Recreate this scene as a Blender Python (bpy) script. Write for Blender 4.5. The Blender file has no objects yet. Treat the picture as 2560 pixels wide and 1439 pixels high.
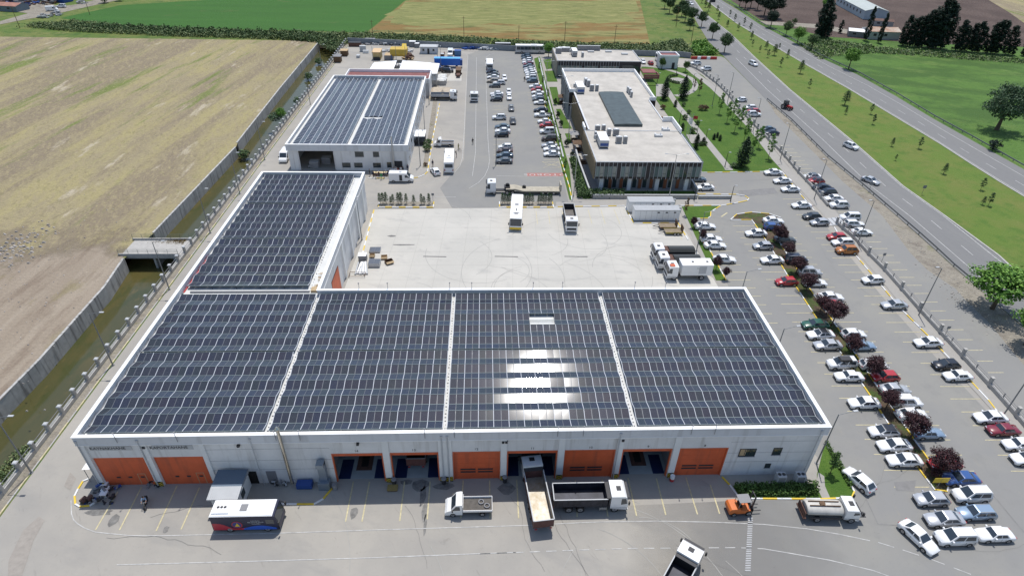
import bpy, math, random
from mathutils import Matrix, Vector
S = bpy.context.scene
C = S.collection
R = math.radians
# ---------------------------------------------------------------- camera, sky, sun, exposure
cd = bpy.data.cameras.new('camera'); cam = bpy.data.objects.new('camera', cd); C.objects.link(cam)
rows = [[0.999069, 0.004008, -0.042965], [-0.037583, 0.570047, -0.820752], [0.021202, 0.821602, 0.569666]]
cam.matrix_world = Matrix([rows[0]+[0.0], rows[1]+[0.0], rows[2]+[65.0], [0, 0, 0, 1]])
cd.sensor_width = 36; cd.lens = 21.5574; cd.clip_end = 3000; cd.clip_start = 1
S.camera = cam
SUN_EL, SUN_AZ = 70.7, 14.0            # azimuth from +Y towards +X
W = bpy.data.worlds.new('World'); S.world = W; W.use_nodes = True
wn = W.node_tree; bg = wn.nodes['Background']
sky = wn.nodes.new('ShaderNodeTexSky'); sky.sky_type = 'NISHITA'; sky.sun_disc = False
sky.sun_elevation = R(SUN_EL); sky.sun_rotation = R(SUN_AZ); sky.air_density = 1.1; sky.dust_density = 1.0
wn.links.new(sky.outputs[0], bg.inputs[0]); bg.inputs[1].default_value = 0.15
sl = bpy.data.lights.new('sun', 'SUN'); sun = bpy.data.objects.new('sun', sl); C.objects.link(sun)
sl.energy = 4.3; sl.angle = R(0.5); sl.color = (1.0, 0.97, 0.92)
sd = Vector((math.sin(R(SUN_AZ))*math.cos(R(SUN_EL)), math.cos(R(SUN_AZ))*math.cos(R(SUN_EL)), math.sin(R(SUN_EL))))
sun.rotation_euler = sd.to_track_quat('Z', 'Y').to_euler(); sun.location = (0, 0, 200)
S.view_settings.view_transform = 'Standard'; S.view_settings.look = 'None'
S.view_settings.exposure = -0.15; S.view_settings.gamma = 1.0
rnd = random.Random(7)

# ---------------------------------------------------------------- materials
def nodes(m): m.use_nodes = True; return m.node_tree.nodes, m.node_tree.links, m.node_tree.nodes['Principled BSDF']
def mat(name, col, rough=.75, metal=0.0, spec=.5, v=0.0, sc=1.0, bump=0.0, col2=None, isl=0.0, coat=0.0):
    """plain colour broken up by two octaves of noise in object space"""
    m = bpy.data.materials.new(name); n, l, b = nodes(m)
    b.inputs['Base Color'].default_value = (*col, 1); b.inputs['Roughness'].default_value = rough
    b.inputs['Metallic'].default_value = metal; b.inputs['Specular IOR Level'].default_value = spec
    b.inputs['Coat Weight'].default_value = coat
    m.diffuse_color = (*col, 1)
    if v or col2 or isl:
        g = n.new('ShaderNodeNewGeometry'); t = n.new('ShaderNodeTexNoise'); t.inputs['Scale'].default_value = sc
        t.inputs['Detail'].default_value = 6; t.inputs['Roughness'].default_value = .65
        l.new(g.outputs['Position'], t.inputs['Vector'])
        r = n.new('ShaderNodeMapRange'); r.inputs['From Min'].default_value = .3; r.inputs['From Max'].default_value = .7
        src = t.outputs['Fac']
        if isl:
            a = n.new('ShaderNodeMath'); a.operation = 'MULTIPLY_ADD'; a.inputs[1].default_value = isl
            s_ = n.new('ShaderNodeMath'); s_.operation = 'SUBTRACT'; s_.inputs[1].default_value = isl/2
            l.new(g.outputs['Random Per Island'], a.inputs[0]); l.new(t.outputs['Fac'], s_.inputs[0])
            l.new(s_.outputs[0], a.inputs[2]); src = a.outputs[0]
        l.new(src, r.inputs['Value'])
        mx = n.new('ShaderNodeMix'); mx.data_type = 'RGBA'
        c2 = col2 if col2 else tuple(x*(1-v) for x in col)
        c1 = col if col2 else tuple(min(1, x*(1+v)) for x in col)
        mx.inputs['A'].default_value = (*c2, 1); mx.inputs['B'].default_value = (*c1, 1)
        l.new(r.outputs[0], mx.inputs['Factor']); l.new(mx.outputs['Result'], b.inputs['Base Color'])
        if bump:
            bp = n.new('ShaderNodeBump'); bp.inputs['Strength'].default_value = bump; bp.inputs['Distance'].default_value = .15
            l.new(t.outputs['Fac'], bp.inputs['Height']); l.new(bp.outputs[0], b.inputs['Normal'])
    return m
def ground(name, layers, base, rough=.9, bump=0.0, bsc=3.0):
    """layers: (colour, noise scale, (stretch x,y), rotation deg, lo, hi, strength) mixed one over the other"""
    m = bpy.data.materials.new(name); n, l, b = nodes(m); b.inputs['Roughness'].default_value = rough
    b.inputs['Specular IOR Level'].default_value = .25; m.diffuse_color = (*base, 1)
    g = n.new('ShaderNodeNewGeometry'); cur = None
    for i, (col, sc, st, rot, lo, hi, k) in enumerate(layers):
        mp = n.new('ShaderNodeMapping'); mp.vector_type = 'POINT'; mp.inputs['Rotation'].default_value = (0, 0, R(rot))
        m2 = n.new('ShaderNodeMapping'); m2.inputs['Scale'].default_value = (st[0], st[1], 1); m2.inputs['Location'].default_value = (i*37.1, i*11.3, i*5)
        t = n.new('ShaderNodeTexNoise'); t.inputs['Scale'].default_value = sc; t.inputs['Detail'].default_value = 7; t.inputs['Roughness'].default_value = .62
        l.new(g.outputs['Position'], mp.inputs[0]); l.new(mp.outputs[0], m2.inputs[0]); l.new(m2.outputs[0], t.inputs['Vector'])
        r = n.new('ShaderNodeMapRange'); r.inputs['From Min'].default_value = lo; r.inputs['From Max'].default_value = hi; r.inputs['To Max'].default_value = k
        l.new(t.outputs['Fac'], r.inputs['Value'])
        mx = n.new('ShaderNodeMix'); mx.data_type = 'RGBA'; mx.inputs['A'].default_value = (*base, 1)
        if cur: l.new(cur, mx.inputs['A'])
        mx.inputs['B'].default_value = (*col, 1); l.new(r.outputs[0], mx.inputs['Factor']); cur = mx.outputs['Result']
    l.new(cur, b.inputs['Base Color'])
    if bump:
        t = n.new('ShaderNodeTexNoise'); t.inputs['Scale'].default_value = bsc; t.inputs['Detail'].default_value = 8
        l.new(g.outputs['Position'], t.inputs['Vector'])
        bp = n.new('ShaderNodeBump'); bp.inputs['Strength'].default_value = bump; bp.inputs['Distance'].default_value = .4
        l.new(t.outputs['Fac'], bp.inputs['Height']); l.new(bp.outputs[0], b.inputs['Normal'])
    return m

# ---------------------------------------------------------------- mesh builder
class MB:
    def __init__(s): s.v = []; s.f = []; s.m = []; s.sm = []; s.uv = {}
    def add(s, vs, fs, m=0, smooth=False):
        i = len(s.v); s.v += [tuple(p) for p in vs]
        for f in fs: s.f.append([i+k for k in f]); s.m.append(m); s.sm.append(smooth)
        return s
    def quad(s, a, b, c, d, m=0): return s.add([a, b, c, d], [(0, 1, 2, 3)], m)
    def box(s, x0, x1, y0, y1, z0, z1, m=0, rz=0, c=(0, 0, 0)):
        vs = [(x, y, z) for z in (z0, z1) for x, y in ((x0, y0), (x1, y0), (x1, y1), (x0, y1))]
        if rz or c != (0, 0, 0):
            cs, sn = math.cos(rz), math.sin(rz); vs = [(c[0]+x*cs-y*sn, c[1]+x*sn+y*cs, c[2]+z) for x, y, z in vs]
        return s.add(vs, [(3, 2, 1, 0), (4, 5, 6, 7), (0, 1, 5, 4), (1, 2, 6, 5), (2, 3, 7, 6), (3, 0, 4, 7)], m)
    def frus(s, b, t, z0, z1, m=0):
        """b,t = (x0,x1,y0,y1) rectangles"""
        vs = [(b[0], b[2], z0), (b[1], b[2], z0), (b[1], b[3], z0), (b[0], b[3], z0), (t[0], t[2], z1), (t[1], t[2], z1), (t[1], t[3], z1), (t[0], t[3], z1)]
        return s.add(vs, [(3, 2, 1, 0), (4, 5, 6, 7), (0, 1, 5, 4), (1, 2, 6, 5), (2, 3, 7, 6), (3, 0, 4, 7)], m)
    def poly(s, pts, z, m=0):
        a = sum(pts[i][0]*pts[(i+1) % len(pts)][1]-pts[(i+1) % len(pts)][0]*pts[i][1] for i in range(len(pts)))
        if a < 0: pts = pts[::-1]
        return s.add([(x, y, z) for x, y in pts], [tuple(range(len(pts)))], m)
    def prism(s, pts, z0, z1, m=0, top=None, cap=True):
        a = sum(pts[i][0]*pts[(i+1) % len(pts)][1]-pts[(i+1) % len(pts)][0]*pts[i][1] for i in range(len(pts)))
        if a < 0: pts = pts[::-1]
        n = len(pts); vs = [(x, y, z0) for x, y in pts]+[(x, y, z1) for x, y in pts]
        s.add(vs, [(i, (i+1) % n, n+(i+1) % n, n+i) for i in range(n)], m)
        if cap: s.add(vs[n:], [tuple(range(n))], m if top is None else top)
        return s
    def xprism(s, pts, y0, y1, m=0):
        """side profile (x,z) pulled along y"""
        n = len(pts); vs = [(x, y0, z) for x, z in pts]+[(x, y1, z) for x, z in pts]
        return s.add(vs, [(i, (i+1) % n, n+(i+1) % n, n+i) for i in range(n)]+[tuple(range(n))[::-1], tuple(range(n, 2*n))], m)
    def cyl(s, p0, p1, r0, r1=None, n=8, m=0, cap=True, smooth=True):
        r1 = r0 if r1 is None else r1; p0 = Vector(p0); p1 = Vector(p1); d = (p1-p0).normalized()
        a = d.orthogonal().normalized(); b = d.cross(a); vs = []
        for p, r in ((p0, r0), (p1, r1)):
            for i in range(n):
                t = 2*math.pi*i/n; vs.append(p+a*(r*math.cos(t))+b*(r*math.sin(t)))
        s.add(vs, [(i, (i+1) % n, n+(i+1) % n, n+i) for i in range(n)], m, smooth)
        if cap: s.add(vs[:n], [tuple(range(n))[::-1]], m); s.add(vs[n:], [tuple(range(n))], m)
        return s
    def tube(s, pts, r, n=6, m=0):
        for a, b in zip(pts, pts[1:]): s.cyl(a, b, r, r, n, m)
        return s
    def ball(s, c, r, n=8, k=5, m=0, sz=1.0):
        vs = [(c[0], c[1], c[2]+r*sz)]+[(c[0]+r*math.sin(math.pi*j/k)*math.cos(2*math.pi*i/n), c[1]+r*math.sin(math.pi*j/k)*math.sin(2*math.pi*i/n), c[2]+r*sz*math.cos(math.pi*j/k)) for j in range(1, k) for i in range(n)]+[(c[0], c[1], c[2]-r*sz)]
        fs = [(0, 1+i, 1+(i+1) % n) for i in range(n)]
        for j in range(k-2): fs += [(1+j*n+i, 1+(j+1)*n+i, 1+(j+1)*n+(i+1) % n, 1+j*n+(i+1) % n) for i in range(n)]
        e = len(vs)-1; fs += [(e, 1+(k-2)*n+(i+1) % n, 1+(k-2)*n+i) for i in range(n)]
        return s.add(vs, fs, m, True)
    def loft(s, secs, m=0, smooth=True, cap=True):
        n = len(secs[0]); vs = [p for c in secs for p in c]
        fs = [(j*n+i, j*n+(i+1) % n, (j+1)*n+(i+1) % n, (j+1)*n+i) for j in range(len(secs)-1) for i in range(n)]
        s.add(vs, fs, m, smooth)
        if cap: s.add(secs[0], [tuple(range(n))[::-1]], m); s.add(secs[-1], [tuple(range(n))], m)
        return s
    def strip(s, pts, w, z, m=0, dash=None, m2=None):
        """flat ribbon along a polyline; dash=(on,off) metres; m2 alternates with m instead of a gap"""
        if dash:
            segs = []; on, off = dash; pos = 0
            L = [math.dist(a, b) for a, b in zip(pts, pts[1:])]; T = sum(L)
            def at(d):
                for (a, b), q in zip(zip(pts, pts[1:]), L):
                    if d <= q: return (a[0]+(b[0]-a[0])*d/q, a[1]+(b[1]-a[1])*d/q)
                    d -= q
                return pts[-1]
            k = 0
            while pos < T:
                e = min(T, pos+on); segs.append((at(pos), at(e), m)); pos = e
                if m2 is not None:
                    e = min(T, pos+off); segs.append((at(pos), at(e), m2)) if e > pos else None; pos = e
                else: pos += off
            for a, b, mm in segs: s.strip([a, b], w, z, mm)
            return s
        n = len(pts); L = []
        for i in range(n):
            a = pts[max(0, i-1)]; b = pts[min(n-1, i+1)]; d = math.dist(a, b) or 1
            nx, ny = -(b[1]-a[1])/d*w/2, (b[0]-a[0])/d*w/2
            L += [(pts[i][0]+nx, pts[i][1]+ny, z), (pts[i][0]-nx, pts[i][1]-ny, z)]
        return s.add(L, [(2*i+1, 2*i+3, 2*i+2, 2*i) for i in range(n-1)], m)
    def wall(s, pts, w, z0, z1, m=0, m2=None, seg=1.2):
        """upright ribbon with thickness; m2 alternates every seg metres (painted kerbs)"""
        q = []
        for a, b in zip(pts, pts[1:]):
            k = max(1, round(math.dist(a, b)/seg)) if m2 is not None else 1
            q += [(a[0]+(b[0]-a[0])*i/k, a[1]+(b[1]-a[1])*i/k) for i in range(k)]
        q.append(pts[-1])
        n = len(q); L = []
        for i in range(n):
            a = q[max(0, i-1)]; b = q[min(n-1, i+1)]; d = math.dist(a, b) or 1
            nx, ny = -(b[1]-a[1])/d*w/2, (b[0]-a[0])/d*w/2
            x, y = q[i]; L += [(x+nx, y+ny, z0), (x-nx, y-ny, z0), (x-nx, y-ny, z1), (x+nx, y+ny, z1)]
        for i in range(n-1):
            a = 4*i; b = a+4; mm = m if m2 is None or i % 2 == 0 else m2
            s.add([L[k] for k in (a, a+1, a+2, a+3, b, b+1, b+2, b+3)], [(1, 5, 6, 2), (4, 0, 3, 7), (2, 6, 7, 3)]+([(0, 1, 2, 3)] if i == 0 else [])+([(5, 4, 7, 6)] if i == n-2 else []), mm)
        return s
    def mesh(s, name, mats):
        me = bpy.data.meshes.new(name); me.from_pydata(s.v, [], s.f)
        for m in (mats if isinstance(mats, (list, tuple)) else [mats]): me.materials.append(m)
        me.polygons.foreach_set('material_index', s.m); me.polygons.foreach_set('use_smooth', s.sm); me.update(); return me
    def build(s, name, mats, parent=None, loc=None, rz=0):
        return link(name, s.mesh(name, mats), parent, loc, rz)
def link(name, me, parent=None, loc=None, rz=0):
    o = bpy.data.objects.new(name, me); C.objects.link(o)
    if parent: o.parent = parent
    if loc: o.location = loc
    if rz: o.rotation_euler = (0, 0, rz)
    return o
def tag(o, label, cat, group=None, kind=None):
    if label: o['label'] = label
    if cat: o['category'] = cat
    if group: o['group'] = group
    if kind: o['kind'] = kind
    return o
def thing(name, label, cat, loc=(0, 0, 0), rz=0, group=None):
    return tag(link(name, None, None, loc, rz), label, cat, group)
def struct(o): o['kind'] = 'structure'; return o
KIDS = {}
def kids(o):
    return [c for c in o.children]
def copy_tree(o, loc, rz=0, label=None, scale=None, group=None, kd=None):
    def cp(a, par):
        c = a.copy(); C.objects.link(c)
        if par: c.parent = par
        for ch in tree[a.name]: cp(ch, c)
        return c
    tree = {}
    def walk(a): tree[a.name] = list(a.children); [walk(x) for x in a.children]
    walk(o); c = cp(o, None); c.location = loc; c.rotation_euler = (0, 0, rz)
    if label: c['label'] = label
    if group: c['group'] = group
    if scale: c.scale = scale if isinstance(scale, tuple) else (scale,)*3
    return c
def text(body, size, loc, rot, m, name, parent=None, ext=.01, align='CENTER', sp=1.0):
    cu = bpy.data.curves.new(name, 'FONT'); cu.body = body; cu.size = size; cu.align_x = align; cu.align_y = 'CENTER'; cu.extrude = ext; cu.space_character = sp
    t = bpy.data.objects.new('tmp', cu); C.objects.link(t); bpy.context.view_layer.update()
    me = bpy.data.meshes.new_from_object(t.evaluated_get(bpy.context.evaluated_depsgraph_get())); bpy.data.objects.remove(t)
    me.materials.clear(); me.materials.append(m); o = bpy.data.objects.new(name, me); C.objects.link(o); o.location = loc; o.rotation_euler = rot
    if parent: o.parent = parent
    return o
ORD = ['nearest', 'second', 'third', 'fourth', 'fifth', 'sixth', 'seventh', 'eighth', 'ninth', 'tenth', 'eleventh', 'twelfth', 'thirteenth', 'fourteenth', 'fifteenth', 'sixteenth', 'seventeenth', 'eighteenth', 'nineteenth', 'twentieth', 'twenty-first', 'twenty-second', 'twenty-third', 'twenty-fourth', 'twenty-fifth', 'twenty-sixth', 'twenty-seventh', 'twenty-eighth', 'twenty-ninth', 'thirtieth']

ORL = ['leftmost'] + [o+' from the left' for o in ORD[1:]]
def fl(i): return ORL[i]
M = {}
M['white'] = mat('white_paint', (.78, .78, .77), .45, v=.03, sc=2)
M['whitew'] = mat('white_render', (.72, .72, .71), .8, v=.06, sc=.5)
def streaky(m, dark, sc, lo, hi, k):
    n = m.node_tree.nodes; l = m.node_tree.links; bs = n['Principled BSDF']; g = n.new('ShaderNodeNewGeometry')
    mp = n.new('ShaderNodeMapping'); mp.inputs['Scale'].default_value = (1, 1, .07); t = n.new('ShaderNodeTexNoise'); t.inputs['Scale'].default_value = sc; t.inputs['Detail'].default_value = 5
    l.new(g.outputs['Position'], mp.inputs[0]); l.new(mp.outputs[0], t.inputs['Vector']); r = n.new('ShaderNodeMapRange'); r.inputs['From Min'].default_value = lo; r.inputs['From Max'].default_value = hi; r.inputs['To Max'].default_value = k
    l.new(t.outputs['Fac'], r.inputs['Value']); mx = n.new('ShaderNodeMix'); mx.data_type = 'RGBA'; mx.inputs['B'].default_value = (*dark, 1)
    src = bs.inputs['Base Color'].links[0].from_socket; l.new(src, mx.inputs['A']); l.new(r.outputs[0], mx.inputs['Factor']); l.new(mx.outputs['Result'], bs.inputs['Base Color']); return m
M['wallg'] = streaky(mat('wall_render', (.68, .675, .67), .85, v=.09, sc=.35, bump=.05), (.40, .38, .35), 1.4, .54, .7, .5)
M['fascia'] = streaky(mat('fascia_panel', (.60, .61, .63), .7, v=.06, sc=.3), (.42, .42, .42), 1.1, .55, .7, .5)
M['coping'] = mat('coping_white', (.85, .85, .85), .5)
M['roofm'] = mat('roof_membrane', (.62, .62, .60), .8, v=.08, sc=.8)
M['orange'] = streaky(mat('door_orange', (.60, .112, .038), .55, v=.1, sc=.7), (.25, .07, .04), 1.2, .52, .7, .5)
M['orange2'] = mat('door_frame_orange', (.56, .12, .045), .5)
M['louvre'] = mat('tan_louvre', (.30, .24, .16), .8, v=.15, sc=3)
M['dark'] = mat('dark_grey', (.03, .03, .035), .6)
M['black'] = mat('rubber_black', (.012, .012, .012), .7)
M['blackp'] = mat('black_plastic', (.02, .02, .022), .5)
M['grey'] = mat('mid_grey', (.22, .22, .23), .6)
M['lgrey'] = mat('light_grey', (.45, .46, .47), .55, v=.05)
M['steel'] = mat('galvanised_steel', (.45, .46, .47), .4, .8)
M['pole'] = mat('lamp_pole_steel', (.22, .23, .24), .5, .5)
M['glass'] = mat('car_glass', (.032, .044, .058), .09, spec=.9)
M['wglass'] = mat('window_glass', (.03, .045, .05), .08, spec=.8)
M['yellow'] = mat('yellow_paint', (.72, .50, .04), .6, v=.1, sc=3)
M['yline'] = mat('yellow_line', (.52, .46, .28), .8, v=.25, sc=2.5)
M['wline'] = mat('white_line', (.46, .455, .44), .85, v=.3, sc=1.2)
M['red'] = mat('red_paint', (.45, .03, .03), .45)
M['blue'] = mat('blue_paint', (.02, .07, .27), .45)
M['brown'] = mat('brown_wood', (.13, .075, .04), .8, v=.3, sc=2)
M['woodl'] = mat('pale_wood', (.45, .33, .19), .8, v=.2, sc=3)
M['conc'] = mat('concrete', (.40, .385, .36), .9, v=.14, sc=1.2, bump=.1)
M['concd'] = mat('concrete_canal', (.43, .42, .40), .9, v=.2, sc=.8, bump=.1)
M['rust'] = mat('rusty_steel', (.11, .055, .04), .8, v=.4, sc=1.5)
M['maroonroof'] = mat('red_roof_coating', (.22, .085, .08), .85, v=.2, sc=.5)
M['tail'] = mat('tail_light', (.35, .01, .01), .3)
M['head'] = mat('head_light', (.6, .62, .65), .15, spec=.9)
M['rim'] = mat('wheel_rim', (.4, .4, .41), .35, .6)
# ---------------------------------------------------------------- the ground
G = {}
G['dry'] = ground('dry_field', [((0.323, 0.276, 0.137), .18, (1, .25), 4, .42, .58, .95), ((0.217, 0.175, 0.123), .05, (1.9, .16), 5, .46, .56, .9), ((0.3, 0.249, 0.152), .5, (1.4, .35), -25, .5, .62, .7),
    ((0.134, 0.175, 0.0391), .10, (1.6, .2), 6, .56, .66, .9), ((0.422, 0.366, 0.274), .16, (1.2, .3), 0, .61, .68, .95), ((0.15, 0.122, 0.0783), 1.3, (1, .5), 0, .52, .7, .5), ((0.378, 0.329, 0.166), 2.2, (1, .3), 5, .53, .66, .6), ((0.166, 0.159, 0.0636), .6, (1.3, .4), -20, .58, .68, .4)], (0.284, 0.239, 0.146), bump=.9, bsc=1.4)
G['dirt'] = ground('bare_dirt', [((0.329, 0.275, 0.214), .15, (2.2, .18), 2, .42, .6, .8), ((0.201, 0.155, 0.116), .35, (1.5, .3), 3, .5, .66, .8), ((0.424, 0.37, 0.298), 1.8, (1, 1), 0, .62, .7, .5), ((0.212, 0.18, 0.0837), .2, (1, .4), 6, .6, .7, .5)], (0.276, 0.225, 0.172), bump=.7, bsc=1.6)
G['grass'] = ground('garden_lawn', [((0.0998, 0.167, 0.0264), .25, (1, 1), 0, .4, .65, .7), ((0.147, 0.161, 0.044), .1, (1, 1), 0, .58, .72, .6), ((0.042, 0.108, 0.0132), 2.2, (1, 1), 0, .45, .7, .55)], (0.063, 0.129, 0.0194), bump=.6, bsc=5)
G['median'] = ground('median_grass', [((0.151, 0.172, 0.0429), .12, (1, 1), 0, .42, .62, .85), ((0.0683, 0.139, 0.0215), .3, (1, 1), 0, .5, .68, .7), ((0.195, 0.199, 0.0686), .8, (1, 1), 0, .6, .72, .5)], (0.112, 0.172, 0.0309), bump=.6, bsc=3)
G['meadow'] = ground('meadow', [((0.0537, 0.11, 0.0227), .04, (1, 1.8), 20, .44, .56, .9), ((0.14, 0.207, 0.052), .07, (1, 2.2), 25, .55, .68, .7), ((0.0391, 0.0971, 0.0189), .5, (1, 1), 0, .5, .7, .6)], (0.0872, 0.168, 0.0321), bump=1, bsc=1.5)
G['crop'] = ground('green_crop', [((0.0317, 0.0983, 0.0158), .04, (.4, 3), 0, .4, .6, .7), ((0.0545, 0.14, 0.0248), 1.2, (.3, 3), 0, .45, .65, .5), ((0.129, 0.13, 0.0495), .035, (1, 3), -5, .62, .72, .7)], (0.0396, 0.12, 0.0178), bump=.5, bsc=2)
G['wheat'] = ground('wheat_field', [((.23, .215, .08), .05, (.6, 2.2), 0, .46, .54, .95), ((.085, .11, .03), .10, (.5, 2.5), 2, .55, .63, .9), ((.07, .075, .025), .3, (.4, 3), 0, .58, .65, .9), ((.23, .17, .075), .5, (.3, 3), 0, .5, .7, .5)], (.20, .125, .04), bump=.7, bsc=1)
G['plough'] = ground('ploughed_soil', [((.13, .095, .08), .9, (1, 1), 0, .45, .62, .8), ((.06, .04, .034), .06, (1, 1), 0, .4, .6, .7), ((.19, .155, .135), 1.6, (1, 1), 0, .58, .68, .7)], (.09, .062, .052), bump=1, bsc=1.2)
G['road'] = ground('highway_asphalt', [((0.211, 0.209, 0.203), .05, (6, .3), -8, .4, .6, .6), ((0.168, 0.167, 0.166), 1.5, (1, 1), 0, .5, .7, .4)], (0.19, 0.188, 0.186), rough=.85)
G['lot'] = ground('car_park_asphalt', [((0.277, 0.267, 0.239), .08, (1, 1), 0, .45, .65, .7), ((0.212, 0.208, 0.199), .3, (1, 1), 0, .55, .7, .45), ((0.282, 0.263, 0.217), .5, (1.5, .5), 0, .62, .75, .6), ((0.16, 0.158, 0.147), 3, (1, 1), 0, .6, .75, .4)], (0.24, 0.236, 0.226), rough=.88)
G['apron'] = ground('worn_apron_concrete', [((0.383, 0.357, 0.314), .07, (1, .8), 0, .42, .62, .85), ((0.282, 0.27, 0.251), .16, (.8, 1.8), 20, .54, .68, .6), ((0.201, 0.188, 0.174), .5, (3, .4), -35, .62, .7, .4), ((0.272, 0.248, 0.222), 2.2, (1, 1), 0, .58, .72, .4), ((0.201, 0.188, 0.169), .45, (1, 1), 0, .66, .74, .45)], (0.318, 0.3, 0.272), rough=.9)
G['yard'] = ground('pale_yard_concrete', [((0.515, 0.493, 0.448), .08, (1, 1), 0, .42, .6, .8), ((0.37, 0.358, 0.336), .2, (1, 2), 15, .55, .68, .55), ((0.314, 0.297, 0.269), .7, (1, 1.5), 40, .64, .72, .5), ((0.538, 0.51, 0.459), 2, (1, 1), 0, .55, .7, .4)], (0.459, 0.442, 0.403), rough=.9)
G['pave'] = ground('paving', [((.36, .34, .31), .4, (1, 1), 0, .42, .62, .7), ((.26, .25, .235), 2, (1, 1), 0, .55, .7, .5)], (.33, .315, .29))
G['verge'] = ground('gravel_verge', [((.30, .27, .22), .8, (1, 1), 0, .42, .6, .9), ((.17, .145, .12), .3, (1, 1), 0, .5, .66, .8), ((.42, .39, .34), 2.6, (1, 1), 0, .6, .68, .7), ((.16, .17, .06), .25, (1, 1), 0, .6, .7, .5)], (.26, .235, .195), bump=.9, bsc=2)
G['rough'] = ground('rough_grass', [((0.168, 0.176, 0.054), .1, (1, 1), 0, .42, .62, .8), ((0.0495, 0.103, 0.0225), .25, (1, 1), 0, .5, .66, .8), ((0.257, 0.228, 0.108), .3, (1, 1), 0, .6, .7, .6)], (0.099, 0.151, 0.0315), bump=.8, bsc=1.2)
def water_mat():
    m = ground('canal_water', [((.095, .08, .028), .12, (1, .35), 0, .45, .6, .9), ((.05, .06, .02), .3, (1, .5), 8, .5, .62, .7), ((.17, .12, .04), .5, (1, .4), 0, .62, .7, .4)], (.07, .068, .026), rough=.1)
    b = m.node_tree.nodes['Principled BSDF']; b.inputs['Specular IOR Level'].default_value = .5
    t = m.node_tree.nodes.new('ShaderNodeTexNoise'); t.inputs['Scale'].default_value = .5
    bp = m.node_tree.nodes.new('ShaderNodeBump'); bp.inputs['Strength'].default_value = .06
    m.node_tree.links.new(t.outputs[0], bp.inputs['Height']); m.node_tree.links.new(bp.outputs[0], b.inputs['Normal']); return m
G['water'] = water_mat()
def sheet(name, polys, z, m):
    b = MB()
    for p in polys: b.poly(p, z)
    return struct(b.build(name, m))
# canal: left wall line, from near to far
CL = [(-69.6, 5), (-69.78,65.89), (-69.16,74.6), (-69.19,85.52), (-69.18,94.49), (-70.34,104.23), (-69.04,114.29), (-67.49,161.06)]
CL2 = [(-68.09,164.22), (-69.74,213.14), (-70.95,278.53)]
CR = -60.0
YE = 281.0
lp = CL+CL2
b = MB(); b.poly([(-600, 5)]+lp+[(-70.5, YE), (-600, YE)], 0)
struct(b.build('field_ground', G['dry']))
b = MB(); b.poly([(CR, -60), (600, -60), (600, YE), (CR, YE)], 0); b.poly([(-600, YE), (600, YE), (600, 1100), (-600, 1100)], 0); b.poly([(-600, 5), (-600, -60), (CR, -60), (CR, 5)], 0)
struct(b.build('ground', G['rough']))
sheet('canal_water', [[(-72, 5), (CR, 5), (CR, YE), (-72, YE)]], -3.0, G['water'])
# overlays far and near (z in steps)
def fade(m, y0, y1):
    n = m.node_tree.nodes; l = m.node_tree.links; b = n['Principled BSDF']; g = n.new('ShaderNodeNewGeometry'); sp = n.new('ShaderNodeSeparateXYZ'); l.new(g.outputs['Position'], sp.inputs[0])
    t = n.new('ShaderNodeTexNoise'); t.inputs['Scale'].default_value = .06; t.inputs['Detail'].default_value = 8; t.inputs['Roughness'].default_value = .7; l.new(g.outputs['Position'], t.inputs['Vector'])
    a = n.new('ShaderNodeMath'); a.operation = 'MULTIPLY_ADD'; a.inputs[1].default_value = 60; l.new(t.outputs['Fac'], a.inputs[0]); l.new(sp.outputs['Y'], a.inputs[2])
    r = n.new('ShaderNodeMapRange'); r.inputs['From Min'].default_value = y0+30; r.inputs['From Max'].default_value = y1+30; r.inputs['To Min'].default_value = 1; r.inputs['To Max'].default_value = 0
    l.new(a.outputs[0], r.inputs['Value']); l.new(r.outputs[0], b.inputs['Alpha'])
fade(G['dirt'], 104, 116)
sheet('bare_ground', [[(-600, 5), (-69.9, 5)]+[(-69.73,65.81), (-69.31,74.23), (-69.35,85.08), (-69.47,94.36), (-70.22,102.2), (-72.9,112.96), (-71.2, 135), (-300, 150)]], .03, G['dirt'])
sheet('crop_field', [[(-200.43,318.41), (-188.21,350.86), (-150.49,369.82), (-230, 620), (40, 620), (-44.69,376.64), (-53.9,297.54), (-93.07,299.94), (-141.24,300.16), (-176.73,307.79)]], .04, G['crop'])
sheet('wheat_field', [[(-44.12,375.48), (42, 430), (160, 430), (91.15,388.4), (73.17,282), (33.51,285.71), (-11.09,292.25), (-53.36,297.57)]], .05, G['wheat'])
G['barley'] = ground('yellow_green_crop', [((.15, .17, .05), .2, (.35, 2.5), 3, .42, .6, .9), ((.30, .28, .11), .25, (.4, 3), -4, .5, .62, .8), ((.055, .07, .02), .35, (.4, 2.6), 8, .58, .66, .9)], (.20, .20, .07), bump=1, bsc=1)
sheet('lodged_crop', [[(-44.19,371.9), (-2.55,380.29), (88.21,385.64), (83.69,355.13), (74.45,350.17), (77.24,332.27), (57.35,323.41), (44.13,329.98), (32.91,318.18), (15.33,318.81), (3.65,321.64), (-6.03,313.87), (-21.58,318.14), (-32.61,312.14), (-45.66,318.32), (-45.52,333.25), (-50.98,336.77), (-44.82,353.78)]], .062, G['barley'])
sheet('far_field', [[(-40, 432), (160, 432), (160, 560), (-100, 560)]], .06, G['plough'])
sheet('dirt_road', [[(-218.4,303.35), (-214.19,313.88), (-208.69,323.31), (-203.25,341.26), (-195.34,365.9), (-190, 560), (-205, 560), (-207.33,364.85), (-210.46,351.18), (-215.32,345.47), (-229.9,357.22), (-240.16,357.46), (-228.37,331.33), (-220.77,328.06), (-222.45,309.83)]], .07, G['verge'])
sheet('meadow', [[(144.8,395.63), (150, 600), (600, 600), (600, 60), (143.81,146.94), (142.31,171.49), (143.57,235.35), (140.17,290.82), (138.34,323.25)]], .03, G['meadow'])
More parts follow.
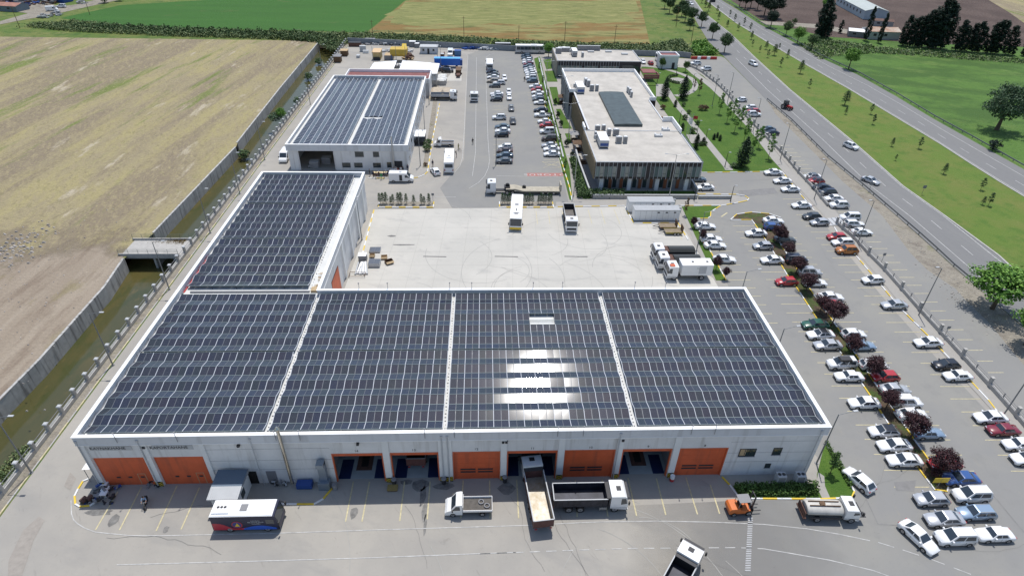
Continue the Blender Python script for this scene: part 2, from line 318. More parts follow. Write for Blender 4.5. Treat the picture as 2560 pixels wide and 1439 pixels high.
sheet('ploughed_field', [[(147.23,391.98), (165, 600), (560, 600), (480, 350), (248.79,286.81), (202.38,291.91), (161.49,302.26), (144.22,338.87)]], .05, G['plough'])
sheet('track', [[(141.93,336.74), (142.95,327.25), (167.56,319.7), (176.11,308.08), (181.6,317.03), (174.09,329.31), (148.83,334.29)]], .08, G['verge'])
sheet('dry_field_far', [[(318.19,410.79), (400, 430), (560, 420), (289.36,340.87), (302.98,371.85)]], .07, G['dry'])
# highway
NL = [(96, 470), (119.29,393.4), (106.86,323.03), (101.66,288.71), (100.24,262.88), (96.39,205.51), (96.27,184.63), (94.38,156.02), (94.74,137.97), (94.7,122.03), (94.49,106.63), (94.25,94.04), (94.25,80.91), (101, 40), (94, -60)]
NR = [(104, 470), (124.83,393.88), (119.45,357.85), (117.31,306.24), (113,260.92), (109.54,217.59), (107.59,169.61), (105.3,137.95), (106.13,122.06), (106.62,104.76), (105.55,95.96), (109, 50), (106, -60)]
FL = [(117, 470), (131.79,394.49), (128.4,330.04), (129.02,287.19), (130.33,252.18), (132.07,218.31), (132.6,189.64), (133.04,166.49), (132.62,152.37), (132.54,140.37), (132.74,132.19), (137, 60), (140, -60)]
FR = [(128, 470), (141.71,395.36), (141.4,367.93), (139.76,327.04), (141.45,293.73), (141.63,263.2), (144.85,237.78), (145.13,211.78), (144.39,188.47), (144.65,170.24), (144.99,148.51), (149, 60), (152, -60)]
sheet('highway_near_carriageway', [NL+NR[::-1]], .05, G['road'])
sheet('highway_far_carriageway', [FL+FR[::-1]], .05, G['road'])
sheet('highway_median_grass', [NR+FL[::-1]], .03, G['median'])
sheet('access_road', [[(80.97,247.37), (84.68,257.12), (89.41,263.67), (99.03,262.83), (99.74,260.31), (96.39,205.51), (94.9,196.77), (93.81,191.65), (92.07,160.26), (91.01,140.52), (91.28,122.03), (88.32,105.69), (88.01,99.29), (89.57,92.72), (89.01,88.57), (88.85,82.21), (87.42,74.57), (86.24,66.78), (88, 20), (84, -60), (70, -60), (77.21,58.13), (77.85,73.29), (79.09,99.34), (81.31,135.59), (82.68,177.69), (84.63,218.67)]], .04, G['lot'])
sheet('dirt_verge', [[(96.22,205.07), (96.12,184.27), (94.25,155.74), (94.62,137.73), (94.59,121.84), (94.38,106.47), (94.16,93.9), (94.08,80.68), (101, 40), (94, -60), (80, -60), (88, 20), (86.24,66.78), (87.42,74.57), (88.85,82.21), (89.01,88.57), (89.57,92.72), (88.01,99.29), (88.32,105.69), (91.28,122.03), (91.01,140.52), (92.07,160.26), (93.81,191.65)]], .035, G['verge'])
# compound
BK = [(-57.6, 278), (-58.45,277.8), (-13.81,271.84), (27.95,263.97), (80.64,259.43), (86.22,258.44)]
FN = [(80.97,247.37), (82.73,242.87), (83.64,237.38), (84.03,230), (84.4,223.48), (84.48,218.19), (84.54,212.19), (84.16,205.16), (83.37,196.07), (82.87,185.06), (82.68,177.69), (82.53,159.83), (82.19,152.85), (81.61,145.7), (81.31,135.59), (80.33,124.96), (78.77,115.93), (78.87,110.79), (78.94,105.24), (79.09,99.34), (78.7,92.66), (78.28,86.08), (78.12,79.75), (77.85,73.29), (77.69,66.56), (77.38,60.29), (76.61,52.86), (76, 20), (76, -60)]
sheet('compound_asphalt', [[(-57.6, -60)]+BK+FN], .02, G['apron'])
sheet('car_park', [[(55.02,145.31), (77.59,146.29), (77.32,132.24), (75.44,113.72), (73.88,91.12), (73.5,72.08), (73.86,61.07), (73.26,52.93), (73, 30), (73, 8), (47, 8), (47, 45), (44.2, 55), (44.2, 76), (46.09,95.85), (46.47,120.6), (47.48,126.86), (50.94,132.96)]], .03, G['lot'])
def fadex(m, x0, x1):
    n = m.node_tree.nodes; l = m.node_tree.links; b = n['Principled BSDF']; g = n.new('ShaderNodeNewGeometry'); sp = n.new('ShaderNodeSeparateXYZ'); l.new(g.outputs['Position'], sp.inputs[0])
    t = n.new('ShaderNodeTexNoise'); t.inputs['Scale'].default_value = .12; t.inputs['Detail'].default_value = 8; l.new(g.outputs['Position'], t.inputs['Vector'])
    a = n.new('ShaderNodeMath'); a.operation = 'MULTIPLY_ADD'; a.inputs[1].default_value = 16; l.new(t.outputs['Fac'], a.inputs[0]); l.new(sp.outputs['X'], a.inputs[2])
    r = n.new('ShaderNodeMapRange'); r.inputs['From Min'].default_value = x0+8; r.inputs['From Max'].default_value = x1+8; l.new(a.outputs[0], r.inputs['Value']); l.new(r.outputs[0], b.inputs['Alpha']); return m
lf = G['lot'].copy(); lf.name = 'car_park_asphalt_blend'
sheet('front_asphalt', [[(5, 8), (47, 8), (47, 48.5), (45.89,46.57), (31.73,46.82), (5, 46)]], .028, fadex(lf, 16, 40))
sheet('staff_car_park', [[(-6.83,261.02), (0.74,272.59), (19.89,268.16), (19.47,256.63), (19.68,184.37), (19.47,125.75), (-7.59,125.66), (-10.93,136.09), (-5.59,153.12)]], .03, G['lot'])
sheet('concrete_yard', [[(-25.93,93.54), (-25.1,124.82), (2.9,125.7), (32.31,126.4), (32.71,118.17), (42.64,118.18), (43.43,115.48), (43.89,93.84), (40, 80.5), (-26, 80.5)]], .035, G['yard'])
sheet('pavement', [[(45.81,132.07), (60.15,132.58), (63.03,131.52), (62.53,129.6), (59.74,128.55), (55.49,127.3), (45.45,127.05), (32.71,127.01), (16.29,126.34), (16.53,128.77), (26.96,129.23)],
    [(44.92,126.85), (45.87,126.85), (44.19,96), (43.45,97.39)],
    [(-22.69,235.36), (-16.01,235.63), (-13.87,147.86), (-17.16,141.28), (-18.81,142.92), (-20.34,164.11)]], .045, G['pave'])
# lawns
sheet('lawn', [
    [(61.61,245.41), (69.42,247.46), (80.16,244.46), (82.67,234.13), (82.82,213.04), (81.46,190.59), (80.56,172.01), (77.79,146.79), (56.14,145.57), (58.28,153.91), (57.89,204.83), (60.01,240.83)],
    [(45.66,126.45), (54.98,126.89), (51.77,123.88), (50.96,121.56), (50.18,120.79), (46.44,120.51), (46.09,95.85), (44.15,95.86)],
    [(43.28,50.56), (46.77,55.75), (46.92,52.78), (46.88,47.8), (46.04,46.86), (44.29,46.78), (41.82,47.01)],
    [(31.55,48.99), (42.46,49), (41.84,46.95), (31.85,47.17)],
    [(19.92,256.03), (22.59,259.26), (22.11,229.26), (21.92,184.42), (21.97,148.24), (20.51,129.83), (19.84,129.82), (19.85,152.11), (19.7,217)],
    [(23.52,254.36), (26.87,255.74), (25.91,241.67), (23.64,240.47)], [(22.85,238.25), (26.43,238.93), (26.37,224.41), (22.58,224.27)],
    [(22.76,218.03), (25.46,218.12), (24.9,198.94), (22.66,198.88)], [(22.89,194.52), (24.45,194.56), (25.99,176.89), (23.34,176.84)],
    [(23.39,172.9), (24.93,172.93), (24.33,164.83), (23.54,167.86)], [(22.51,154.82), (24.46,154.85), (25.12,136.34), (26.24,130.69), (23.12,130.26)],
    [(27.8,134.58), (50.95,134.72), (50.93,131.24), (27.19,130.7)]], .06, G['grass'])
gp = MB()
gp.strip([(64.81,221.35), (64.33,212.47), (63.66,198.08), (63.93,187.93), (63.82,180.74), (63.93,171.17), (63.97,160.52), (64.07,149.47), (63.84,147.16)], 2.1, .075)
gp.strip([(61.92,246.86), (63.79,246.65), (67.33,245.36), (69.55,244.02), (73.21,239.15), (75.34,235.6), (76.96,231.29), (77.32,227.21), (76.49,222.23), (74.66,217.4), (72.58,214.09), (69.55,210.83), (65.65,209.39)], 2.0, .079)
gp.strip([(80.16,245.6), (80.41,236.71), (81.41,227.36), (82.13,218.58), (82.18,209), (81.88,194.46), (81.57,181.46), (80.65,167.89), (79.47,154.18), (79.12,142.35), (79.13,130.74), (78.75,121.04), (78.5,112.5), (78.06,97.9), (77.5,90.97), (76.87,81.09), (76.59,72.82), (76.13,67.65), (76.01,60.08), (75.92,55.7)], 2.7, .082)
gp.strip([(82.11,248), (83.64,237.38), (84.4,223.48), (84.54,212.19), (83.37,196.07), (82.68,177.69), (82.53,159.83), (81.61,145.7), (81.31,135.59), (80.33,124.96), (78.87,110.79), (79.09,99.34), (78.28,86.08), (77.85,73.29), (77.38,60.29), (76.61,52.86)], 2.2, .071)
gp.poly([(59.35,172.6), (62.96,172.66), (63.65,170.11), (63.38,166.07), (58.96,165.69)], .086); gp.poly([(62.05,222.71), (65.31,222.82), (64.85,215.68), (63.04,208.43), (58.7,208.3)], .086); gp.poly([(43.58,50.87), (44.09,50.22), (43.47,48.67), (43.32,46.92), (42.27,46.89), (42.32,48.7)], .075)
struct(gp.build('garden_path', G['pave']))
sheet('garden_circle', [[(68.31,228.92), (69.99,230.77), (72.42,231.38), (74.53,229.65), (75.35,227.14), (73.01,224.07), (70.34,223.49), (68.32,225.39)]], .08, G['pave'])
# dry strip beside the service building, canal verge
sheet('dry_strip', [[(-18.83,235.51), (-16.75,235.6), (-15.62,202.72), (-14.87,170.29), (-14.69,147.85), (-16.12,147.84), (-16.36,170.26), (-17.06,202.68)]], .06, G['verge'])
sheet('verge_strip', [[(-59, -20), (-57.9, -20), (-57.9, 276), (-59, 276)]], .05, G['verge'])
sheet('sand_lot', [[(-14.59,222.96), (-11.64,238.49), (-8.77,238.61), (-8.34,224.16), (-12.64,224)], [(-46.39,229.25), (-40.19,243.96), (-34.45,247.06), (-16.56,245.54), (-16.01,235.63), (-46.39,229.25)]], .06, G['yard'])

# painted markings
def fam(A0, A1, B0, B1, n, w=.12, skip=()):
    b = MB()
    for i in range(n):
        if i in skip: continue
        t = i/(n-1); p = [(a[0]+(c[0]-a[0])*t, a[1]+(c[1]-a[1])*t) for a, c in ((A0, B0), (A1, B1))]
        b.strip(p, w, .045)
    return b
bay = MB()
for a in (fam((46.5,114.78), (50.95,114.78), (45.81,82.62), (50.87,82.57), 13), fam((54.68,117.28), (59.45,117.28), (52.44,48.36), (57.03,48.26), 27),
          fam((63.16,114.78), (67.08,114.77), (59.78,50.73), (64.62,50.63), 25), fam((71.4,130.49), (75.68,130.51), (69.63,50.53), (74.53,50.43), 31),
          fam((83.23,164.56), (87.51,164.63), (79.76,69.52), (82.31,69.48), 36),
          fam((51.16,139.73), (57.49,139.78), (51.19,133.84), (57.13,133.88), 3),
          fam((14.57,211.37), (17.61,211.46), (15.65,150.23), (18.82,150.26), 20), fam((2.9,226.04), (6.39,226.17), (2.2,149.3), (5.12,149.34), 22)):
    bay.add(a.v, a.f)
for a, c in (((-38.72,50.55), (-38.56,44.18)), ((-35.84,50.19), (-35.76,44.33)), ((-43.01,50.41), (-42.84,44.42)), ((-45.59,49.81), (-45.6,44.49)), ((-16.88,50.7), (-16.81,44.93)), ((-14.84,50.65), (-14.86,44.89)),
             ((-10.41,50.56), (-10.38,44.86)), ((-7.16,50.49), (-7.12,45.01)), ((-2.96,50.59), (-3.1,45.05)), ((0.41,50.51), (0.44,44.98)), ((3.88,50.5), (3.87,44.91)), ((11.4,50.28), (10.98,44.9)), ((14.88,50.33), (14.73,44.89)),
             ((18.27,50.47), (18.25,44.9)), ((21.95,50.39), (21.86,44.96)), ((25.84,50.48), (25.78,44.95)), ((28.68,49.23), (28.54,44.97))):
    bay.strip([a, c], .16, .045)
for a, c in (((11.51,124.16), (11.44,118.15)), ((14.34,124.16), (14.17,118.15)), ((23.53,124.98), (23.46,118.16)), ((26.48,124.99), (26.39,118.17)), ((29.54,125), (29.68,118.17)), ((17.4,124.56), (17.48,121.87)), ((42.19,118.18), (41.66,111.18))): bay.strip([a, c], .12, .05)
for pts in ([(15.06,152.05), (19.53,152.1), (19.98,148.22), (15.07,148.17), (19.53,152.1)], [(15.06,152.05), (19.98,148.22)]): bay.strip(pts, .12, .045)
bay.strip([(53.45,121.56), (55.48,123.5)], .3, .045); struct(bay.build('parking_bay_lines', M['yline']))
wl = MB()
wl.strip([(-50.6,48.64), (-49.52,46.74), (-48.87,45.94), (-48.07,45.35), (-46.91,44.73), (-45.46,44.2), (-41.31,43.66), (-37.09,43.56), (-24.38,43.57), (-13.34,43.73), (4.42,43.91), (12.59,44.17), (20.7,44.14), (27.43,43.83), (33.44,43.39), (38.44,42.68), (42.14,41.84), (45.32,40.93)], .10, .05)
wl.strip([(46.17,40.7), (48.7,39.61), (51.33,38.39), (55.13,36.27)], .10, .05, dash=(1.7, .9))
wl.strip([(-41.07,40.05), (-23.45,40.12), (-13.21,40.2), (3.34,40.48)], .10, .05)
wl.strip([(-0.77,40.38), (10.76,40.58), (17.26,40.63), (28.99,40.44), (32.22,40.21)], .10, .05, dash=(1.2, .7))
wl.strip([(32.22,40.21), (34.49,39.72), (39.25,38.64), (43.77,37.25), (45.18,36.52)], .10, .05)
wl.strip([(-9.37,262.62), (-7.84,262.25), (-6.8,259.76), (-6.78,255), (-6.66,236.75), (-6.35,198.89), (-6.1,176.92), (-6.05,154.45), (-6.52,149.21), (-7.67,145.44), (-10.06,141.58), (-13.31,139.23), (-20.77,138.26), (-28.71,137.97)], .10, .05)
wl.strip([(-3.3,256.81), (-2.9,198.99), (-2.61,158.06), (-3.21,143.06)], .10, .05)
wl.strip([(4.01,263.46), (2.18,261.45), (0.69,257.61), (0.32,253.92), (0.44,227.96), (0.62,199.08), (0.84,167.47), (1.16,152.68), (0.84,148.02), (-0.1,143.09), (-1.58,139.32), (-3.92,135.92)], .10, .05)
wl.strip([(-25.92,131.05), (-6.88,131.15)], .10, .05); wl.strip([(2.73,143.11), (19.89,142.55)], .10, .05); wl.strip([(18.04,139.24), (20.53,139.26)], .10, .05)
wl.strip([(-26.84,127.98), (-25.11,127.98)], .10, .05)
struct(wl.build('road_lines', M['wline']))
hl = MB()
def off(L, Rr, t): return [(a[0]+(c[0]-a[0])*t, a[1]+(c[1]-a[1])*t) for a, c in zip(L, Rr)]
q = min(len(FL), len(FR)); hl.strip(off(FL, FR, .06), .18, .07); hl.strip(off(FL, FR, .72), .16, .07); hl.strip(off(FL, FR, .38), .15, .07, dash=(4, 7))
NRi = [(124.83,393.88), (119.45,357.85), (117.03,311.29), (113,260.92), (109.54,217.59), (107.59,169.61), (105.3,137.95), (106.13,122.06), (105.55,95.96)]
sh = lambda L, d: [(x-d, y) for x, y in L]
hl.strip(sh(NRi, .4), .18, .07); hl.strip(sh(NRi, 4.6), .15, .07, dash=(4, 7)); hl.strip(sh(NRi[3:], 8.4), .16, .07)
struct(hl.build('highway_lines', M['wline']))
# OTOBUS bay lettering (reads from the far side)
b = MB(); b.poly([(10.61,144.89), (19.84,144.97), (19.84,143.03), (10.6,142.95)], .05); struct(b.build('bus_bay_band', mat('faded_red', (.36, .16, .14), .9, v=.15, sc=1)))
to = text('OTOBÜS', 1.6, (*(15.24,143.95), .058), (0, 0, math.pi), M['wline'], 'bus_bay_lettering', ext=0, sp=1.25); struct(to); to.scale = (1.5, .95, 1)

# kerbs
def kerb(pts, w=.2, z=.15, m2=True, name='kerb'):
    b = MB(); b.wall(pts, w, 0, z, 0, 1 if m2 else None, 2.0); return struct(b.build(name, [M['whitew'], M['yellow']] if m2 else [M['conc']]))
for L in ([(46.59,120.41), (46.09,95.85)], [(46.44,120.51), (50.18,120.79), (50.96,121.56), (51.77,123.88), (54.98,126.89), (59.74,128.55), (62.34,129.6), (63.11,130.66), (62.67,132.16), (60.76,132.91), (51.43,132.97)],
          [(44.47,126.95), (54.92,126.99)], [(51.45,141.15), (51.43,132.97)], [(55.51,145.57), (77.69,146.54)], [(77.59,146.29), (76.78,134.44), (76.33,124.54)], [(77.35,116.75), (76.95,114.42), (76.16,104.63), (75.81,97.63), (75.15,86.59), (75.55,78.69), (75.57,70.14), (75.55,63.5), (74.73,56.45)],
          [(55.07,120.05), (59.92,120.06), (59.85,115.93), (59.49,107.05), (58.79,97.65), (58.83,93.74), (58.38,83.62), (58.18,74.15), (57.94,64.71), (57.63,59.12), (57.36,51.25), (57.47,47.82), (58.94,47.54), (59.52,48.2), (59.68,56.2), (60.2,69.58), (60.51,74.12), (60.86,81.2), (61.08,90.97), (61.7,101.04), (62.13,108.72), (63.61,116.38)],
          [(55.07,120.05), (57.45,122.72), (61.35,123.71), (65.09,122.94), (67.02,121.02)],
          [(46.77,55.75), (46.92,52.78), (46.88,47.8), (46.04,46.86), (41.96,46.77), (32.83,47.03), (31.68,47.42), (31.18,49.12), (30.59,50.38)],
          [(-50.05,51.82), (-50.62,51.41), (-50.6,50.27), (-50.47,49.22), (-49.76,48.06), (-49.06,47.7), (-47.93,47.79), (-47.32,48.46)],
          [(-25.21,47.51), (-21.09,47.42), (-20.13,48.14), (-19.36,49.66)],
          [(-24.57,104.97), (-25.07,124.63)], [(32.31,126.4), (32.78,118.54), (42.73,118.55), (42.94,111.18)], [(2.9,125.7), (32.39,126.8)], [(-24.4,126.19), (-11.71,126.24)],
          [(20.31,152.38), (20.59,136.3), (20.39,129.62)], [(-28.99,141.41), (-18.64,141.27), (-16.73,141.99), (-15.18,143.67), (-14.6,145.37), (-14.87,170.29), (-14.72,198.66)],
          [(19.52,224.16), (19.68,184.37), (20.2,153.44)]): kerb(L)
b = MB(); b.wall([(-57.85, -20), (-57.85, 277)], .18, 0, .12, 0, 1, 2.2); struct(b.build('kerb', [M['yline'], M['conc']]))
for L in (NR, FL): kerb(L[1:], .4, .14, False)
b = MB(); b.prism([(31.89,44.42), (32.48,44.41), (29.71,37.48), (28.98,37.5)], .02, .05, 0)
dg = b.build('drain_grate', [mat('grate_steel', (.16, .16, .16), .6, .3, v=.3, sc=8)]); tag(dg, 'long grey steel drain grate across the road below the forklift', 'drain grate')
g0, g1 = (32.18,44.41), (29.35,37.49); bars = MB()
for i in range(24):
    t = (i+.5)/24; x = g0[0]+(g1[0]-g0[0])*t; y = g0[1]+(g1[1]-g0[1])*t; bars.box(x-.3, x+.3, y-.045, y+.045, .052, .066)
bars.build('grate_bars', M['lgrey'], dg)
# slot drains and manholes
for i, (a, c) in enumerate((((-12.43,104.77), (-7.81,104.61)), ((1.86,104.73), (6.52,104.56)), ((15.89,104.68), (20.57,104.51)))):
    b = MB(); b.wall([a, c], .22, .02, .055); tag(b.build('slot_drain', M['dark']), ('left', 'middle', 'right')[i]+' dark slot drain in the pale concrete yard', 'drain', 'slot drains in the concrete yard')
# tyre marks and stains with a shape of their own
st = MB(); r2 = random.Random(3)
for cx, cy, rr, a0, a1 in [(r2.uniform(-20, 34), r2.uniform(84, 122), r2.uniform(4, 16), *(lambda q: (q, q+r2.randrange(40, 150)))(r2.randrange(0, 360))) for _ in range(26)] + [(r2.uniform(-45, 45), r2.uniform(28, 42), r2.uniform(6, 22), *(lambda q: (q, q+r2.randrange(20, 80)))(r2.randrange(0, 360))) for _ in range(22)] + list(((8, 93, 7, 100, 260), (10, 93, 8.5, 110, 250), (3, 97, 12, -60, 40), (22, 96, 9, 20, 150), (-5, 100, 14, -40, 30), (-4, 40, 12, 30, 120), (14, 38, 10, 60, 170), (20, 41, 8, 200, 300), (30, 100, 9, 80, 180))):
    st.strip([(cx+rr*math.cos(R(a)), cy+rr*math.sin(R(a))) for a in range(a0, a1, 6)], .09, .041)
struct(st.build('tyre_marks', mat('tyre_mark', (.335, .325, .30), .9, v=.12, sc=.6)))
oil = MB()
def blob(px, rx, ry, k=10):
    p = [(px[0]+rx*(.7+.5*r2.random())*math.cos(2*math.pi*i/k), px[1]+ry*(.7+.5*r2.random())*math.sin(2*math.pi*i/k)) for i in range(k)]; oil.poly(p, .043)
for c_, rx, ry in (((-8.41,49.97), 1.1, .9), ((-7.92,48.28), .45, 1.6), ((-7.54,45.99), .35, 1.5), ((-7.31,44.34), .2, 1.6), ((-44.13,45.67), .5, .9), ((-46.29,46.86), 1.6, .5), ((-37.51,44.35), .35, .5), ((-5.36,49.72), 1.3, .6), ((2.47,49.25), 1.2, .9), ((-16.01,46.07), .5, .8), ((-10.22,50.43), .9, .4), ((-19.61,112.92), .9, .4), ((-16.73,109.3), 2.4, .3), ((10.03,46.44), .8, .4)): blob(c_, rx, ry)
struct(oil.build('oil_stains', mat('oil_stain', (.17, .165, .155), .7, v=.4, sc=1.5)))

G['soil'] = ground('island_soil_and_grass', [((.06, .10, .022), .22, (1, 1), 0, .46, .56, .9), ((.13, .095, .06), .5, (1, 1), 0, .5, .62, .8), ((.05, .035, .025), 1.5, (1, 1), 0, .52, .66, .5)], (.085, .062, .042), bump=.8, bsc=3)
sheet('island_ground', [[(55.07,120.05), (57.45,122.72), (61.35,123.71), (65.09,122.94), (67.02,121.02), (63.61,116.38), (62.13,108.72), (61.7,101.04), (61.08,90.97), (60.86,81.2), (60.51,74.12), (60.2,69.58), (59.68,56.2), (59.52,48.2), (58.94,47.54), (57.47,47.82), (57.36,51.25), (57.63,59.12), (57.94,64.71), (58.18,74.15), (58.38,83.62), (58.83,93.74), (58.79,97.65), (59.49,107.05), (59.85,115.93), (59.92,120.06)]], .06, G['soil'])
# slab joints and cracks
jt = MB(); r6 = random.Random(17)
for k in range(1, 13): jt.strip([(-25.5+k*5, 81.5), (-23+k*5-.1*k, 126)], .035, .043)
for k in range(1, 9): jt.strip([(-25.5, 81.5+k*5), (43.5, 81.5+k*5)], .035, .0435)
struct(jt.build('slab_joints', mat('joint_grey', (.33, .32, .29), .9)))
ck = MB()
for (x, y, a, n) in ((8.2, 44, -80, 14), (8.6, 46, -86, 20), (3, 48, -75, 12), (-10, 47, -70, 10), (-40, 46, 10, 12), (22, 41, -30, 16), (27, 36, -40, 10), (45, 44, 60, 16), (52, 40, 5, 18), (48, 48, 20, 14), (-53, 60, 85, 20), (-55, 90, 92, 26), (-20, 38, 4, 24), (0, 34, -3, 24), (55, 120, 5, 14), (46, 122, -12, 16), (-8, 150, 88, 20), (-12, 170, 95, 22), (5, 160, 80, 16), (47, 100, 70, 20), (61, 70, 100, 22), (72, 90, 96, 22), (85, 120, 95, 24), (-30, 41, 170, 16)):
    p = [(x, y)]; an = a
    for _ in range(n): an += r6.uniform(-28, 28); an = a+(an-a)*.7; p.append((p[-1][0]+.9*math.cos(R(an)), p[-1][1]+.9*math.sin(R(an))))
    ck.strip(p, r6.uniform(.025, .05), .047)
struct(ck.build('cracks', mat('crack_dark', (.20, .195, .185), .9)))
pt = MB()
for (a, w) in (([(48.07,48.39), (47.46,43.07), (50.32,42.84)], .12), ([(64.51,50.44), (64.73,41.58)], .12), ([(65.32,140.79), (79.75,142.59)], .1)): pt.strip(a, w, .048)
for q in ([(61.98,135.01), (71.64,136.65), (71.39,133.52), (61.33,131.72)], [(52.86,49.09), (55.95,49.34), (54.67,47.64), (52.39,47.81)]): pt.poly(q, .0465)
ds = MB(); ds.poly([(-53.18,40.88), (-53.87,44.63), (-53.13,46.47), (-52.16,45.91), (-51.92,43.3), (-50.63,38.99), (-52.13,39.03)], .0462); ds.poly([(-52.59,50.73), (-52.96,52.87), (-51.77,51.92), (-51.48,50.11)], .0462)
struct(ds.build('dust_streak', mat('dust_streak', (.30, .272, .24), .9, v=.12, sc=1.5)))
struct(pt.build('asphalt_patches', mat('asphalt_patch', (.205, .20, .195), .9, v=.15, sc=1)))
# ---------------------------------------------------------------- buildings
def ring(b, out, t, z0, z1, m=0, top=None):
    """band of thickness t inside a right-angled outline (counter-clockwise)"""
    n = len(out); inn = []
    for i in range(n):
        p, q, r = out[i-1], out[i], out[(i+1) % n]; s = [q[0], q[1]]
        for a, c in ((p, q), (q, r)):
            d = math.dist(a, c); s[0] += -(c[1]-a[1])/d*t; s[1] += (c[0]-a[0])/d*t
        inn.append(tuple(s))
    for i in range(n):
        j = (i+1) % n; a, c, d, e = out[i], out[j], inn[j], inn[i]
        b.quad((*a, z0), (*c, z0), (*c, z1), (*a, z1), m); b.quad((*d, z0), (*e, z0), (*e, z1), (*d, z1), m)
        b.quad((*a, z1), (*c, z1), (*d, z1), (*e, z1), m if top is None else top); b.quad((*e, z0), (*d, z0), (*c, z0), (*a, z0), m)
    return b
def grow(out, t):
    n = len(out); r = []
    for i in range(n):
        p, q, s = out[i-1], out[i], out[(i+1) % n]; v = [q[0], q[1]]
        for a, c in ((p, q), (q, s)):
            d = math.dist(a, c); v[0] -= -(c[1]-a[1])/d*t; v[1] -= (c[0]-a[0])/d*t
        r.append(tuple(v))
    return r
def window(par, x0, x1, z0, z1, y, n=2, blind=False):
    """window in a wall facing -Y"""
    b = MB(); f = .07
    b.box(x0-f, x1+f, y-.05, y, z0-f, z0).box(x0-f, x1+f, y-.05, y, z1, z1+f).box(x0-f, x0, y-.05, y, z0, z1).box(x1, x1+f, y-.05, y, z0, z1)
    for i in range(1, n): x = x0+(x1-x0)*i/n; b.box(x-.03, x+.03, y-.045, y, z0, z1)
    w = b.build('window', M['dark'], par); MB().box(x0, x1, y-.02, y-.012, z0, z1).build('pane', M['wglass'], w)
    if blind: MB().box(x0+.05, x0+(x1-x0)*.4, y-.027, y-.022, z0+.1, z1).build('blind', M['woodl'], w)
    MB().box(x0-.12, x1+.12, y-.12, y, z0-.15, z0-f-.003).build('sill', M['lgrey'], w); return w
def chevron(par, x0, x1, y, z1=.9):
    b = MB(); b.box(x0, x1, y-.03, y, 0, z1, 0)
    xm = (x0+x1)/2; k = 0; z = -.1
    while z < z1-.1:
        for sx in (x0, x1):
            a, c = (sx, xm) if sx < xm else (xm, sx); dz = .3
            za, zc = (z+dz, z) if sx < xm else (z, z+dz)
            q = [(a, max(0, min(z1, za))), (c, max(0, min(z1, zc))), (c, max(0, min(z1, zc+.14))), (a, max(0, min(z1, za+.14)))]
            b.quad(*[(px, y-.036, pz) for px, pz in q], 1)
        z += .3
    return b.build('warning_stripes', [M['black'], M['yellow']], par)
OUT = [(-48.13, 50.42), (42.2, 50.42), (42.2, 80.38), (-26.14, 80.38), (-26.14, 124.85), (-48.13, 124.85)]
hall = thing('workshop_hall', 'long L-shaped white workshop hall with orange doors under a solar roof', 'building', (0, 0, 0))
WY = 50.72; ZD = 5.2
doors = [(-47.3, -41.2, 'KAYNAKHANE'), (-40.2, -34.2, 'KAPORTAHANE'), (-18.92, -12.72, '14'), (-11.8, -5.92, '13'), (-4.17, 1.72, '12'), (2.58, 8.84, '11'), (9.75, 16.1, '10'), (16.99, 23.27, '9'), (24.2, 30.39, '8')]
OPEN = {'14', '13', '11', '9'}
b = MB(); x = -47.83
for x0, x1, _ in doors:
    b.box(x, x0, WY, WY+.35, 0, 7.98); b.box(x0, x1, WY, WY+.35, ZD, 7.98); x = x1
b.box(x, 41.9, WY, WY+.35, 0, 7.98)
b.box(-47.83, -47.48, WY+.35, 124.55, 0, 7.98); b.box(41.55, 41.9, WY+.35, 80.1, 0, 7.98)
b.box(-26.4, 41.55, 79.75, 80.1, 0, 7.98); b.box(-26.79, -26.44, 80.1, 88, 0, 7.98, 0); b.box(-26.79, -26.44, 93.6, 124.2, 0, 7.98); b.box(-26.79, -26.44, 88, 93.6, 5.2, 7.98)
b.box(-47.48, -26.44, 124.2, 124.55, 0, 7.98)
b.build('wall', M['wallg'], hall)
for x0, x1, zs in ((-34.1, -19.0, (2.6, 4.3, 6.35)), (30.5, 41.9, (2.6, 4.3, 6.35))):
    for z in zs: MB().box(x0, x1, WY-.012, WY, z, z+.03).build('wall_joint', M['grey'], hall)
for y in (57, 63, 69, 75): MB().box(41.9, 41.912, y, y+.04, 0, 7.9).build('wall_joint', M['grey'], hall)
b = MB(); ring(b, OUT, .35, 7.78, 9.1); b.build('parapet', M['fascia'], hall)
b = MB(); ring(b, grow(OUT, .06), .5, 9.1, 9.17); ring(b, grow(OUT, .03), .03, 7.70, 7.775, 0); b.build('coping', M['coping'], hall)
b = MB(); b.poly(grow(OUT, -.3), 8.1); b.box(-47.8, 41.9, 50.75, 51.4, 8.1, 8.35); b.build('roof', M['roofm'], hall)
b = MB(); b.poly(grow(OUT, -.3), 7.99); b.build('ceiling', M['grey'], hall)
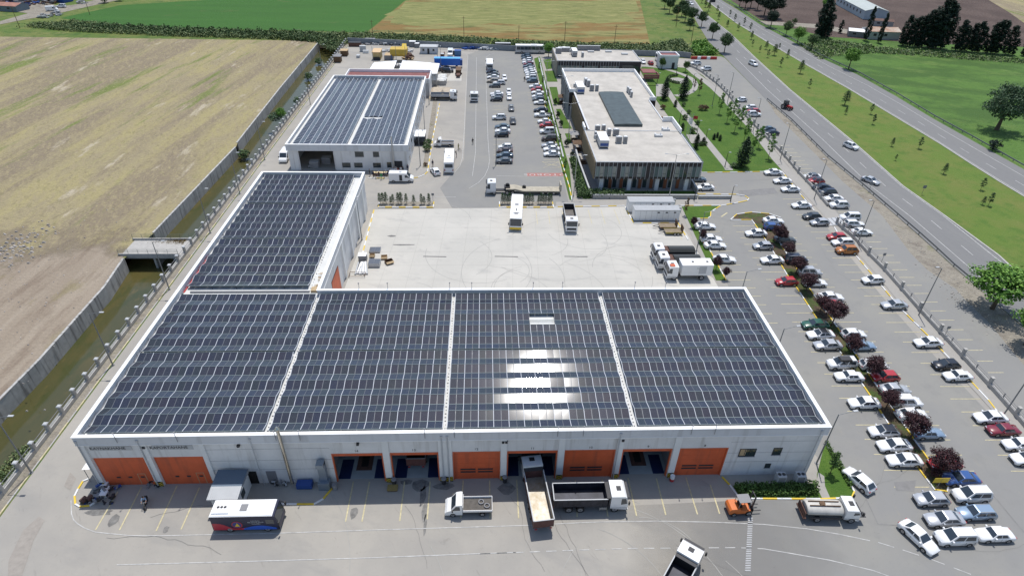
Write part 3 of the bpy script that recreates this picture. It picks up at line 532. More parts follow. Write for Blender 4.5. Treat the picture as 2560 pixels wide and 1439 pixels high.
# buttress piers between the doors, chevrons at their feet
pier = [(-48.0, -47.35), (-41.15, -40.25), (-34.15, -33.6), (-12.66, -11.86), (-5.86, -4.23), (1.78, 2.52), (8.9, 9.69), (16.16, 16.93), (23.33, 24.14)]
for x0, x1 in pier:
    MB().box(x0, x1, WY-.22, WY-.003, 0, 7.68).build('pier', M['whitew'], hall); chevron(hall, x0, x1, WY-.223)
for x in (-47.9, -40.9, -27.9, -5.4, -4.7, 16.3, 41.2):      # down pipes
    b = MB(); b.cyl((x, WY-.32, 0), (x, WY-.32, 8.4), .07).box(x-.14, x+.14, WY-.42, WY-.16, 8.35, 8.6); b.build('down_pipe', M['lgrey'], hall)
for x0, x1, t in doors:
    big = len(t) > 2
    if big:
        d = MB().box(x0+.02, x1-.02, WY+.1, WY+.2, 0, ZD-.02).build('door', M['orange'], hall)
        MB().box(x0+4.2, x0+4.26, WY+.08, WY+.1, .1, 2.1).box(x0+5.1, x0+5.16, WY+.08, WY+.1, .1, 2.1).box(x0+4.26, x0+5.1, WY+.08, WY+.1, 2.04, 2.1).build('wicket_frame', M['woodl'], d)
        for k in (1.6, 3.0, 4.5): MB().box(x0+k, x0+k+.45, WY+.07, WY+.1, 1.35, 1.6).build('door_window', M['dark'], d)
        MB().box(x0+.4, x0+5.2, WY-.05, WY-.003, 6.55, 7.3).build('sign_board', M['lgrey'], hall)
        text(t, .62, ((x0+x0+5.2)/2-.2, WY-.062, 6.92), (R(90), 0, 0), M['dark'], 'sign_lettering', hall)
    else:
        fr = MB().box(x0, x0+.14, WY-.04, WY+.3, 0, ZD).box(x1-.14, x1, WY-.04, WY+.3, 0, ZD).box(x0, x1, WY-.045, WY+.3, ZD-.003, ZD+.12).build('door_frame', M['orange2'], hall)
        text(t, .5, ((x0+x1)/2, WY-.012, 5.75), (R(90), 0, 0), M['dark'], 'door_number', hall)
        if t in OPEN:
            MB().box(x0+.15, x1-.15, WY+.12, WY+.3, 4.72, ZD-.01).build('door', M['orange'], hall)
        else:
            b = MB()
            for k in range(12): b.box(x0+.15, x1-.15, WY+.12+(k % 2)*.012, WY+.2, k*.43, k*.43+.43)
            d = b.build('door', M['orange'], hall)
            for k in (.9, 3.1):
                for zz in (1.25, 1.75): MB().box(x0+k, x0+k+1.9, WY+.09, WY+.12, zz, zz+.25).build('door_window', M['dark'], d)
# inside the open bays
b = MB(); b.box(-47.4, 41.5, 51.1, 66, .035, .05, 0)
for x0, x1, t in doors:
    if not t in OPEN: continue
    for xx in (x0+.1, x1-1.6): b.box(xx, xx+1.5, 51.1, 54.2, .05, .058, 1)
    if t in ('14', '9'):
        xm = (x0+x1)/2; b.box(xm-1, xm+1, 52.4, 60, .05, .06, 2); b.box(xm-.45, xm+.45, 53, 59, .06, .066, 3)
b.box(-47.4, 41.5, 66, 66.2, 0, 7.9, 4)
for x in (-41, -34, -19.5, -5, 23.7): b.box(x-.1, x+.1, 51.1, 66, 0, 7.9, 4)
b.build('interior', [mat('workshop_floor', (.34, .37, .37), .6, v=.1), mat('floor_paint_blue', (.008, .02, .075), .6), M['rust'], M['black'], M['grey']], hall)
# side doors and small windows
for x0, x1 in ((-29.9, -28.6), (-27.4, -26.2)): MB().box(x0, x1, WY-.04, WY-.003, 0, 2.3).build('service_door', M['grey'] if x0 > -28 else M['black'], hall)
window(hall, 32.0, 34.0, 3.7, 5.0, WY, 3, True); window(hall, 36.3, 37.3, 3.9, 5.1, WY, 1); window(hall, 36.0, 36.6, 1.4, 2.1, WY, 1)
MB().box(-26.42, -26.38, 88.1, 93.5, 0, 5.1).build('door', M['orange'], hall)
for y in (97, 104.5, 112, 119.5): MB().box(-26.44, -26.1, y, y+.8, 0, 7.7).build('pier', M['whitew'], hall)
for x in (-43.1, -36.2, -24.8, -22.0, -7.3, -3.8, 8.6, 11.7, 24.9, 27.8):       # flag brackets on the front parapet
    MB().cyl((x, 50.3, 8.3), (x-.02, 50.3, 9.9), .035).box(x-.07, x+.07, 50.22, 50.38, 9.85, 9.98).build('lightning_rod', M['grey'], hall)
for x in (-20, -15.5, -5.7, -2.2, 7.6, 12.3, 24.0, 29.0):
    MB().cyl((x, 80.5, 8.3), (x, 80.5, 10.2), .035).box(x-.09, x+.09, 80.4, 80.6, 10.1, 10.22).build('lightning_rod', M['grey'], hall)
for x in (-40.7, -29.7, -15.6, 1.9, 2.3, 16.6): MB().box(x, x+.3, WY-.35, WY-.003, 7.05, 7.35).build('flood_light', M['dark'], hall)
b = MB(); b.cyl((-24.2, 50.0, .8), (-24.2, 50.0, 10.6), .22, n=10).cyl((-24.2, 50.0, 10.6), (-24.2, 50.0, 10.9), .3, .12, 10)
tag(b.build('flue_pipe', mat('stainless_flue', (.5, .48, .42), .25, .9)), 'tall stainless flue pipe running up the hall front wall', 'flue pipe')
b = MB(); b.box(-20.9, -19.5, 49.4, 50.4, 0, 1.3).box(-20.7, -19.8, 49.9, 50.5, 1.3, 4.4).box(-20.7, -19.8, 49.5, 50.5, 4.0, 4.6)
tag(b.build('extractor_duct', mat('duct_metal', (.25, .30, .36), .4, .6)), 'square sheet metal extractor duct beside door fourteen', 'extractor duct')
tag(MB().box(0, 1.9, 0, .9, .1, .85).box(.05, .15, .1, .8, 0, .1, 1).box(1.75, 1.85, .1, .8, 0, .1, 1).build('blue_bin', [M['blue'], M['dark']], None, (-24.9+1.2, 49.6, 0)), 'long blue metal chest against the hall wall right of the flue', 'chest')
# front lean-to kiosk with sloping roof
kx, ky = (-34.06,47.59); kiosk = thing('service_kiosk', 'small white lean-to kiosk with a blue-grey sheet roof beside the orange doors', 'kiosk')
MB().box(-32.6, -29.5, 46.6, 50.4, 0, 2.55).build('wall', M['whitew'], kiosk)
b = MB(); b.add([(-32.9, 46.3, 2.75), (-29.3, 46.3, 2.75), (-29.3, 48.0, 3.0), (-32.9, 48.0, 3.0), (-29.3, 50.42, 3.1), (-32.9, 50.42, 3.1)], [(0, 1, 2, 3)], 0); b.add([(-32.9, 48.0, 3.0), (-29.3, 48.0, 3.0), (-29.3, 50.42, 3.1), (-32.9, 50.42, 3.1)], [(0, 1, 2, 3)], 1)
for i in range(15): x = -32.85+i*.25; b.add([(x, 46.3, 2.78), (x+.07, 46.3, 2.78), (x+.07, 48.0, 3.03), (x, 48.0, 3.03)], [(0, 1, 2, 3)], 0)
b.box(-32.9, -29.3, 46.3, 50.4, 2.55, 2.7, 0); b.build('roof', [M['lgrey'], mat('blue_grey_sheet', (.10, .14, .19), .5)], kiosk)
MB().box(-30.9, -30.0, 46.55, 46.597, 0, 2.1).build('door', M['dark'], kiosk); MB().box(-29.497, -29.45, 47.6, 48.6, 1, 2).build('window', M['wglass'], kiosk)
MB().box(-32.1, -31.7, 46.57, 46.597, 1.2, 1.9).build('notice', M['red'], kiosk)
# small canopy by the left corner
t = thing('side_canopy', 'small white sheet canopy leaning on the hall left side', 'canopy')
MB().add([(-49.8, 51.2, 2.5), (-47.85, 51.2, 2.7), (-47.85, 54.5, 2.7), (-49.8, 54.5, 2.5)], [(0, 1, 2, 3)]).build('roof', M['coping'], t)
for y in (51.4, 54.3): MB().cyl((-49.7, y, 0), (-49.7, y, 2.48), .04).build('post', M['grey'], t)
# white lean-to behind the hall
t = thing('rear_canopy', 'white ribbed sheet canopy behind the hall beside the car park', 'canopy')
b = MB(); b.add([(24.5, 80.4, 3.5), (39.5, 80.4, 3.5), (39.5, 83.6, 3.2), (24.5, 83.6, 3.2)], [(0, 1, 2, 3)])
b.add([(23.0, 80.4, 7.0), (38.2, 80.4, 7.0), (38.2, 82.6, 6.7), (23.0, 82.6, 6.7)], [(0, 1, 2, 3)])
for i in range(38): x = 23.1+i*.4; b.add([(x, 80.4, 7.05), (x+.1, 80.4, 7.05), (x+.1, 82.6, 6.75), (x, 82.6, 6.75)], [(0, 1, 2, 3)])
b.build('roof', M['coping'], t)
for x in (23.3, 30.5, 37.9): MB().box(x-.08, x+.08, 82.3, 82.46, 0, 6.7).build('post', M['steel'], t)
def twin_fan(x, y, lab):
    t = thing('air_conditioner', lab, 'air conditioner', (x, y, 0), 0, 'outdoor units by the hall corner')
    MB().box(-.55, .55, -.45, .45, .1, 1.75).box(-.45, .45, -.46, -.45, .3, 1.6, 1).build('casing', [M['lgrey'], M['grey']], t)
    for s in (-.27, .27):
        MB().cyl((s, 0, 1.75), (s, 0, 1.79), .22, n=14).build('fan', M['dark'], t)
    MB().box(-.5, .5, -.4, .4, 0, .1).build('foot', M['dark'], t)
twin_fan(37.6, 49.3, 'left of two grey twin-fan outdoor units below the small windows'); twin_fan(40.1, 49.3, 'right of two grey twin-fan outdoor units at the hall corner')

# service building with its own solar roof
O2 = [(-49.15, 145.89), (-19.22, 145.89), (-19.22, 205.45), (-49.15, 205.45)]
sb = thing('service_building', 'white flat-roofed service building with a dark open bay and solar roof', 'building')
b = MB(); W2 = 146.15
b.box(-48.9, -46.4, W2, W2+.3, 0, 5.4).box(-37.6, -19.5, W2, W2+.3, 0, 5.4).box(-46.4, -37.6, W2, W2+.3, 5.2, 5.4).box(-48.9, -48.6, 148, 205.2, 0, 5.4).box(-19.8, -19.5, W2+.3, 205.2, 0, 5.4).box(-48.6, -19.8, 204.9, 205.2, 0, 5.4).box(-37.9, -37.6, W2+.3, 160, 0, 5.4).box(-46.4, -37.9, 159.7, 160, 0, 5.4)
b.build('wall', M['wallg'], sb)
b = MB(); ring(b, O2, .3, 5.25, 6.88); b.build('parapet', M['fascia'], sb)
b = MB(); ring(b, grow(O2, .05), .42, 6.88, 6.94); b.build('coping', M['coping'], sb)
MB().poly(grow(O2, -.25), 5.9).build('roof', M['roofm'], sb)
for x0, x1, z0, z1, n in ((-32.4, -30.4, 3.75, 4.95, 3), (-27.9, -26.6, 3.75, 4.95, 2), (-35.9, -34.0, .9, 2.0, 2), (-32.9, -31.0, .9, 2.0, 2), (-31.8+5.6-6.2, -30.2, 99, 99.5, 2), (-28.2, -26.4, .9, 2.0, 2)):
    if z0 < 90: window(sb, x0, x1, z0, z1, W2, n)
window(sb, -24.7, -23.7, .9, 2.2, W2, 1); MB().box(-22.9, -20.9, W2-.04, W2-.003, 0, 2.6).build('door', M['dark'], sb)
for y in range(150, 204, 6): MB().box(-19.497, -19.45, y, y+1.8, 3.6, 4.6).build('side_window', M['wglass'], sb); MB().box(-19.497, -19.45, y, y+1.8, 1.0, 2.1).build('side_window', M['wglass'], sb)
b = MB(); b.cyl((-23.0, 145.6, 1), (-23.0, 145.6, 9.3), .2, n=10); tag(b.build('flue_pipe', M['steel']), 'grey flue pipe rising past the service building parapet', 'flue pipe')
an = thing('rear_annex', 'low annex with dark red roof behind the service building', 'building')
O3 = [(-46.3, 205.6), (-18.2, 205.6), (-18.2, 216.5), (-46.3, 216.5)]
ring(MB(), O3, .3, 0, 1); b = MB(); b.box(-46.1, -18.4, 205.8, 216.3, 0, 5); b.build('wall', M['wallg'], an); b = MB(); ring(b, O3, .3, 4.6, 6.0); b.build('parapet', M['coping'], an)
MB().poly(grow(O3, -.29), 5.1).build('roof', M['maroonroof'], an)
for k, (px0, px1) in enumerate(((-40.5, -32.0), (-30.0, -16.5))):
    t = tag(MB().add([(px0, 217.5, 4.4), (px1, 217.5, 4.4), (px1, 232.5, 3.9 if k else 4.8), (px0, 232.5, 4.8 if k else 3.9)], [(0, 1, 2, 3)]).build('shade_roof', M['coping']), ('left', 'right')[k]+' pale sheet shade roof behind the red roofed annex', 'shade roof', 'shade roofs behind the annex')
    MB().box(px0+.2, px0+.35, 217.7, 217.85, 0, 4.35).box(px1-.35, px1-.2, 217.7, 217.85, 0, 4.35).box(px0+.2, px0+.35, 232.1, 232.25, 0, 3.9).box(px1-.35, px1-.2, 232.1, 232.25, 0, 3.85).build('posts', M['steel'], t)

# office block
OF = [(26.06, 134.3), (51.3, 134.3), (51.3, 162.6), (48.9, 162.6), (48.9, 180.2), (50.9, 180.2), (50.6, 210.6), (25.9, 210.6), (25.9, 187.5), (27.1, 187.5), (27.1, 155.2), (26.06, 155.2)]
of = thing('office_building', 'two-storey flat-roofed office with vertical white fins and grey skylight', 'building')
MB().prism(OF, 3.42, 7.55, 0, 0).build('upper_wall', mat('dark_cladding', (.022, .018, .022), .5, v=.2, sc=.7), of)
b = MB(); b.box(27.5, 50.2, 135.9, 209.5, .0, 3.42, 0); b.build('lower_wall', M['grey'], of)
MB().poly(grow(OF, -.3), 7.6).build('roof', mat('office_roof', (.46, .43, .385), .9, v=.16, sc=.3), of)
b = MB(); ring(b, [(51.3, 134.3), (51.3, 162.6), (26.06, 155.2), (26.06, 134.3)][:0] or [(26.06, 134.3), (51.3, 134.3), (51.3, 155), (26.06, 155)], .3, 7.55, 7.72); b.build('low_parapet', M['lgrey'], of)
b = MB()
b.box(48.6, 51.3, 162.3, 162.6, 7.6, 8.9).box(51.0, 51.3, 153, 162.3, 7.6, 8.9).box(26.0, 26.4, 155.0, 159, 7.6, 8.5).box(25.9, 26.25, 187.5, 210.3, 7.6, 8.6).box(25.9, 50.6, 210.3, 210.6, 7.6, 8.6).box(50.3, 50.65, 180.4, 210.3, 7.6, 8.6).box(48.9, 50.95, 180.2, 180.5, 7.6, 8.6).box(26.25, 28.2, 187.5, 187.8, 7.6, 8.6).build('parapet', M['coping'], of)
MB().box(48.6, 48.9, 162.65, 180.15, 7.6, 7.85).box(27.1, 27.5, 155.25, 187.45, 7.6, 7.85).build('eaves', M['fascia'], of)
for i in range(26):          # front bays: fin, glass, floor cladding
    x = 26.12+i*1.005; MB().box(x-.04, x+.04, 134.15, 134.297, 3.3, 7.75).build('fin', M['lgrey'], of)
    if i < 25 and i not in (5, 12, 18):
        g = MB().box(x+.1, x+.9, 134.25, 134.297, 3.95, 6.55).build('window', mat('office_glass_%d' % i, [(.17, .22, .21), (.27, .28, .25), (.08, .12, .12)][i*7 % 3], .2, spec=.4) if i < 6 else M['wglass'] if i % 4 == 1 else bpy.data.materials['office_glass_%d' % (i % 3)], of)
        if i % 3 == 1: MB().box(x+.1, x+.9, 134.22, 134.247, 4.75, 4.82).build('transom', M['dark'], g)
for i in range(22):          # right side fins, left side louvres
    y = 134.8+i*.85; MB().box(51.303, 51.8, y, y+.08, 3.4, 7.7).build('fin', M['lgrey'], of)
for i in range(24):
    y = 134.8+i*.85; MB().box(25.75, 26.057, y, y+.28, 3.2, 7.55).build('louvre', M['louvre'], of)
for i in range(28): y = 156+i*1.1; MB().box(26.7, 27.097, y, y+.12, .3, 7.2).build('louvre', M['louvre'], of)
for i in range(14): y = 156.3+i*2.2; MB().box(27.05, 27.097, y, y+1.2, 3.7, 6.8).build('side_window', M['wglass'], of)
for i in range(8): y = 188.3+i*2.7; MB().box(25.85, 25.897, y, y+1.6, 3.7, 6.6).build('side_window', M['wglass'], of); MB().box(25.6, 25.897, y-.5, y-.35, 0.2, 7.5).build('louvre', M['lgrey'], of)
for i, x in enumerate((27.6, 34.4, 41.2, 48.4)): MB().box(x, x+.9, 135.2, 135.897, 0, 3.4).build('column', M['whitew'], of)
for i, x in enumerate((29.9, 32.6, 37.2, 40.0, 43.4, 46.5)): MB().box(x, x+.75, 135.7, 135.897, .3, 3.1).build('panel', mat('rust_panel_%d' % i, (.20, .07, .03), .7), of)
for i, x in enumerate((28.9, 30.9, 33.5, 35.8, 38.3, 42.4, 44.6)): MB().box(x, x+.9, 135.85, 135.897, .4, 3.0).build('window', M['wglass'], of)
sk = [(34.6, 158.0), (42.1, 158.0), (42.1, 186.1), (34.6, 186.1)]
b = MB(); secs = []
for y in (158, 160.5, 186.1): secs.append([(34.6, y, 7.6), (42.1, y, 7.6), (42.1, y, 8.25), (40.3, y, 8.38), (38.3, y, 8.42), (36.4, y, 8.38), (34.6, y, 8.25)])
b.loft(secs, smooth=False); b.build('skylight', mat('skylight_membrane', (.05, .07, .075), .5, v=.3, sc=.6), of)
b = MB(); b.box(51.3, 54.2, 167, 177, 3.2, 3.5, 0); b.box(53.9, 54.2, 167, 177, 3.5, 4.0, 1).box(51.3, 53.9, 176.7, 177, 3.5, 4.0, 1).box(48.9, 53.9, 167, 167.3, 3.5, 4, 1).build('canopy', [M['maroonroof'], M['woodl']], of)
# roof plant
def unit(x, y, z, w, d, h, lab, name='roof_fan_unit', cat='roof unit', grp='roof units on the office', m='lgrey'):
    t = thing(name, lab, cat, (x, y, z), 0, grp)
    MB().box(-w/2, w/2, -d/2, d/2, .12, h).box(-w/2+.08, w/2-.08, -d/2-.008, -d/2, .3, h-.15, 1).build('casing', [M[m], M['grey']], t)
    MB().cyl((0, 0, h), (0, 0, h+.08), min(w, d)*.38, n=12).build('fan', M['coping'], t)
    MB().box(-w/2, w/2, -d/2, d/2, 0, .12).build('base', M['dark'], t)
uo = [((29.36,154.29), 1.3, .9, 1.7, 'left unit of the row behind the timber-topped plant'), ((30.99,154.61), 1, .9, 1.7, 'second unit of the row behind the timber-topped plant'),
      ((31.94,151.76), 1, .9, 1.7, 'tall roof unit left of the widest one near the near plant box'), ((33.77,151.79), 1.5, .9, 1.7, 'widest roof unit behind the near plant box'),
      ((33.55,146.55), 1.5, .9, 1.7, 'wide roof unit standing nearest the front on the open roof'), ((35.18,146.58), 1.0, .9, 1.7, 'narrow roof unit nearest the skylight front, right one of two'),
      ((28.19,150.01), .6, .9, 1.6, 'slim roof unit left of the near plant box'),
      ((32.96,189.28), 1.3, .9, 1.8, 'grey roof unit left of the skylight far end'), ((34.52,189.33), 1.0, .9, 1.8, 'grey roof unit just left of the skylight corner'),
      ((32,195.89), 1, 2.2, 1.9, 'tall roof unit behind the far plant box'), ((32.53,194.21), 1, 2, 1.9, 'second tall roof unit behind the far plant box'),
      ((43.94,188.02), .6, 1.4, 1.7, 'left of three slim units right of the skylight'), ((44.19,186.44), .7, 1.6, 1.7, 'middle of three slim units right of the skylight'), ((44.14,183.72), .6, 1.4, 1.6, 'right of three slim units right of the skylight'),
      ((26.67,233.77), 2.4, 1.6, 2.0, 'brown-faced box unit on the far canteen roof left end')]
for (p, w, d, h, l) in uo[:-1]: unit(p[0], p[1], 7.6, w, d, h, l)
def plant(x, y, z, w, L, lab):
    t = thing('plant_box', lab, 'ventilation plant', (x, y, z), 0, 'ventilation plant boxes'); MB().box(-w/2, w/2, 0, L, .3, 2.0).box(-w/2-.05, w/2+.05, -.05, L+.05, 2.0, 2.08, 1).build('casing', [M['lgrey'], M['coping']], t)
    MB().box(-w/2+.1, w/2-.1, -.03, -.002, .6, 1.3).build('grille', M['blue'] if z > 7 else M['grey'], t); MB().box(-w/2+.1, w/2-.1, .1, L-.1, 0, .3).build('skid', M['dark'], t)
    MB().cyl((-w/2-.4, L*.8, .5), (-w/2-.4, L*.8, 1.6), .3).build('duct', M['lgrey'], t)
a = (29.29,142.81); plant(a[0], a[1], 7.6, 2.2, 6.0, 'long white ventilation plant box near the office front left')
a = (29.17,185.98); plant(a[0], a[1], 7.6, 2.2, 6.0, 'long white ventilation plant box at the office far left end')
t = thing('timber_platform', 'tan plywood sheet lying on pipes beside the near plant box', 'plywood sheet'); a = (29.16,150.52); MB().box(a[0]-1.2, a[0]+1.2, a[1]-.8, a[1]+.8, 8.8, 8.9).build('sheet', M['woodl'], t); MB().box(a[0]-1, a[0]-.9, a[1]-.7, a[1]-.6, 7.6, 8.8).box(a[0]+.9, a[0]+1, a[1]-.7, a[1]-.6, 7.6, 8.8).build('support', M['grey'], t)
for i, (p, l) in enumerate((((44.82,151.14), 'square roof hatch near the office right side'), ((47.79,155.52), 'low vent with small fan at the office right edge'))):
    t = thing('roof_hatch', l, 'roof hatch', (*p, 7.6)); MB().box(-1, 1, -.6, .6, 0, .45).build('hatch', M['lgrey'], t); MB().box(-1.1, -.8, -.3, .3, .45, .8).box(.4, .6, 0, .2, .45, 1.0).build('vent', M['coping'], t)
# canteen block behind the office
cb = thing('canteen_building', 'dark glazed canteen block with pale fins behind the office', 'building')
CO = [(26.6, 230.3), (57.5, 230.3), (57.5, 246.6), (26.6, 248.8)]
MB().prism([(26.6, 230.3), (57.5, 230.3), (57.5, 246.6), (26.6, 248.8)], 0, 5.8).build('wall', mat('canteen_cladding', (.03, .028, .035), .5), cb)
MB().poly(grow(CO, -.2), 5.85).build('roof', bpy.data.materials['office_roof'], cb)
b = MB(); b.box(26.5, 57.6, 230.15, 230.4, 5.8, 6.05).box(57.3, 57.6, 230.4, 246.6, 5.8, 6.05).box(26.5, 26.8, 230.4, 248.8, 5.8, 6.05).build('parapet', M['lgrey'], cb)
MB().box(26.3, 26.597, 230.3, 248.6, 0, 5.8).build('timber_cladding', mat('taupe_cladding', (.30, .26, .22), .8), cb)
for i in range(24): x = 26.8+i*.98; MB().box(x-.04, x+.04, 230.05, 230.297, .2, 5.9).build('fin', M['lgrey'], cb)
for i in range(23):
    if i not in (9, 15): x = 26.8+i*.98; MB().box(x+.1, x+.88, 230.24, 230.297, 1.0, 4.2).build('window', bpy.data.materials['office_glass_%d' % (i % 2)], cb)
MB().box(50.5, 57, 230.2, 230.297, 2.2, 4.6).build('shopfront', M['wglass'], cb)
b = MB(); b.box(57.6, 62.6, 226, 231, 2.9, 3.2).box(62.3, 62.6, 222, 226, 2.9, 3.6).box(57, 62.6, 221.7, 222, 2.2, 3.7).build('entrance_canopy', M['maroonroof'], cb)
ct = text('YEMEKHANE', .8, (59.6, 221.65, 3.0), (R(90), 0, 0), M['woodl'], 'sign_lettering', cb)
for i, (p, w, d, h, l) in enumerate((((27.97,241.32), 2.2, 1.4, 1.9, 'square grey unit on the canteen roof left corner'), ((36.5,236.47), .8, 1.6, 1.6, 'slim fan unit on the canteen roof'), ((30.45,244.44), 4.5, 2, 1.4, 'wide louvred unit on the canteen roof'))):
    unit(p[0], p[1], 5.9, w, d, h, l, grp='units on the canteen roof')
a = (33.63,236.34); plant(a[0], a[1], 5.9, 1.8, 5.0, 'white plant box on the canteen roof')
for i, p in enumerate(((40.71,243.73), (47.58,244.07), (53.16,240.75))):
    t = thing('roof_hatch', ('low skylight vent left on the canteen roof', 'low skylight vent in the middle of the canteen roof', 'dark framed hatch right on the canteen roof')[i], 'roof hatch', (*p, 5.9)); MB().box(-1.2, 1.2, -.7, .7, 0, .4).build('hatch', M['lgrey'], t)
t = thing('roof_screen', 'long low wall screen on the canteen rear roof edge', 'screen wall'); a, c = (35.73,245.92), (44.58,245.75); MB().box(a[0], c[0], a[1], a[1]+.25, 5.9, 7.6).build('wall', M['grey'], t); MB().box(a[0]-.1, c[0]+.1, a[1]-.05, a[1]+.3, 7.6, 7.7).build('coping', M['coping'], t)
# guard house
gx, gy = 67.9, 241.0; gh = thing('guard_house', 'small white guard house with open red roof terrace at the gate', 'guard house')
MB().box(68.2, 75.2, 243.5, 249, 0, 4.4).build('wall', M['whitew'], gh); O4 = [(68.0, 243.3), (75.4, 243.3), (75.4, 249.2), (68.0, 249.2)]
b = MB(); ring(b, O4, .35, 4.4, 5.1); b.build('parapet', M['coping'], gh); MB().poly(grow(O4, -.3), 4.5).build('roof', M['maroonroof'], gh)
MB().box(72.9, 74.0, 243.44, 243.497, 0, 2.3).build('door', M['dark'], gh); MB().box(69.6, 70.3, 243.44, 243.497, 2.4, 3.1).build('window', M['wglass'], gh)
# rear boundary wall
b = MB(); b.wall([(-58.45,277.8), (-13.81,271.84), (28.07,265.28), (81.15,261.35), (85.05,259.64)], .3, 0, 2.2); tag(b.build('boundary_wall', mat('boundary_concrete', (.24, .26, .28), .9, v=.15, sc=.5)), 'long grey concrete boundary wall in front of the wheat field', 'wall')
b = MB(); b.wall([(17.28,128.78), (18.17,128.37)], .3, 0, .8)
for nm, pts, h, lab in (('garden_wall', [(25.4, 130.7), (50.5, 130.7)], 1.0, 'low grey wall round the sunken lawn in front of the office'), ('garden_wall', [(24.9, 165), (24.7, 150), (25.1, 130.9)], 1.0, 'low grey wall along the hedge left of the office'),
                        ('garden_wall', [(50.74,130.6), (58.81,130.64)], .8, 'free standing low wall right of the white cabins'), ('garden_wall', [(51.32,140.68), (51.13,132.97)], 1.3, 'sloping retaining wall right of the office front'),
                        ('path_edging', [(21.87,256.12), (21.2,208.05), (21.16,174.16), (20.99,154.8)], .35, 'thin pale edging wall beside the parked car row lawn')):
    b = MB(); b.wall(pts, .3, 0, h); b.wall(pts, .4, h, h+.06, 1); tag(b.build(nm, [M['conc'], M['lgrey']]), lab, 'wall')
# prefab white cabins
for (x0, x1, y0, y1, lab) in ((33.0, 43.15, 119.6, 121.9, 'white ribbed cabin container standing in front'), (32.5, 42.9, 123.6, 126.2, 'white ribbed cabin container standing behind')):
    t = thing('cabin_container', lab, 'cabin', (0, 0, 0), 0, 'white cabin containers in the yard'); MB().box(x0, x1, y0, y1, .12, 2.55).box(x0+.2, x1-.2, y0+.1, y1-.1, 0, .12, 1).build('wall', [M['white'], M['dark']], t)
    b = MB(); b.box(x0-.06, x1+.06, y0-.06, y1+.06, 2.55, 2.72)
    for i in range(5): y = y0+.2+i*.45; b.box(x0, x1, y, y+.05, 2.72, 2.76)
    b.build('roof', M['lgrey'], t)
    for k in (.5, .68, .86): MB().box(x0+(x1-x0)*k, x0+(x1-x0)*k+.5, y0-.02, y0-.002, 1.95, 2.25).build('window', M['dark'], t)
    b = MB()
    for i in range(1, 8): xx = x0+(x1-x0)*i/8; b.box(xx, xx+.03, y0-.012, y0-.001, .15, 2.5)
    b.build('panel_joints', M['grey'], t); MB().cyl((x1+.15, y0+.8, 1.7), (x1+.15, y0+.8, 3.0), .25, n=10).build('vent_cowl', M['steel'], t)
# ---------------------------------------------------------------- canal walls, bridge
b = MB(); b.wall([(x-.2, y) for x, y in lp if y < 104.5], .4, -3.4, .12); b.wall([(x-.2, y) for x, y in [(-69.04,114.29), (-67.49,161.06)]], .4, -3.4, .12); b.wall([(x-.2, y) for x, y in CL2], .4, -3.4, .12)
def cw():
    m = M['concd'].copy(); m.name = 'stained_canal_concrete'; n, l, bs = nodes(m); g = n.new('ShaderNodeNewGeometry')
    mp = n.new('ShaderNodeMapping'); mp.inputs['Scale'].default_value = (.9, .9, .06); t = n.new('ShaderNodeTexNoise'); t.inputs['Scale'].default_value = 1.6; t.inputs['Detail'].default_value = 5
    l.new(g.outputs['Position'], mp.inputs[0]); l.new(mp.outputs[0], t.inputs['Vector']); r = n.new('ShaderNodeMapRange'); r.inputs['From Min'].default_value = .52; r.inputs['From Max'].default_value = .64; r.inputs['To Max'].default_value = .55
    l.new(t.outputs['Fac'], r.inputs['Value']); mx = n.new('ShaderNodeMix'); mx.data_type = 'RGBA'; mx.inputs['B'].default_value = (.07, .065, .06, 1)
    src = bs.inputs['Base Color'].links[0].from_socket; l.new(src, mx.inputs['A']); l.new(r.outputs[0], mx.inputs['Factor']); l.new(mx.outputs['Result'], bs.inputs['Base Color']); return m
M['cwall'] = cw()
tag(b.build('canal_wall', M['cwall']), 'streaked grey concrete wall holding the field back from the canal', 'canal wall')
b = MB(); b.wall([(-59.9, 5), (-59.9, 278)], .4, -3.4, -.02); tag(b.build('canal_wall', M['cwall']), 'concrete canal wall under the pillar fence', 'canal wall')
br = thing('canal_bridge', 'short concrete bridge with grey railings over the canal', 'bridge')
y0, y1 = (-70.84,105.12)[1], (-71.1,111.65)[1]
MB().box(-71.5, -59.4, y0, y1, -.55, .08).build('deck', M['conc'], br)
MB().box(-65.6, -65.2, y0+.3, y1-.3, -3.3, -.55).build('pier', M['concd'], br)
for yy in (y0+.15, y1-.4):
    MB().box(-72, -60.3, yy, yy+.25, .08, .4).build('kerb', M['conc'], br)
    b = MB()
    for k in (.75, 1.05, 1.35): b.cyl((-72, yy+.12, k), (-60.4, yy+.12, k), .03, n=5)
    for i in range(7): b.cyl((-71.9+i*1.9, yy+.12, .4), (-71.9+i*1.9, yy+.12, 1.35), .035, n=5)
    b.build('railing', mat('railing_green_grey', (.12, .15, .13), .5), br)
b = MB(); r3 = random.Random(5)
for i in range(500):
    x = -61.2-abs(r3.gauss(0, 2.5)); y = y1-1.1+r3.gauss(0, .5); z = .1
    a = r3.uniform(0, 6.3); h = r3.uniform(.1, .35); b.add([(x, y, z), (x+.1*math.cos(a), y+.1*math.sin(a), z), (x+.12*math.cos(a), y+.1*math.sin(a), z+h)], [(0, 1, 2)])
tag(b.build('dry_weeds', mat('dry_weeds', (.28, .19, .06), .9, isl=.5, v=.3)), 'dry brown weeds growing on the bridge deck', 'weeds', kind='stuff')

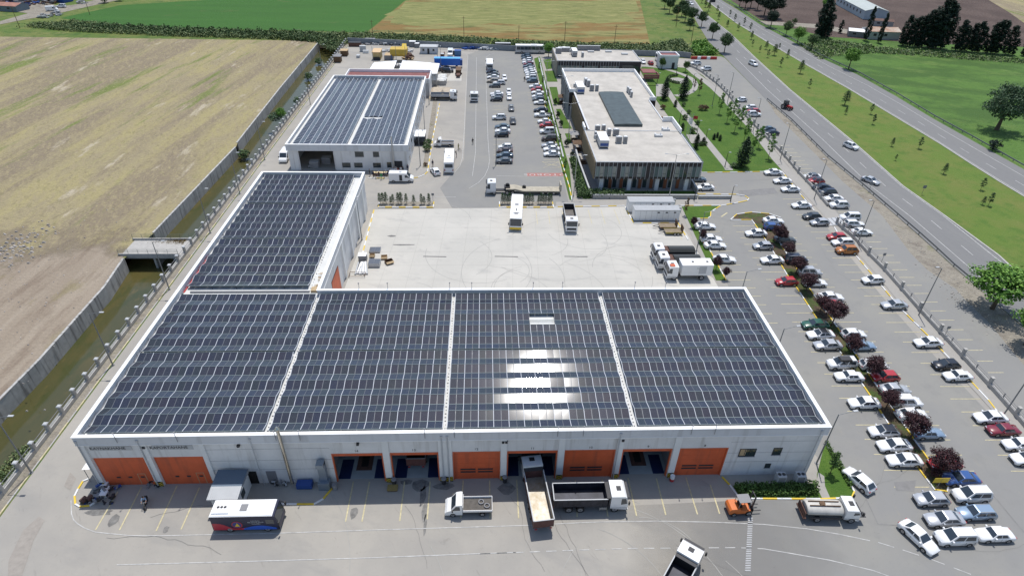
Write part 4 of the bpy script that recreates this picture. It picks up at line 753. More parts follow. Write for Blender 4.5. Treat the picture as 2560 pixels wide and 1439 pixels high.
# ---------------------------------------------------------------- solar arrays
def solar_mat():
    m = bpy.data.materials.new('solar_cells'); n, l, b = nodes(m); m.diffuse_color = (.02, .025, .05, 1)
    oi = n.new('ShaderNodeObjectInfo'); at = n.new('ShaderNodeAttribute'); at.attribute_name = 'rnd'
    ad = n.new('ShaderNodeMath'); ad.operation = 'ADD'; l.new(oi.outputs['Random'], ad.inputs[0]); l.new(at.outputs['Fac'], ad.inputs[1])
    fr = n.new('ShaderNodeMath'); fr.operation = 'FRACT'; l.new(ad.outputs[0], fr.inputs[0])
    cr = n.new('ShaderNodeValToRGB'); e = cr.color_ramp.elements; e[0].color = (0.0173, 0.0203, 0.0375, 1); e[1].color = (0.0255, 0.0277, 0.039, 1)
    for p, c in ((.3, (0.0188, 0.0255, 0.033, 1)), (.55, (0.0225, 0.021, 0.036, 1)), (.75, (0.015, 0.0203, 0.042, 1))): x = e.new(p); x.color = c
    l.new(fr.outputs[0], cr.inputs[0])
    uv = n.new('ShaderNodeUVMap'); uv.uv_map = 'uv'; sp = n.new('ShaderNodeSeparateXYZ'); l.new(uv.outputs[0], sp.inputs[0]); outs = []
    for ax, k, w in (('X', 6, .06), ('Y', 10, .08)):
        a = n.new('ShaderNodeMath'); a.operation = 'MULTIPLY'; a.inputs[1].default_value = k; l.new(sp.outputs[ax], a.inputs[0])
        f = n.new('ShaderNodeMath'); f.operation = 'FRACT'; l.new(a.outputs[0], f.inputs[0])
        g = n.new('ShaderNodeMath'); g.operation = 'LESS_THAN'; g.inputs[1].default_value = w; l.new(f.outputs[0], g.inputs[0]); outs.append(g)
    mxm = n.new('ShaderNodeMath'); mxm.operation = 'MAXIMUM'; l.new(outs[0].outputs[0], mxm.inputs[0]); l.new(outs[1].outputs[0], mxm.inputs[1])
    mx = n.new('ShaderNodeMix'); mx.data_type = 'RGBA'; l.new(mxm.outputs[0], mx.inputs['Factor']); l.new(cr.outputs[0], mx.inputs['A']); mx.inputs['B'].default_value = (.12, .13, .15, 1)
    l.new(mx.outputs['Result'], b.inputs['Base Color']); b.inputs['Roughness'].default_value = .07; b.inputs['Specular IOR Level'].default_value = .5
    return m
M['cell'] = solar_mat(); M['alu2'] = mat('panel_frame_light', (.36, .38, .41), .5, .2); M['alu'] = mat('panel_frame', (.16, .17, .19), .5, .2); M['rail'] = mat('walkway_rail_white', (.52, .54, .58), .55); M['rail2'] = mat('ridge_rail', (.17, .21, .22), .5, .2)
TILT = R(13.9)
def panel_geo(w, L, f=.028):
    t = .035; a, c = w/2, L/2; i, j = a-f, c-f
    v = [(-a, -c, 0), (a, -c, 0), (a, c, 0), (-a, c, 0), (-i, -j, 0), (i, -j, 0), (i, j, 0), (-i, j, 0), (-a, -c, -t), (a, -c, -t), (a, c, -t), (-a, c, -t)]
    fs = [(0, 1, 5, 4), (1, 2, 6, 5), (2, 3, 7, 6), (3, 0, 4, 7), (0, 8, 9, 1), (1, 9, 10, 2), (2, 10, 11, 3), (3, 11, 8, 0), (4, 5, 6, 7), (11, 10, 9, 8)]
    return v, fs, [0]*8+[1, 0]
def panel_mesh(name, w, L, places, fw=.028):
    v0, f0, m0 = panel_geo(w, L, fw); v = []; f = []; mm = []; uvs = []; rr = []
    for M4, rv in places:
        b0 = len(v); v += [tuple(M4@Vector(p)) for p in v0]
        for fc, m in zip(f0, m0): f.append([b0+k for k in fc]); mm.append(m); uvs += [(0, 0), (1, 0), (1, 1), (0, 1)]; rr.append(rv)
    me = bpy.data.meshes.new(name); me.from_pydata(v, [], f); me.materials.append(M['alu'] if fw < .04 else M['alu2']); me.materials.append(M['cell'])
    me.polygons.foreach_set('material_index', mm); u = me.uv_layers.new(name='uv'); u.data.foreach_set('uv', [c for p in uvs for c in p])
    a = me.attributes.new('rnd', 'FLOAT', 'FACE'); a.data.foreach_set('value', rr); me.update(); return me
def solar_array(name, lab, x0, x1, ncol, ytop, pitch, npair, zl, loc=(0, 0, 0), rz=0, skip=None, near=None, grp='solar arrays on the hall roof', TILT=TILT):
    """tents running along local x; ncol single panels; first slope falls from ytop"""
    t = thing(name, lab, 'solar array', loc, rz, grp); w = (x1-x0)/ncol; hl = pitch/2; L = hl/math.cos(TILT); zh = zl+hl*math.tan(TILT); pl = []; rr = random.Random(name+str(x0)+lab)
    for p in range(npair):
        for s in (0, 1):
            y = ytop-p*pitch-hl*(s+.5); tl = TILT if s == 0 else -TILT
            for i in range(ncol):
                x = x0+(i+.5)*w
                if i % 2 == 0: ja, jb = rr.gauss(0, R(.3)), rr.gauss(0, R(.4))
                if skip and skip(x, y): continue
                M4 = Matrix.Translation((x, y, (zl+zh)/2)) @ Matrix.Rotation(tl+ja+rr.gauss(0, R(.12)), 4, 'X') @ Matrix.Rotation(jb+rr.gauss(0, R(.12)), 4, 'Y'); pl.append((M4, rr.random(), near(x, y) if near else y))
    pl.sort(key=lambda q: q[2]); one = panel_mesh('solar_panel', w-.02, L-.03, [(Matrix.Identity(4), 0.0)], .028 if rz == 0 else .05)
    for M4, rv, _ in pl[:100]:
        o = link('solar_panel', one, t); o.matrix_local = M4
    o = link('solar_panel', panel_mesh('solar_panel_field', w-.02, L-.03, [(a, c) for a, c, _ in pl[100:]], .028 if rz == 0 else .05), t); o['kind'] = 'stuff'
    b = MB()
    def tent(x, wd, m):
        for p in range(npair):
            ya = ytop-p*pitch
            for (ya_, za, yb_, zb) in ((ya, zh, ya-hl, zl), (ya-hl, zl, ya-pitch, zh)):
                if skip and skip(x, (ya_+yb_)/2): continue
                b.add([(x-wd, yb_, zb+.03), (x+wd, yb_, zb+.03), (x+wd, ya_, za+.03), (x-wd, ya_, za+.03), (x-wd, yb_, zb-.1), (x+wd, yb_, zb-.1), (x+wd, ya_, za-.1), (x-wd, ya_, za-.1)], [(0, 1, 2, 3), (0, 4, 5, 1), (1, 5, 6, 2), (3, 7, 4, 0)], m)
    if rz == 0:
        for i in range(0, ncol+1, 2): b = MB(); tent(x0+i*w, .036 if 0 < i < ncol else .03, 0); b.build('walkway_rail', M['rail'], t)
    rm = M['rail2'] if rz == 0 else M['rail']
    for p in range(npair+1):
        MB().box(x0, x1, ytop-p*pitch-.03, ytop-p*pitch+.03, zh-.05, zh+.032).build('ridge_rail', rm, t)
        if p < npair: MB().box(x0, x1, ytop-p*pitch-hl-.04, ytop-p*pitch-hl+.04, zl-.05, zl+.036).build('valley_rail', rm, t)
    lg = MB()
    for p in range(npair+1):
        for i in range(0, ncol+1, 4 if rz == 0 else 8): lg.box(x0+i*w-.03, x0+i*w+.03, ytop-p*pitch-.03, ytop-p*pitch+.03, zl-.25, zh-.05)
    lg.build('support_legs', M['dark'], t); return t
Z1 = 8.36
hx0, hx1 = (6.74,73.31)[0], (10.63,73.27)[0]; hy = (8.62,73.29)[1]
holeY = lambda x, y: hx0-.2 < x < hx1+.2 and abs(y-hy) < 1.3
for i, (x0, x1, n) in enumerate(((-47.4, -26.65, 22), (-26.0, -5.3, 22), (-4.75, 17.95, 24), (18.7, 42.0-.4, 24))):
    nm = ('leftmost', 'second from left', 'third from left', 'rightmost')[i]
    solar_array('solar_array', nm+' dark solar array in the near row on the hall roof', x0, x1, n, 65.85, 2.87, 5, Z1)
    solar_array('solar_array', nm+' dark solar array in the far row on the hall front wing', x0, x1, n, 79.75, 2.70, 5, Z1, skip=holeY if i == 2 else None, TILT=R(12))
for i, (yt, p) in enumerate(((124.2, 2.63), (110.5, 2.66), (96.8, 2.96))):
    solar_array('solar_array', ('farthest', 'middle', 'nearest')[i]+' solar array on the narrow wing of the hall', -47.3, -28.45, 20, yt, p, 5, Z1)
# service building arrays run the other way: local x = world y, local y = -world x
hc = (-32.16,167.87)
for i, (xw0, xw1, nn) in enumerate(((-47.9, -34.6, 58), (-33.5, -20.4, 58))):
    sk_ = (lambda x, y: abs(x-hc[1]) < 1.0 and -y < -33.5+5.3) if i else None
    solar_array('solar_array', ('left', 'right')[i]+' half of the fine solar array on the service building roof', 148.0, 204.8, 58, -xw0, (xw1-xw0)/5, 5, 6.1, rz=R(90), skip=sk_, near=lambda x, y: x, grp='solar arrays on the service building')
# white roof strips with clamps between the arrays, cable trays
b = MB()
r4 = random.Random(9)
for x in (-26.33, -5.02, 18.32):
    for k in range(46): y = 51.9+k*.61; b.box(x-.07+r4.uniform(-.08, .08), x+.05, y, y+.1, 8.12, 8.2)
for k in range(50): b.box(-28.1+r4.uniform(-.1, .1), -28.0, 82+k*.85, 82.12+k*.85, 8.12, 8.22)
for k in range(30): b.box(-47.75, -47.6+r4.uniform(-.05, .1), 53+k*2.3, 53.2+k*2.3, 8.12, 8.28)
tag(b.build('roof_clamps', M['grey']), 'small dark ballast clamps lining the white gaps between arrays', 'clamps', kind='stuff')
b = MB(); b.box(-46.6, -28, 80.9, 81.15, 8.12, 8.35).box(-47.7, -47.5, 81, 92, 8.12, 8.2, 1); tag(b.build('cable_tray', [M['grey'], M['red']]), 'long cable tray crossing the hall roof at the wing corner', 'cable tray')
b = MB()
for k in range(14): x, y = -27.4+r4.uniform(-.5, .6), 81.4+r4.uniform(0, 5); b.box(x, x+.8, y, y+.15, 8.12+.03*k, 8.15+.03*k, 0, 0)
b.box(-27.8, -26.7, 80.9, 82, 8.12, 8.5, 0); tag(b.build('timber_offcuts', M['woodl']), 'pile of pale timber offcuts at the roof inner corner', 'timber')
# ---------------------------------------------------------------- vehicles
PAINT = {}
def paint(n):
    c = {'white': (.80, .80, .80), 'silver': (.50, .51, .53), 'grey': (.13, .14, .15), 'dark grey': (.045, .05, .055), 'black': (.012, .013, .018), 'navy': (.015, .02, .04), 'red': (.42, .02, .025), 'maroon': (.20, .015, .03),
         'green': (.015, .09, .055), 'orange': (.42, .14, .015), 'blue': (.03, .09, .28), 'pale blue': (.28, .38, .50), 'blue grey': (.09, .13, .17), 'beige': (.42, .36, .28), 'brown': (.07, .045, .04)}[n]
    if n not in PAINT: PAINT[n] = mat('car_paint_'+n.replace(' ', '_'), c, .32, .35 if n in ('silver', 'grey', 'blue grey', 'pale blue') else 0.0, coat=.8)
    return PAINT[n]
#       L    W    H    cowl  ws_top  roof_end  rear_base  tail_z  hood_z  wheelbase
KIND = {'sedan': (4.55, 1.80, 1.46, .95, .25, -.95, -1.62, 1.02, .78, 2.68), 'old sedan': (4.4, 1.70, 1.40, .80, .38, -.85, -1.25, .93, .80, 2.5), 'hatchback': (4.1, 1.74, 1.47, .95, .25, -1.30, -1.88, .98, .80, 2.55),
        'estate car': (4.5, 1.74, 1.48, .90, .30, -1.75, -2.12, .98, .80, 2.65), 'SUV': (4.4, 1.84, 1.68, 1.0, .45, -1.55, -2.05, 1.08, .98, 2.65), 'pickup': (5.1, 1.84, 1.74, 1.1, .55, -.62, -.80, 1.05, 1.0, 3.1), 'MPV': (4.4, 1.80, 1.82, 1.15, .45, -1.95, -2.14, 1.05, .98, 2.7)}
WHEEL = {}
def wheel_meshes(r, w):
    k = (r, w)
    if k not in WHEEL:
        WHEEL[k] = (MB().cyl((0, -w/2, 0), (0, w/2, 0), r, n=16).mesh('wheel', M['black']), MB().cyl((0, -w/2-.012, 0), (0, w/2+.012, 0), r*.62, n=12).cyl((0, -w/2-.02, 0), (0, w/2+.02, 0), r*.16, n=6, m=1).mesh('rim', [M['rim'], M['dark']]))
    return WHEEL[k]
def wheel(par, x, y, r=.32, w=.21, rim=True):
    a, c = wheel_meshes(r, w); o = link('wheel', a, par, (x, y, r))
    if rim: link('rim', c, o)
    return o
def sec(x, zt, zb, w, r=.12):
    return [(x, -w*.94, zb), (x, -w, zb+.12), (x, -w, (zt+zb)/2+.05), (x, -w*.975, zt-r), (x, -w*.86, zt-.02), (x, 0, zt+.015), (x, w*.86, zt-.02), (x, w*.975, zt-r), (x, w, (zt+zb)/2+.05), (x, w, zb+.12), (x, w*.94, zb)]
CARP = {}
def car_proto(kind, col, roof=None):
    L, Wd, H, cowl, wst, re, rb, tz, hz, wb = KIND[kind]; w = Wd/2; h = L/2; bz = .22; p = paint(col); rp = paint(roof) if roof else p
    t = thing('parked_'+kind.replace(' ', '_').lower().replace('suv', 'car').replace('parked_car', 'parked_car'), 'x', 'car')
    t.name = 'parked_car'
    b = MB(); belt = .94 if H < 1.6 else 1.08
    b.loft([sec(h, .56, .32, w*.78, .06), sec(h-.07, hz-.12, .24, w*.88), sec(h-.4, hz-.02, bz, w*.97), sec((h+cowl)/2, hz+.06, bz, w), sec(cowl, belt-.02, bz, w), sec(0, belt, bz, w), sec(rb, max(belt, tz), bz, w), sec(-h+.25, tz-.02, bz, w*.97), sec(-h+.06, tz-.14, .26, w*.9), sec(-h, tz-.38, .34, w*.82, .06)])
    for sx in (wb/2, -wb/2):      # wheel arches
        for sy in (-1, 1):
            vs = [(sx+.40*math.cos(a), sy*(w+.004), .32+.40*math.sin(a)) for a in [math.pi*i/8 for i in range(9)]]; b.add(vs+[(sx-.4, sy*(w+.004), .22), (sx+.4, sy*(w+.004), .22)], [tuple(range(11)) if sy < 0 else tuple(range(11))[::-1]], 1)
    b.box(h-.04, h+.012, -w*.6, w*.6, .3, .46, 1)
    b.build('body', [p, M['black']], t)
    g0, g1 = w-.07, w-.24; zb = belt-.04; zr = H-.05
    cab = MB(); fr = [(cowl+.02, -g0, zb), (cowl+.02, g0, zb), (wst, g1, zr), (wst, -g1, zr), (re, g1, zr), (re, -g1, zr), (rb-.02, g0, max(zb, tz-.04)), (rb-.02, -g0, max(zb, tz-.04))]
    cab.add(fr, [(0, 1, 2, 3), (5, 4, 6, 7), (0, 3, 5, 7), (1, 6, 4, 2)], 0)
    m_ = (re+wst)/2; cab.add([(wst, -g1, zr), (wst, g1, zr), (m_, g1, zr+.01), (m_, -g1, zr+.01), (re, g1, zr), (re, -g1, zr), (wst-.12, 0, H), (re+.12, 0, H), (wst-.12, -g1*.8, H-.012), (wst-.12, g1*.8, H-.012), (re+.12, g1*.8, H-.012), (re+.12, -g1*.8, H-.012)],
        [(0, 1, 9, 6), (0, 6, 8), (1, 2, 10, 9), (2, 4, 10), (4, 5, 7, 10), (5, 11, 7), (5, 3, 11), (3, 8, 11), (3, 0, 8), (8, 6, 7, 11), (6, 9, 10, 7)], 1)
    cab.build('roof', [p, rp], t)
    sm = MB()
    for s in (-1, 1):
        for x in (cowl-.25, (wst+re)/2-.05, re+.05): sm.box(x, x+.025, s*(w+.001)-.004, s*(w+.001)+.004, .34, belt-.16)
        sm.box(-wb/2+.42, wb/2-.42, s*(w+.002)-.006, s*(w+.002)+.006, .22, .33)
    sm.box(-h-.012, -h+.03, -.26, .26, .5, .62); sm.build('door_seams', M['dark'], t)
    def lerp(a, c, k): return tuple(a[i]+(c[i]-a[i])*k for i in range(3))
    def pane(nm, a, c, d, e, mx, my, off):     # quad inset inside a,c(bottom) d,e(top)
        q = [lerp(lerp(a, c, u), lerp(e, d, u), v) for u, v in ((mx, my), (1-mx, my), (1-mx, 1-my), (mx, 1-my))]
        MB().add([tuple(x[i]+off[i] for i in range(3)) for x in q], [(0, 1, 2, 3)]).build(nm, M['glass'], t)
    pane('windshield', fr[0], fr[1], fr[2], fr[3], .06, .05, (.014, 0, .014)); pane('rear_window', fr[6], fr[7], fr[5], fr[4], .1, .1, (-.014, 0, .014))
    for s, i in ((-1, (7, 0, 3, 5)), (1, (1, 6, 4, 2))):
        a, c, d, e = [fr[k] for k in i]; b2 = MB(); x = (lambda u, v: lerp(lerp(a, c, u), lerp(e, d, u), v)); sp_ = (.09, .49, .54, .9) if s < 0 else (.1, .46, .51, .91)
        for u0, u1 in ((sp_[0], sp_[1]), (sp_[2], sp_[3])): b2.add([tuple(q[k]+(0, s*.014, .003)[k] for k in range(3)) for q in (x(u0, .12), x(u1, .12), x(u1, .88), x(u0, .88))], [(0, 1, 2, 3)])
        b2.build('side_window', M['glass'], t)
    for s in (-1, 1):
        MB().box(h-.22, h-.03, s*w*.62-.16, s*w*.62+.16, hz-.26, hz-.12).build('headlight', M['head'], t)
        MB().box(-h+.0, -h+.14, s*w*.68-.14, s*w*.68+.14, tz-.33, tz-.16).build('taillight', M['tail'], t)
        MB().box(cowl-.3, cowl-.12, min(s*(w-.06), s*(w+.16)), max(s*(w-.06), s*(w+.16)), zb+.03, zb+.17).build('mirror', p, t)
        for sx in (wb/2, -wb/2): wheel(t, sx, s*(w-.1))
    if kind == 'pickup': MB().box(-2.4, -.95, -.72, .72, 1.06, 1.075).build('load_bed', M['dark'], t)
    if kind in ('SUV', 'MPV', 'estate car') :
        for s in (-1, 1): MB().box(re+.1, wst-.1, s*(g1-.06)-.025, s*(g1-.06)+.025, H-.02, H+.04).build('roof_rail', M['blackp'] if kind == 'SUV' else M['lgrey'], t)
    return t
def put_car(kind, col, pt, rz, label, group, roof=None, first={}):
    k = (kind, col, roof)
    if k not in CARP:
        CARP[k] = car_proto(kind, col, roof); o = CARP[k]; o.location = (*pt, .045); o.rotation_euler = (0, 0, rz); o['label'] = label
        if group: o['group'] = group
        return o
    o = copy_tree(CARP[k], (*pt, .045), rz, label, group=group or 'loose cars')
    if not group and 'group' in o: del o['group']
    return o
def row(rowname, cars, group):
    """cars from the near end to the far end: (kind, colour, point, heading in degrees [, roof colour, note])"""
    jr = random.Random(rowname)
    for i, c in enumerate(cars):
        kind, col, pt, hd = c[:4]; roof = c[4] if len(c) > 4 else None; note = c[5] if len(c) > 5 else ''
        what = '%s %s' % (col, kind) + (' with %s roof' % roof if roof else '') + (' '+note if note else '')
        put_car(kind, col, pt, R(hd+jr.uniform(-2, 2)), '%s, %s %s' % (what, 'nearest' if i == 0 else ORD[i]+' nearest', rowname), group, roof)
Lf, Rt = 180, 0
row('in the row left of the plum trees', [
    ('sedan', 'white', (55.7,52.11), Lf), ('sedan', 'white', (55.76,54.65), Lf), ('hatchback', 'white', (55.65,57.15), Lf, 'black'), ('sedan', 'white', (55.72,62.65), Lf), ('old sedan', 'white', (56.31,68.36), Lf),
    ('MPV', 'white', (56.43,71.17), Lf, None, 'with black roof box'), ('sedan', 'silver', (56.48,75.89), Lf), ('sedan', 'white', (56.49,78.61), Lf, 'black'), ('sedan', 'green', (56.83,81.33), Lf), ('hatchback', 'red', (57.19,94.49), Lf),
    ('sedan', 'white', (57.43,102.2), Lf), ('hatchback', 'silver', (57.67,107.66), Lf), ('sedan', 'white', (58.17,113.02), Lf)], 'cars left of the plum trees')
row('in the row right of the plum trees', [
    ('sedan', 'blue', (61.48,49.01), Lf), ('hatchback', 'red', (60.89,51.47), Lf), ('old sedan', 'pale blue', (61.9,56.74), Rt), ('sedan', 'white', (61.56,60.24), Rt), ('MPV', 'white', (62.15,62.69), Rt), ('sedan', 'silver', (61.95,65.4), Rt),
    ('hatchback', 'red', (62.01,68.22), Lf), ('estate car', 'white', (61.6,70.9), Rt), ('sedan', 'pale blue', (62.14,75.71), Rt), ('hatchback', 'white', (62.27,78.65), Rt), ('hatchback', 'red', (62.74,86.87), Rt), ('sedan', 'white', (63.45,89.47), Rt),
    ('sedan', 'white', (62.5,94.18), Rt), ('MPV', 'silver', (63.15,97.63), Rt), ('MPV', 'navy', (62.45,102.32), Rt), ('sedan', 'dark grey', (63.44,110.46), Rt), ('hatchback', 'blue', (63.06,115.84), Rt), ('sedan', 'white', (64.18,118.68), Rt)], 'cars right of the plum trees')
row('in the row below the fence walkway', [
    ('sedan', 'white', (72.89,52.03), Lf), ('old sedan', 'white', (73.39,54.51), Lf), ('old sedan', 'maroon', (73.01,57.13), Lf), ('sedan', 'white', (72.8,59.49), Lf), ('old sedan', 'white', (73.65,68.23), Lf), ('hatchback', 'black', (73.41,70.78), Lf),
    ('sedan', 'white', (73.82,76.29), Lf), ('sedan', 'silver', (73.99,86.89), Lf), ('hatchback', 'white', (74.31,94.92), Lf), ('SUV', 'orange', (74.6,105.85), Lf), ('estate car', 'white', (75.3,109.11), Lf), ('hatchback', 'red', (75.23,111.46), Lf),
    ('hatchback', 'silver', (74.37,117.86), Lf), ('hatchback', 'dark grey', (73.93,120.67), Lf), ('sedan', 'white', (73.85,126.09), Lf), ('sedan', 'white', (74.83,134.74), Lf), ('sedan', 'white', (74.79,139.57), Lf), ('sedan', 'white', (74.38,144.66), Lf)], 'cars below the fence walkway')
row('in the row outside the right fence', [
    ('sedan', 'white', (81.76,113.54), Rt), ('estate car', 'white', (82.02,117.22), Rt), ('MPV', 'white', (82.38,120.12), Lf), ('SUV', 'white', (82.92,126.24), Lf), ('sedan', 'white', (83.27,129.77), Lf), ('SUV', 'navy', (83.2,132.81), Lf), ('sedan', 'navy', (83.21,135.93), Lf),
    ('hatchback', 'red', (83.43,139.53), Lf, 'black'), ('sedan', 'white', (83.63,142.29), Lf, 'grey'), ('sedan', 'navy', (85.11,173.12), Lf), ('sedan', 'blue grey', (85.25,176.11), Lf), ('SUV', 'white', (85.82,189.33), Rt), ('hatchback', 'red', (86.83,192.42), Lf), ('hatchback', 'white', (87.03,195.96), Lf),
    ('hatchback', 'white', (86.62,203.78), Lf), ('SUV', 'white', (85.87,241.34), Lf), ('SUV', 'white', (84.19,249.46), Lf)], 'cars outside the right fence')
row('in the short row beside the three white trucks', [
    ('sedan', 'white', (47.83,102.54), Rt), ('sedan', 'white', (47.64,108.01), Rt), ('sedan', 'white', (47.65,110.64), Rt), ('sedan', 'white', (47.99,116.19), Rt)], 'cars beside the white trucks')
row('in the bays right of the office front', [('sedan', 'white', (53.77,135.61), Lf), ('sedan', 'blue grey', (53.32,140.58), Rt)], 'cars right of the office')
# loose group near the hall corner
A = 'cars in the near right corner'
for k, c, p, h, lab in (('sedan', 'white', (50.98,40.92), -68, 'white sedan parked at a slant, nose towards the viewer, nearest corner'), ('hatchback', 'white', (47.99,49.11), 114, 'white hatchback alone beside the small lawn, tail towards the viewer'),
        ('hatchback', 'silver', (55.69,46.03), Lf, 'silver hatchback just below the end of the tree island'), ('MPV', 'white', (61.09,46.49), Lf, 'white glazed van left behind the blue-grey estate'), ('estate car', 'pale blue', (60.05,43.97), Lf, 'blue-grey estate between two white vans'),
        ('sedan', 'silver', (55.54,43.18), Lf, 'silver sedan between the silver hatchback and white van'), ('MPV', 'white', (55.21,40.7), Lf, 'white van between the slanted sedan and old white sedan'), ('old sedan', 'white', (60.35,41.02), Lf, 'old white sedan with rear spoiler in the right corner')):
    put_car(k, c, p, R(h), lab, A)
row('in the left row of the staff park', [
    ('sedan', 'grey', (4.96,151.31), Lf), ('sedan', 'blue grey', (5.27,155.06), Lf), ('old sedan', 'brown', (5.36,158.25), Lf), ('hatchback', 'white', (5.66,160.97), Lf), ('hatchback', 'black', (4.77,170.17), Lf), ('sedan', 'white', (5.19,173.22), Lf), ('sedan', 'blue grey', (5.16,176.68), Lf),
    ('SUV', 'white', (4.37,184.46), Lf), ('hatchback', 'dark grey', (3.81,202.23), Lf), ('hatchback', 'silver', (4.13,205.62), Lf), ('sedan', 'white', (4.04,207.99), Lf), ('hatchback', 'grey', (3.5,217.25), Lf), ('estate car', 'white', (5.11,220.63), Lf), ('estate car', 'beige', (2.87,222.97), Lf),
    ('sedan', 'white', (3.06,227.46), Lf), ('sedan', 'grey', (3.26,231.05), Lf), ('sedan', 'navy', (2.85,234.46), Lf)], 'cars in the left row of the staff park')
row('in the row against the office lawn', [
    ('sedan', 'white', (18.05,156.06), Lf), ('sedan', 'white', (18.26,159.58), Lf), ('sedan', 'silver', (17.95,162.33), Lf), ('MPV', 'brown', (18.26,167.19), Lf), ('MPV', 'white', (18.17,172.87), Lf), ('hatchback', 'red', (18.32,178.13), Lf), ('old sedan', 'white', (18.18,181.58), Lf),
    ('pickup', 'white', (17.87,187.03), Lf, None, 'truck'), ('sedan', 'navy', (17.75,191.83), Lf), ('old sedan', 'white', (18.17,199.14), Lf), ('hatchback', 'grey', (17.84,202.64), Lf), ('hatchback', 'white', (17.85,205.6), Lf), ('old sedan', 'white', (18.1,209.97), Lf), ('hatchback', 'red', (17.98,213.11), Lf),
    ('sedan', 'white', (17.82,216.79), Lf), ('hatchback', 'blue grey', (17.13,223.48), Lf), ('SUV', 'white', (17.06,226.97), Lf), ('hatchback', 'white', (17.14,230.55), Lf), ('sedan', 'white', (17.27,233.7), Lf), ('sedan', 'white', (17.06,236.36), Lf), ('sedan', 'silver', (17.07,239.09), Lf), ('sedan', 'blue grey', (16.97,242.43), Lf),
    ('hatchback', 'maroon', (17,245.56), Lf), ('sedan', 'white', (17.02,248.47), Lf), ('hatchback', 'white', (17.05,251.73), Lf), ('sedan', 'blue grey', (17,255.07), Lf), ('hatchback', 'blue grey', (16.79,258.48), Lf)], 'cars against the office lawn')
for k, c, p, h, lab in (('sedan', 'dark grey', (8.45,181.72), -88, 'dark grey car nose forward alone between the two staff rows, nearer one'), ('sedan', 'grey', (8.39,193.51), -90, 'grey car with sunlit roof nose forward alone between the staff rows, farther one'),
        ('old sedan', 'white', (8.12,204.46), -90, 'white car in the middle column of the staff park, nearer of two touching'), ('hatchback', 'white', (8.18,210.1), -90, 'white car in the middle column of the staff park, behind another'), ('hatchback', 'white', (7.12,226.6), -88, 'white hatchback nose forward right of the farthest left row'),
        ('old sedan', 'white', (63.37,251.4), -90, 'white car near the gate beside the canteen corner'), ('hatchback', 'red', (66.01,249.44), 90, 'small red car left of the white minibus at the gate'),
        ('hatchback', 'white', (-12.6,144.54), 112, 'white hatchback with an open door beside the bus rear'), ('SUV', 'black', (-13.87,235.12), 0, 'dark car in front of the long blue trailer'),
        ('SUV', 'white', (104.17,162.83), -62, 'white car driving on the highway above the guard rail'), ('sedan', 'silver', (97.86,140), -58, 'silver car driving on the highway nearest the camera'), ('MPV', 'white', (107.62,249.38), -72, 'white van driving on the highway near the gate'),
        ('sedan', 'white', (112.32,338.53), -72, 'white car on the highway behind roadside trees'), ('sedan', 'white', (118.32,377.98), -72, 'white car farthest up the near carriageway'), ('MPV', 'white', (-212.99,342.79), Lf, 'white van parked on the dirt road top left')):
    put_car(k, c, p, R(h), lab, 'cars standing or driving apart')
# roof box on its car
a = (56.3,70.84); tag(MB().box(-.9, .9, -.55, .55, 0, .28).box(-.85, .85, -.5, .5, .28, .33, 1).build('roof_box', [M['blackp'], M['dark']], None, (a[0]+.2, a[1], 1.86)), 'black roof box on the white van beside the tree island', 'roof box')

# ---- trucks
def cab(t, x0, x1, w=1.25, z0=.75, zt=2.95, m=None, sun=True):
    m = m or paint('white'); b = MB(); L = x1-x0
    prof = [(x0, z0), (x1, z0-.25), (x1+.02, 1.55), (x1-.22, zt-.22), (x1-.5, zt), (x0, zt+.02)]
    b.xprism(prof, -w, w); b.box(x0, x1-.05, -w-.01, w+.01, z0+.1, z0+.16, 1).box(x1-.02, x1+.05, -w*.8, w*.8, .75, 1.2, 1); b.box(x1-.1, x1+.08, -w, w, .42, .72)
    c = b.build('cab', [m, M['dark']], t)
    y = w*.9; MB().add([(x1+.035, -y, 1.62), (x1+.035, y, 1.62), (x1-.185, y, zt-.3), (x1-.185, -y, zt-.3)], [(0, 1, 2, 3)]).build('windshield', M['glass'], t)
    for s in (-1, 1):
        MB().add([(x1-.1, s*(w+.012), 1.65), (x1-.85, s*(w+.012), 1.5), (x1-.85, s*(w+.012), zt-.35), (x1-.32, s*(w+.012), zt-.35)], [(0, 1, 2, 3)]).build('side_window', M['glass'], t)
        MB().box(x1-.02, x1+.14, s*(w+.22)-.1, s*(w+.22)+.1, 1.75, 2.35).build('mirror', M['blackp'], t)
        MB().box(x1+.02, x1+.1, s*w*.72-.16, s*w*.72+.16, .5, .68).build('headlight', M['head'], t)
    MB().box((x0+x1)/2-.3, (x0+x1)/2+.25, -.32, .32, zt+.005, zt+.06).build('roof_hatch', M['dark'], t)
    if sun: MB().box(x1-.3, x1+.12, -w*.92, w*.92, zt-.28, zt-.22).build('sun_visor', M['dark'], t)
def chassis(t, x0, x1, axles, w=1.22, r=.5):
    MB().box(x0, x1, -.45, .45, .62, .88).build('chassis', M['dark'], t)
    for x in axles:
        for s in (-1, 1): wheel(t, x, s*(w-.17), r, .34)
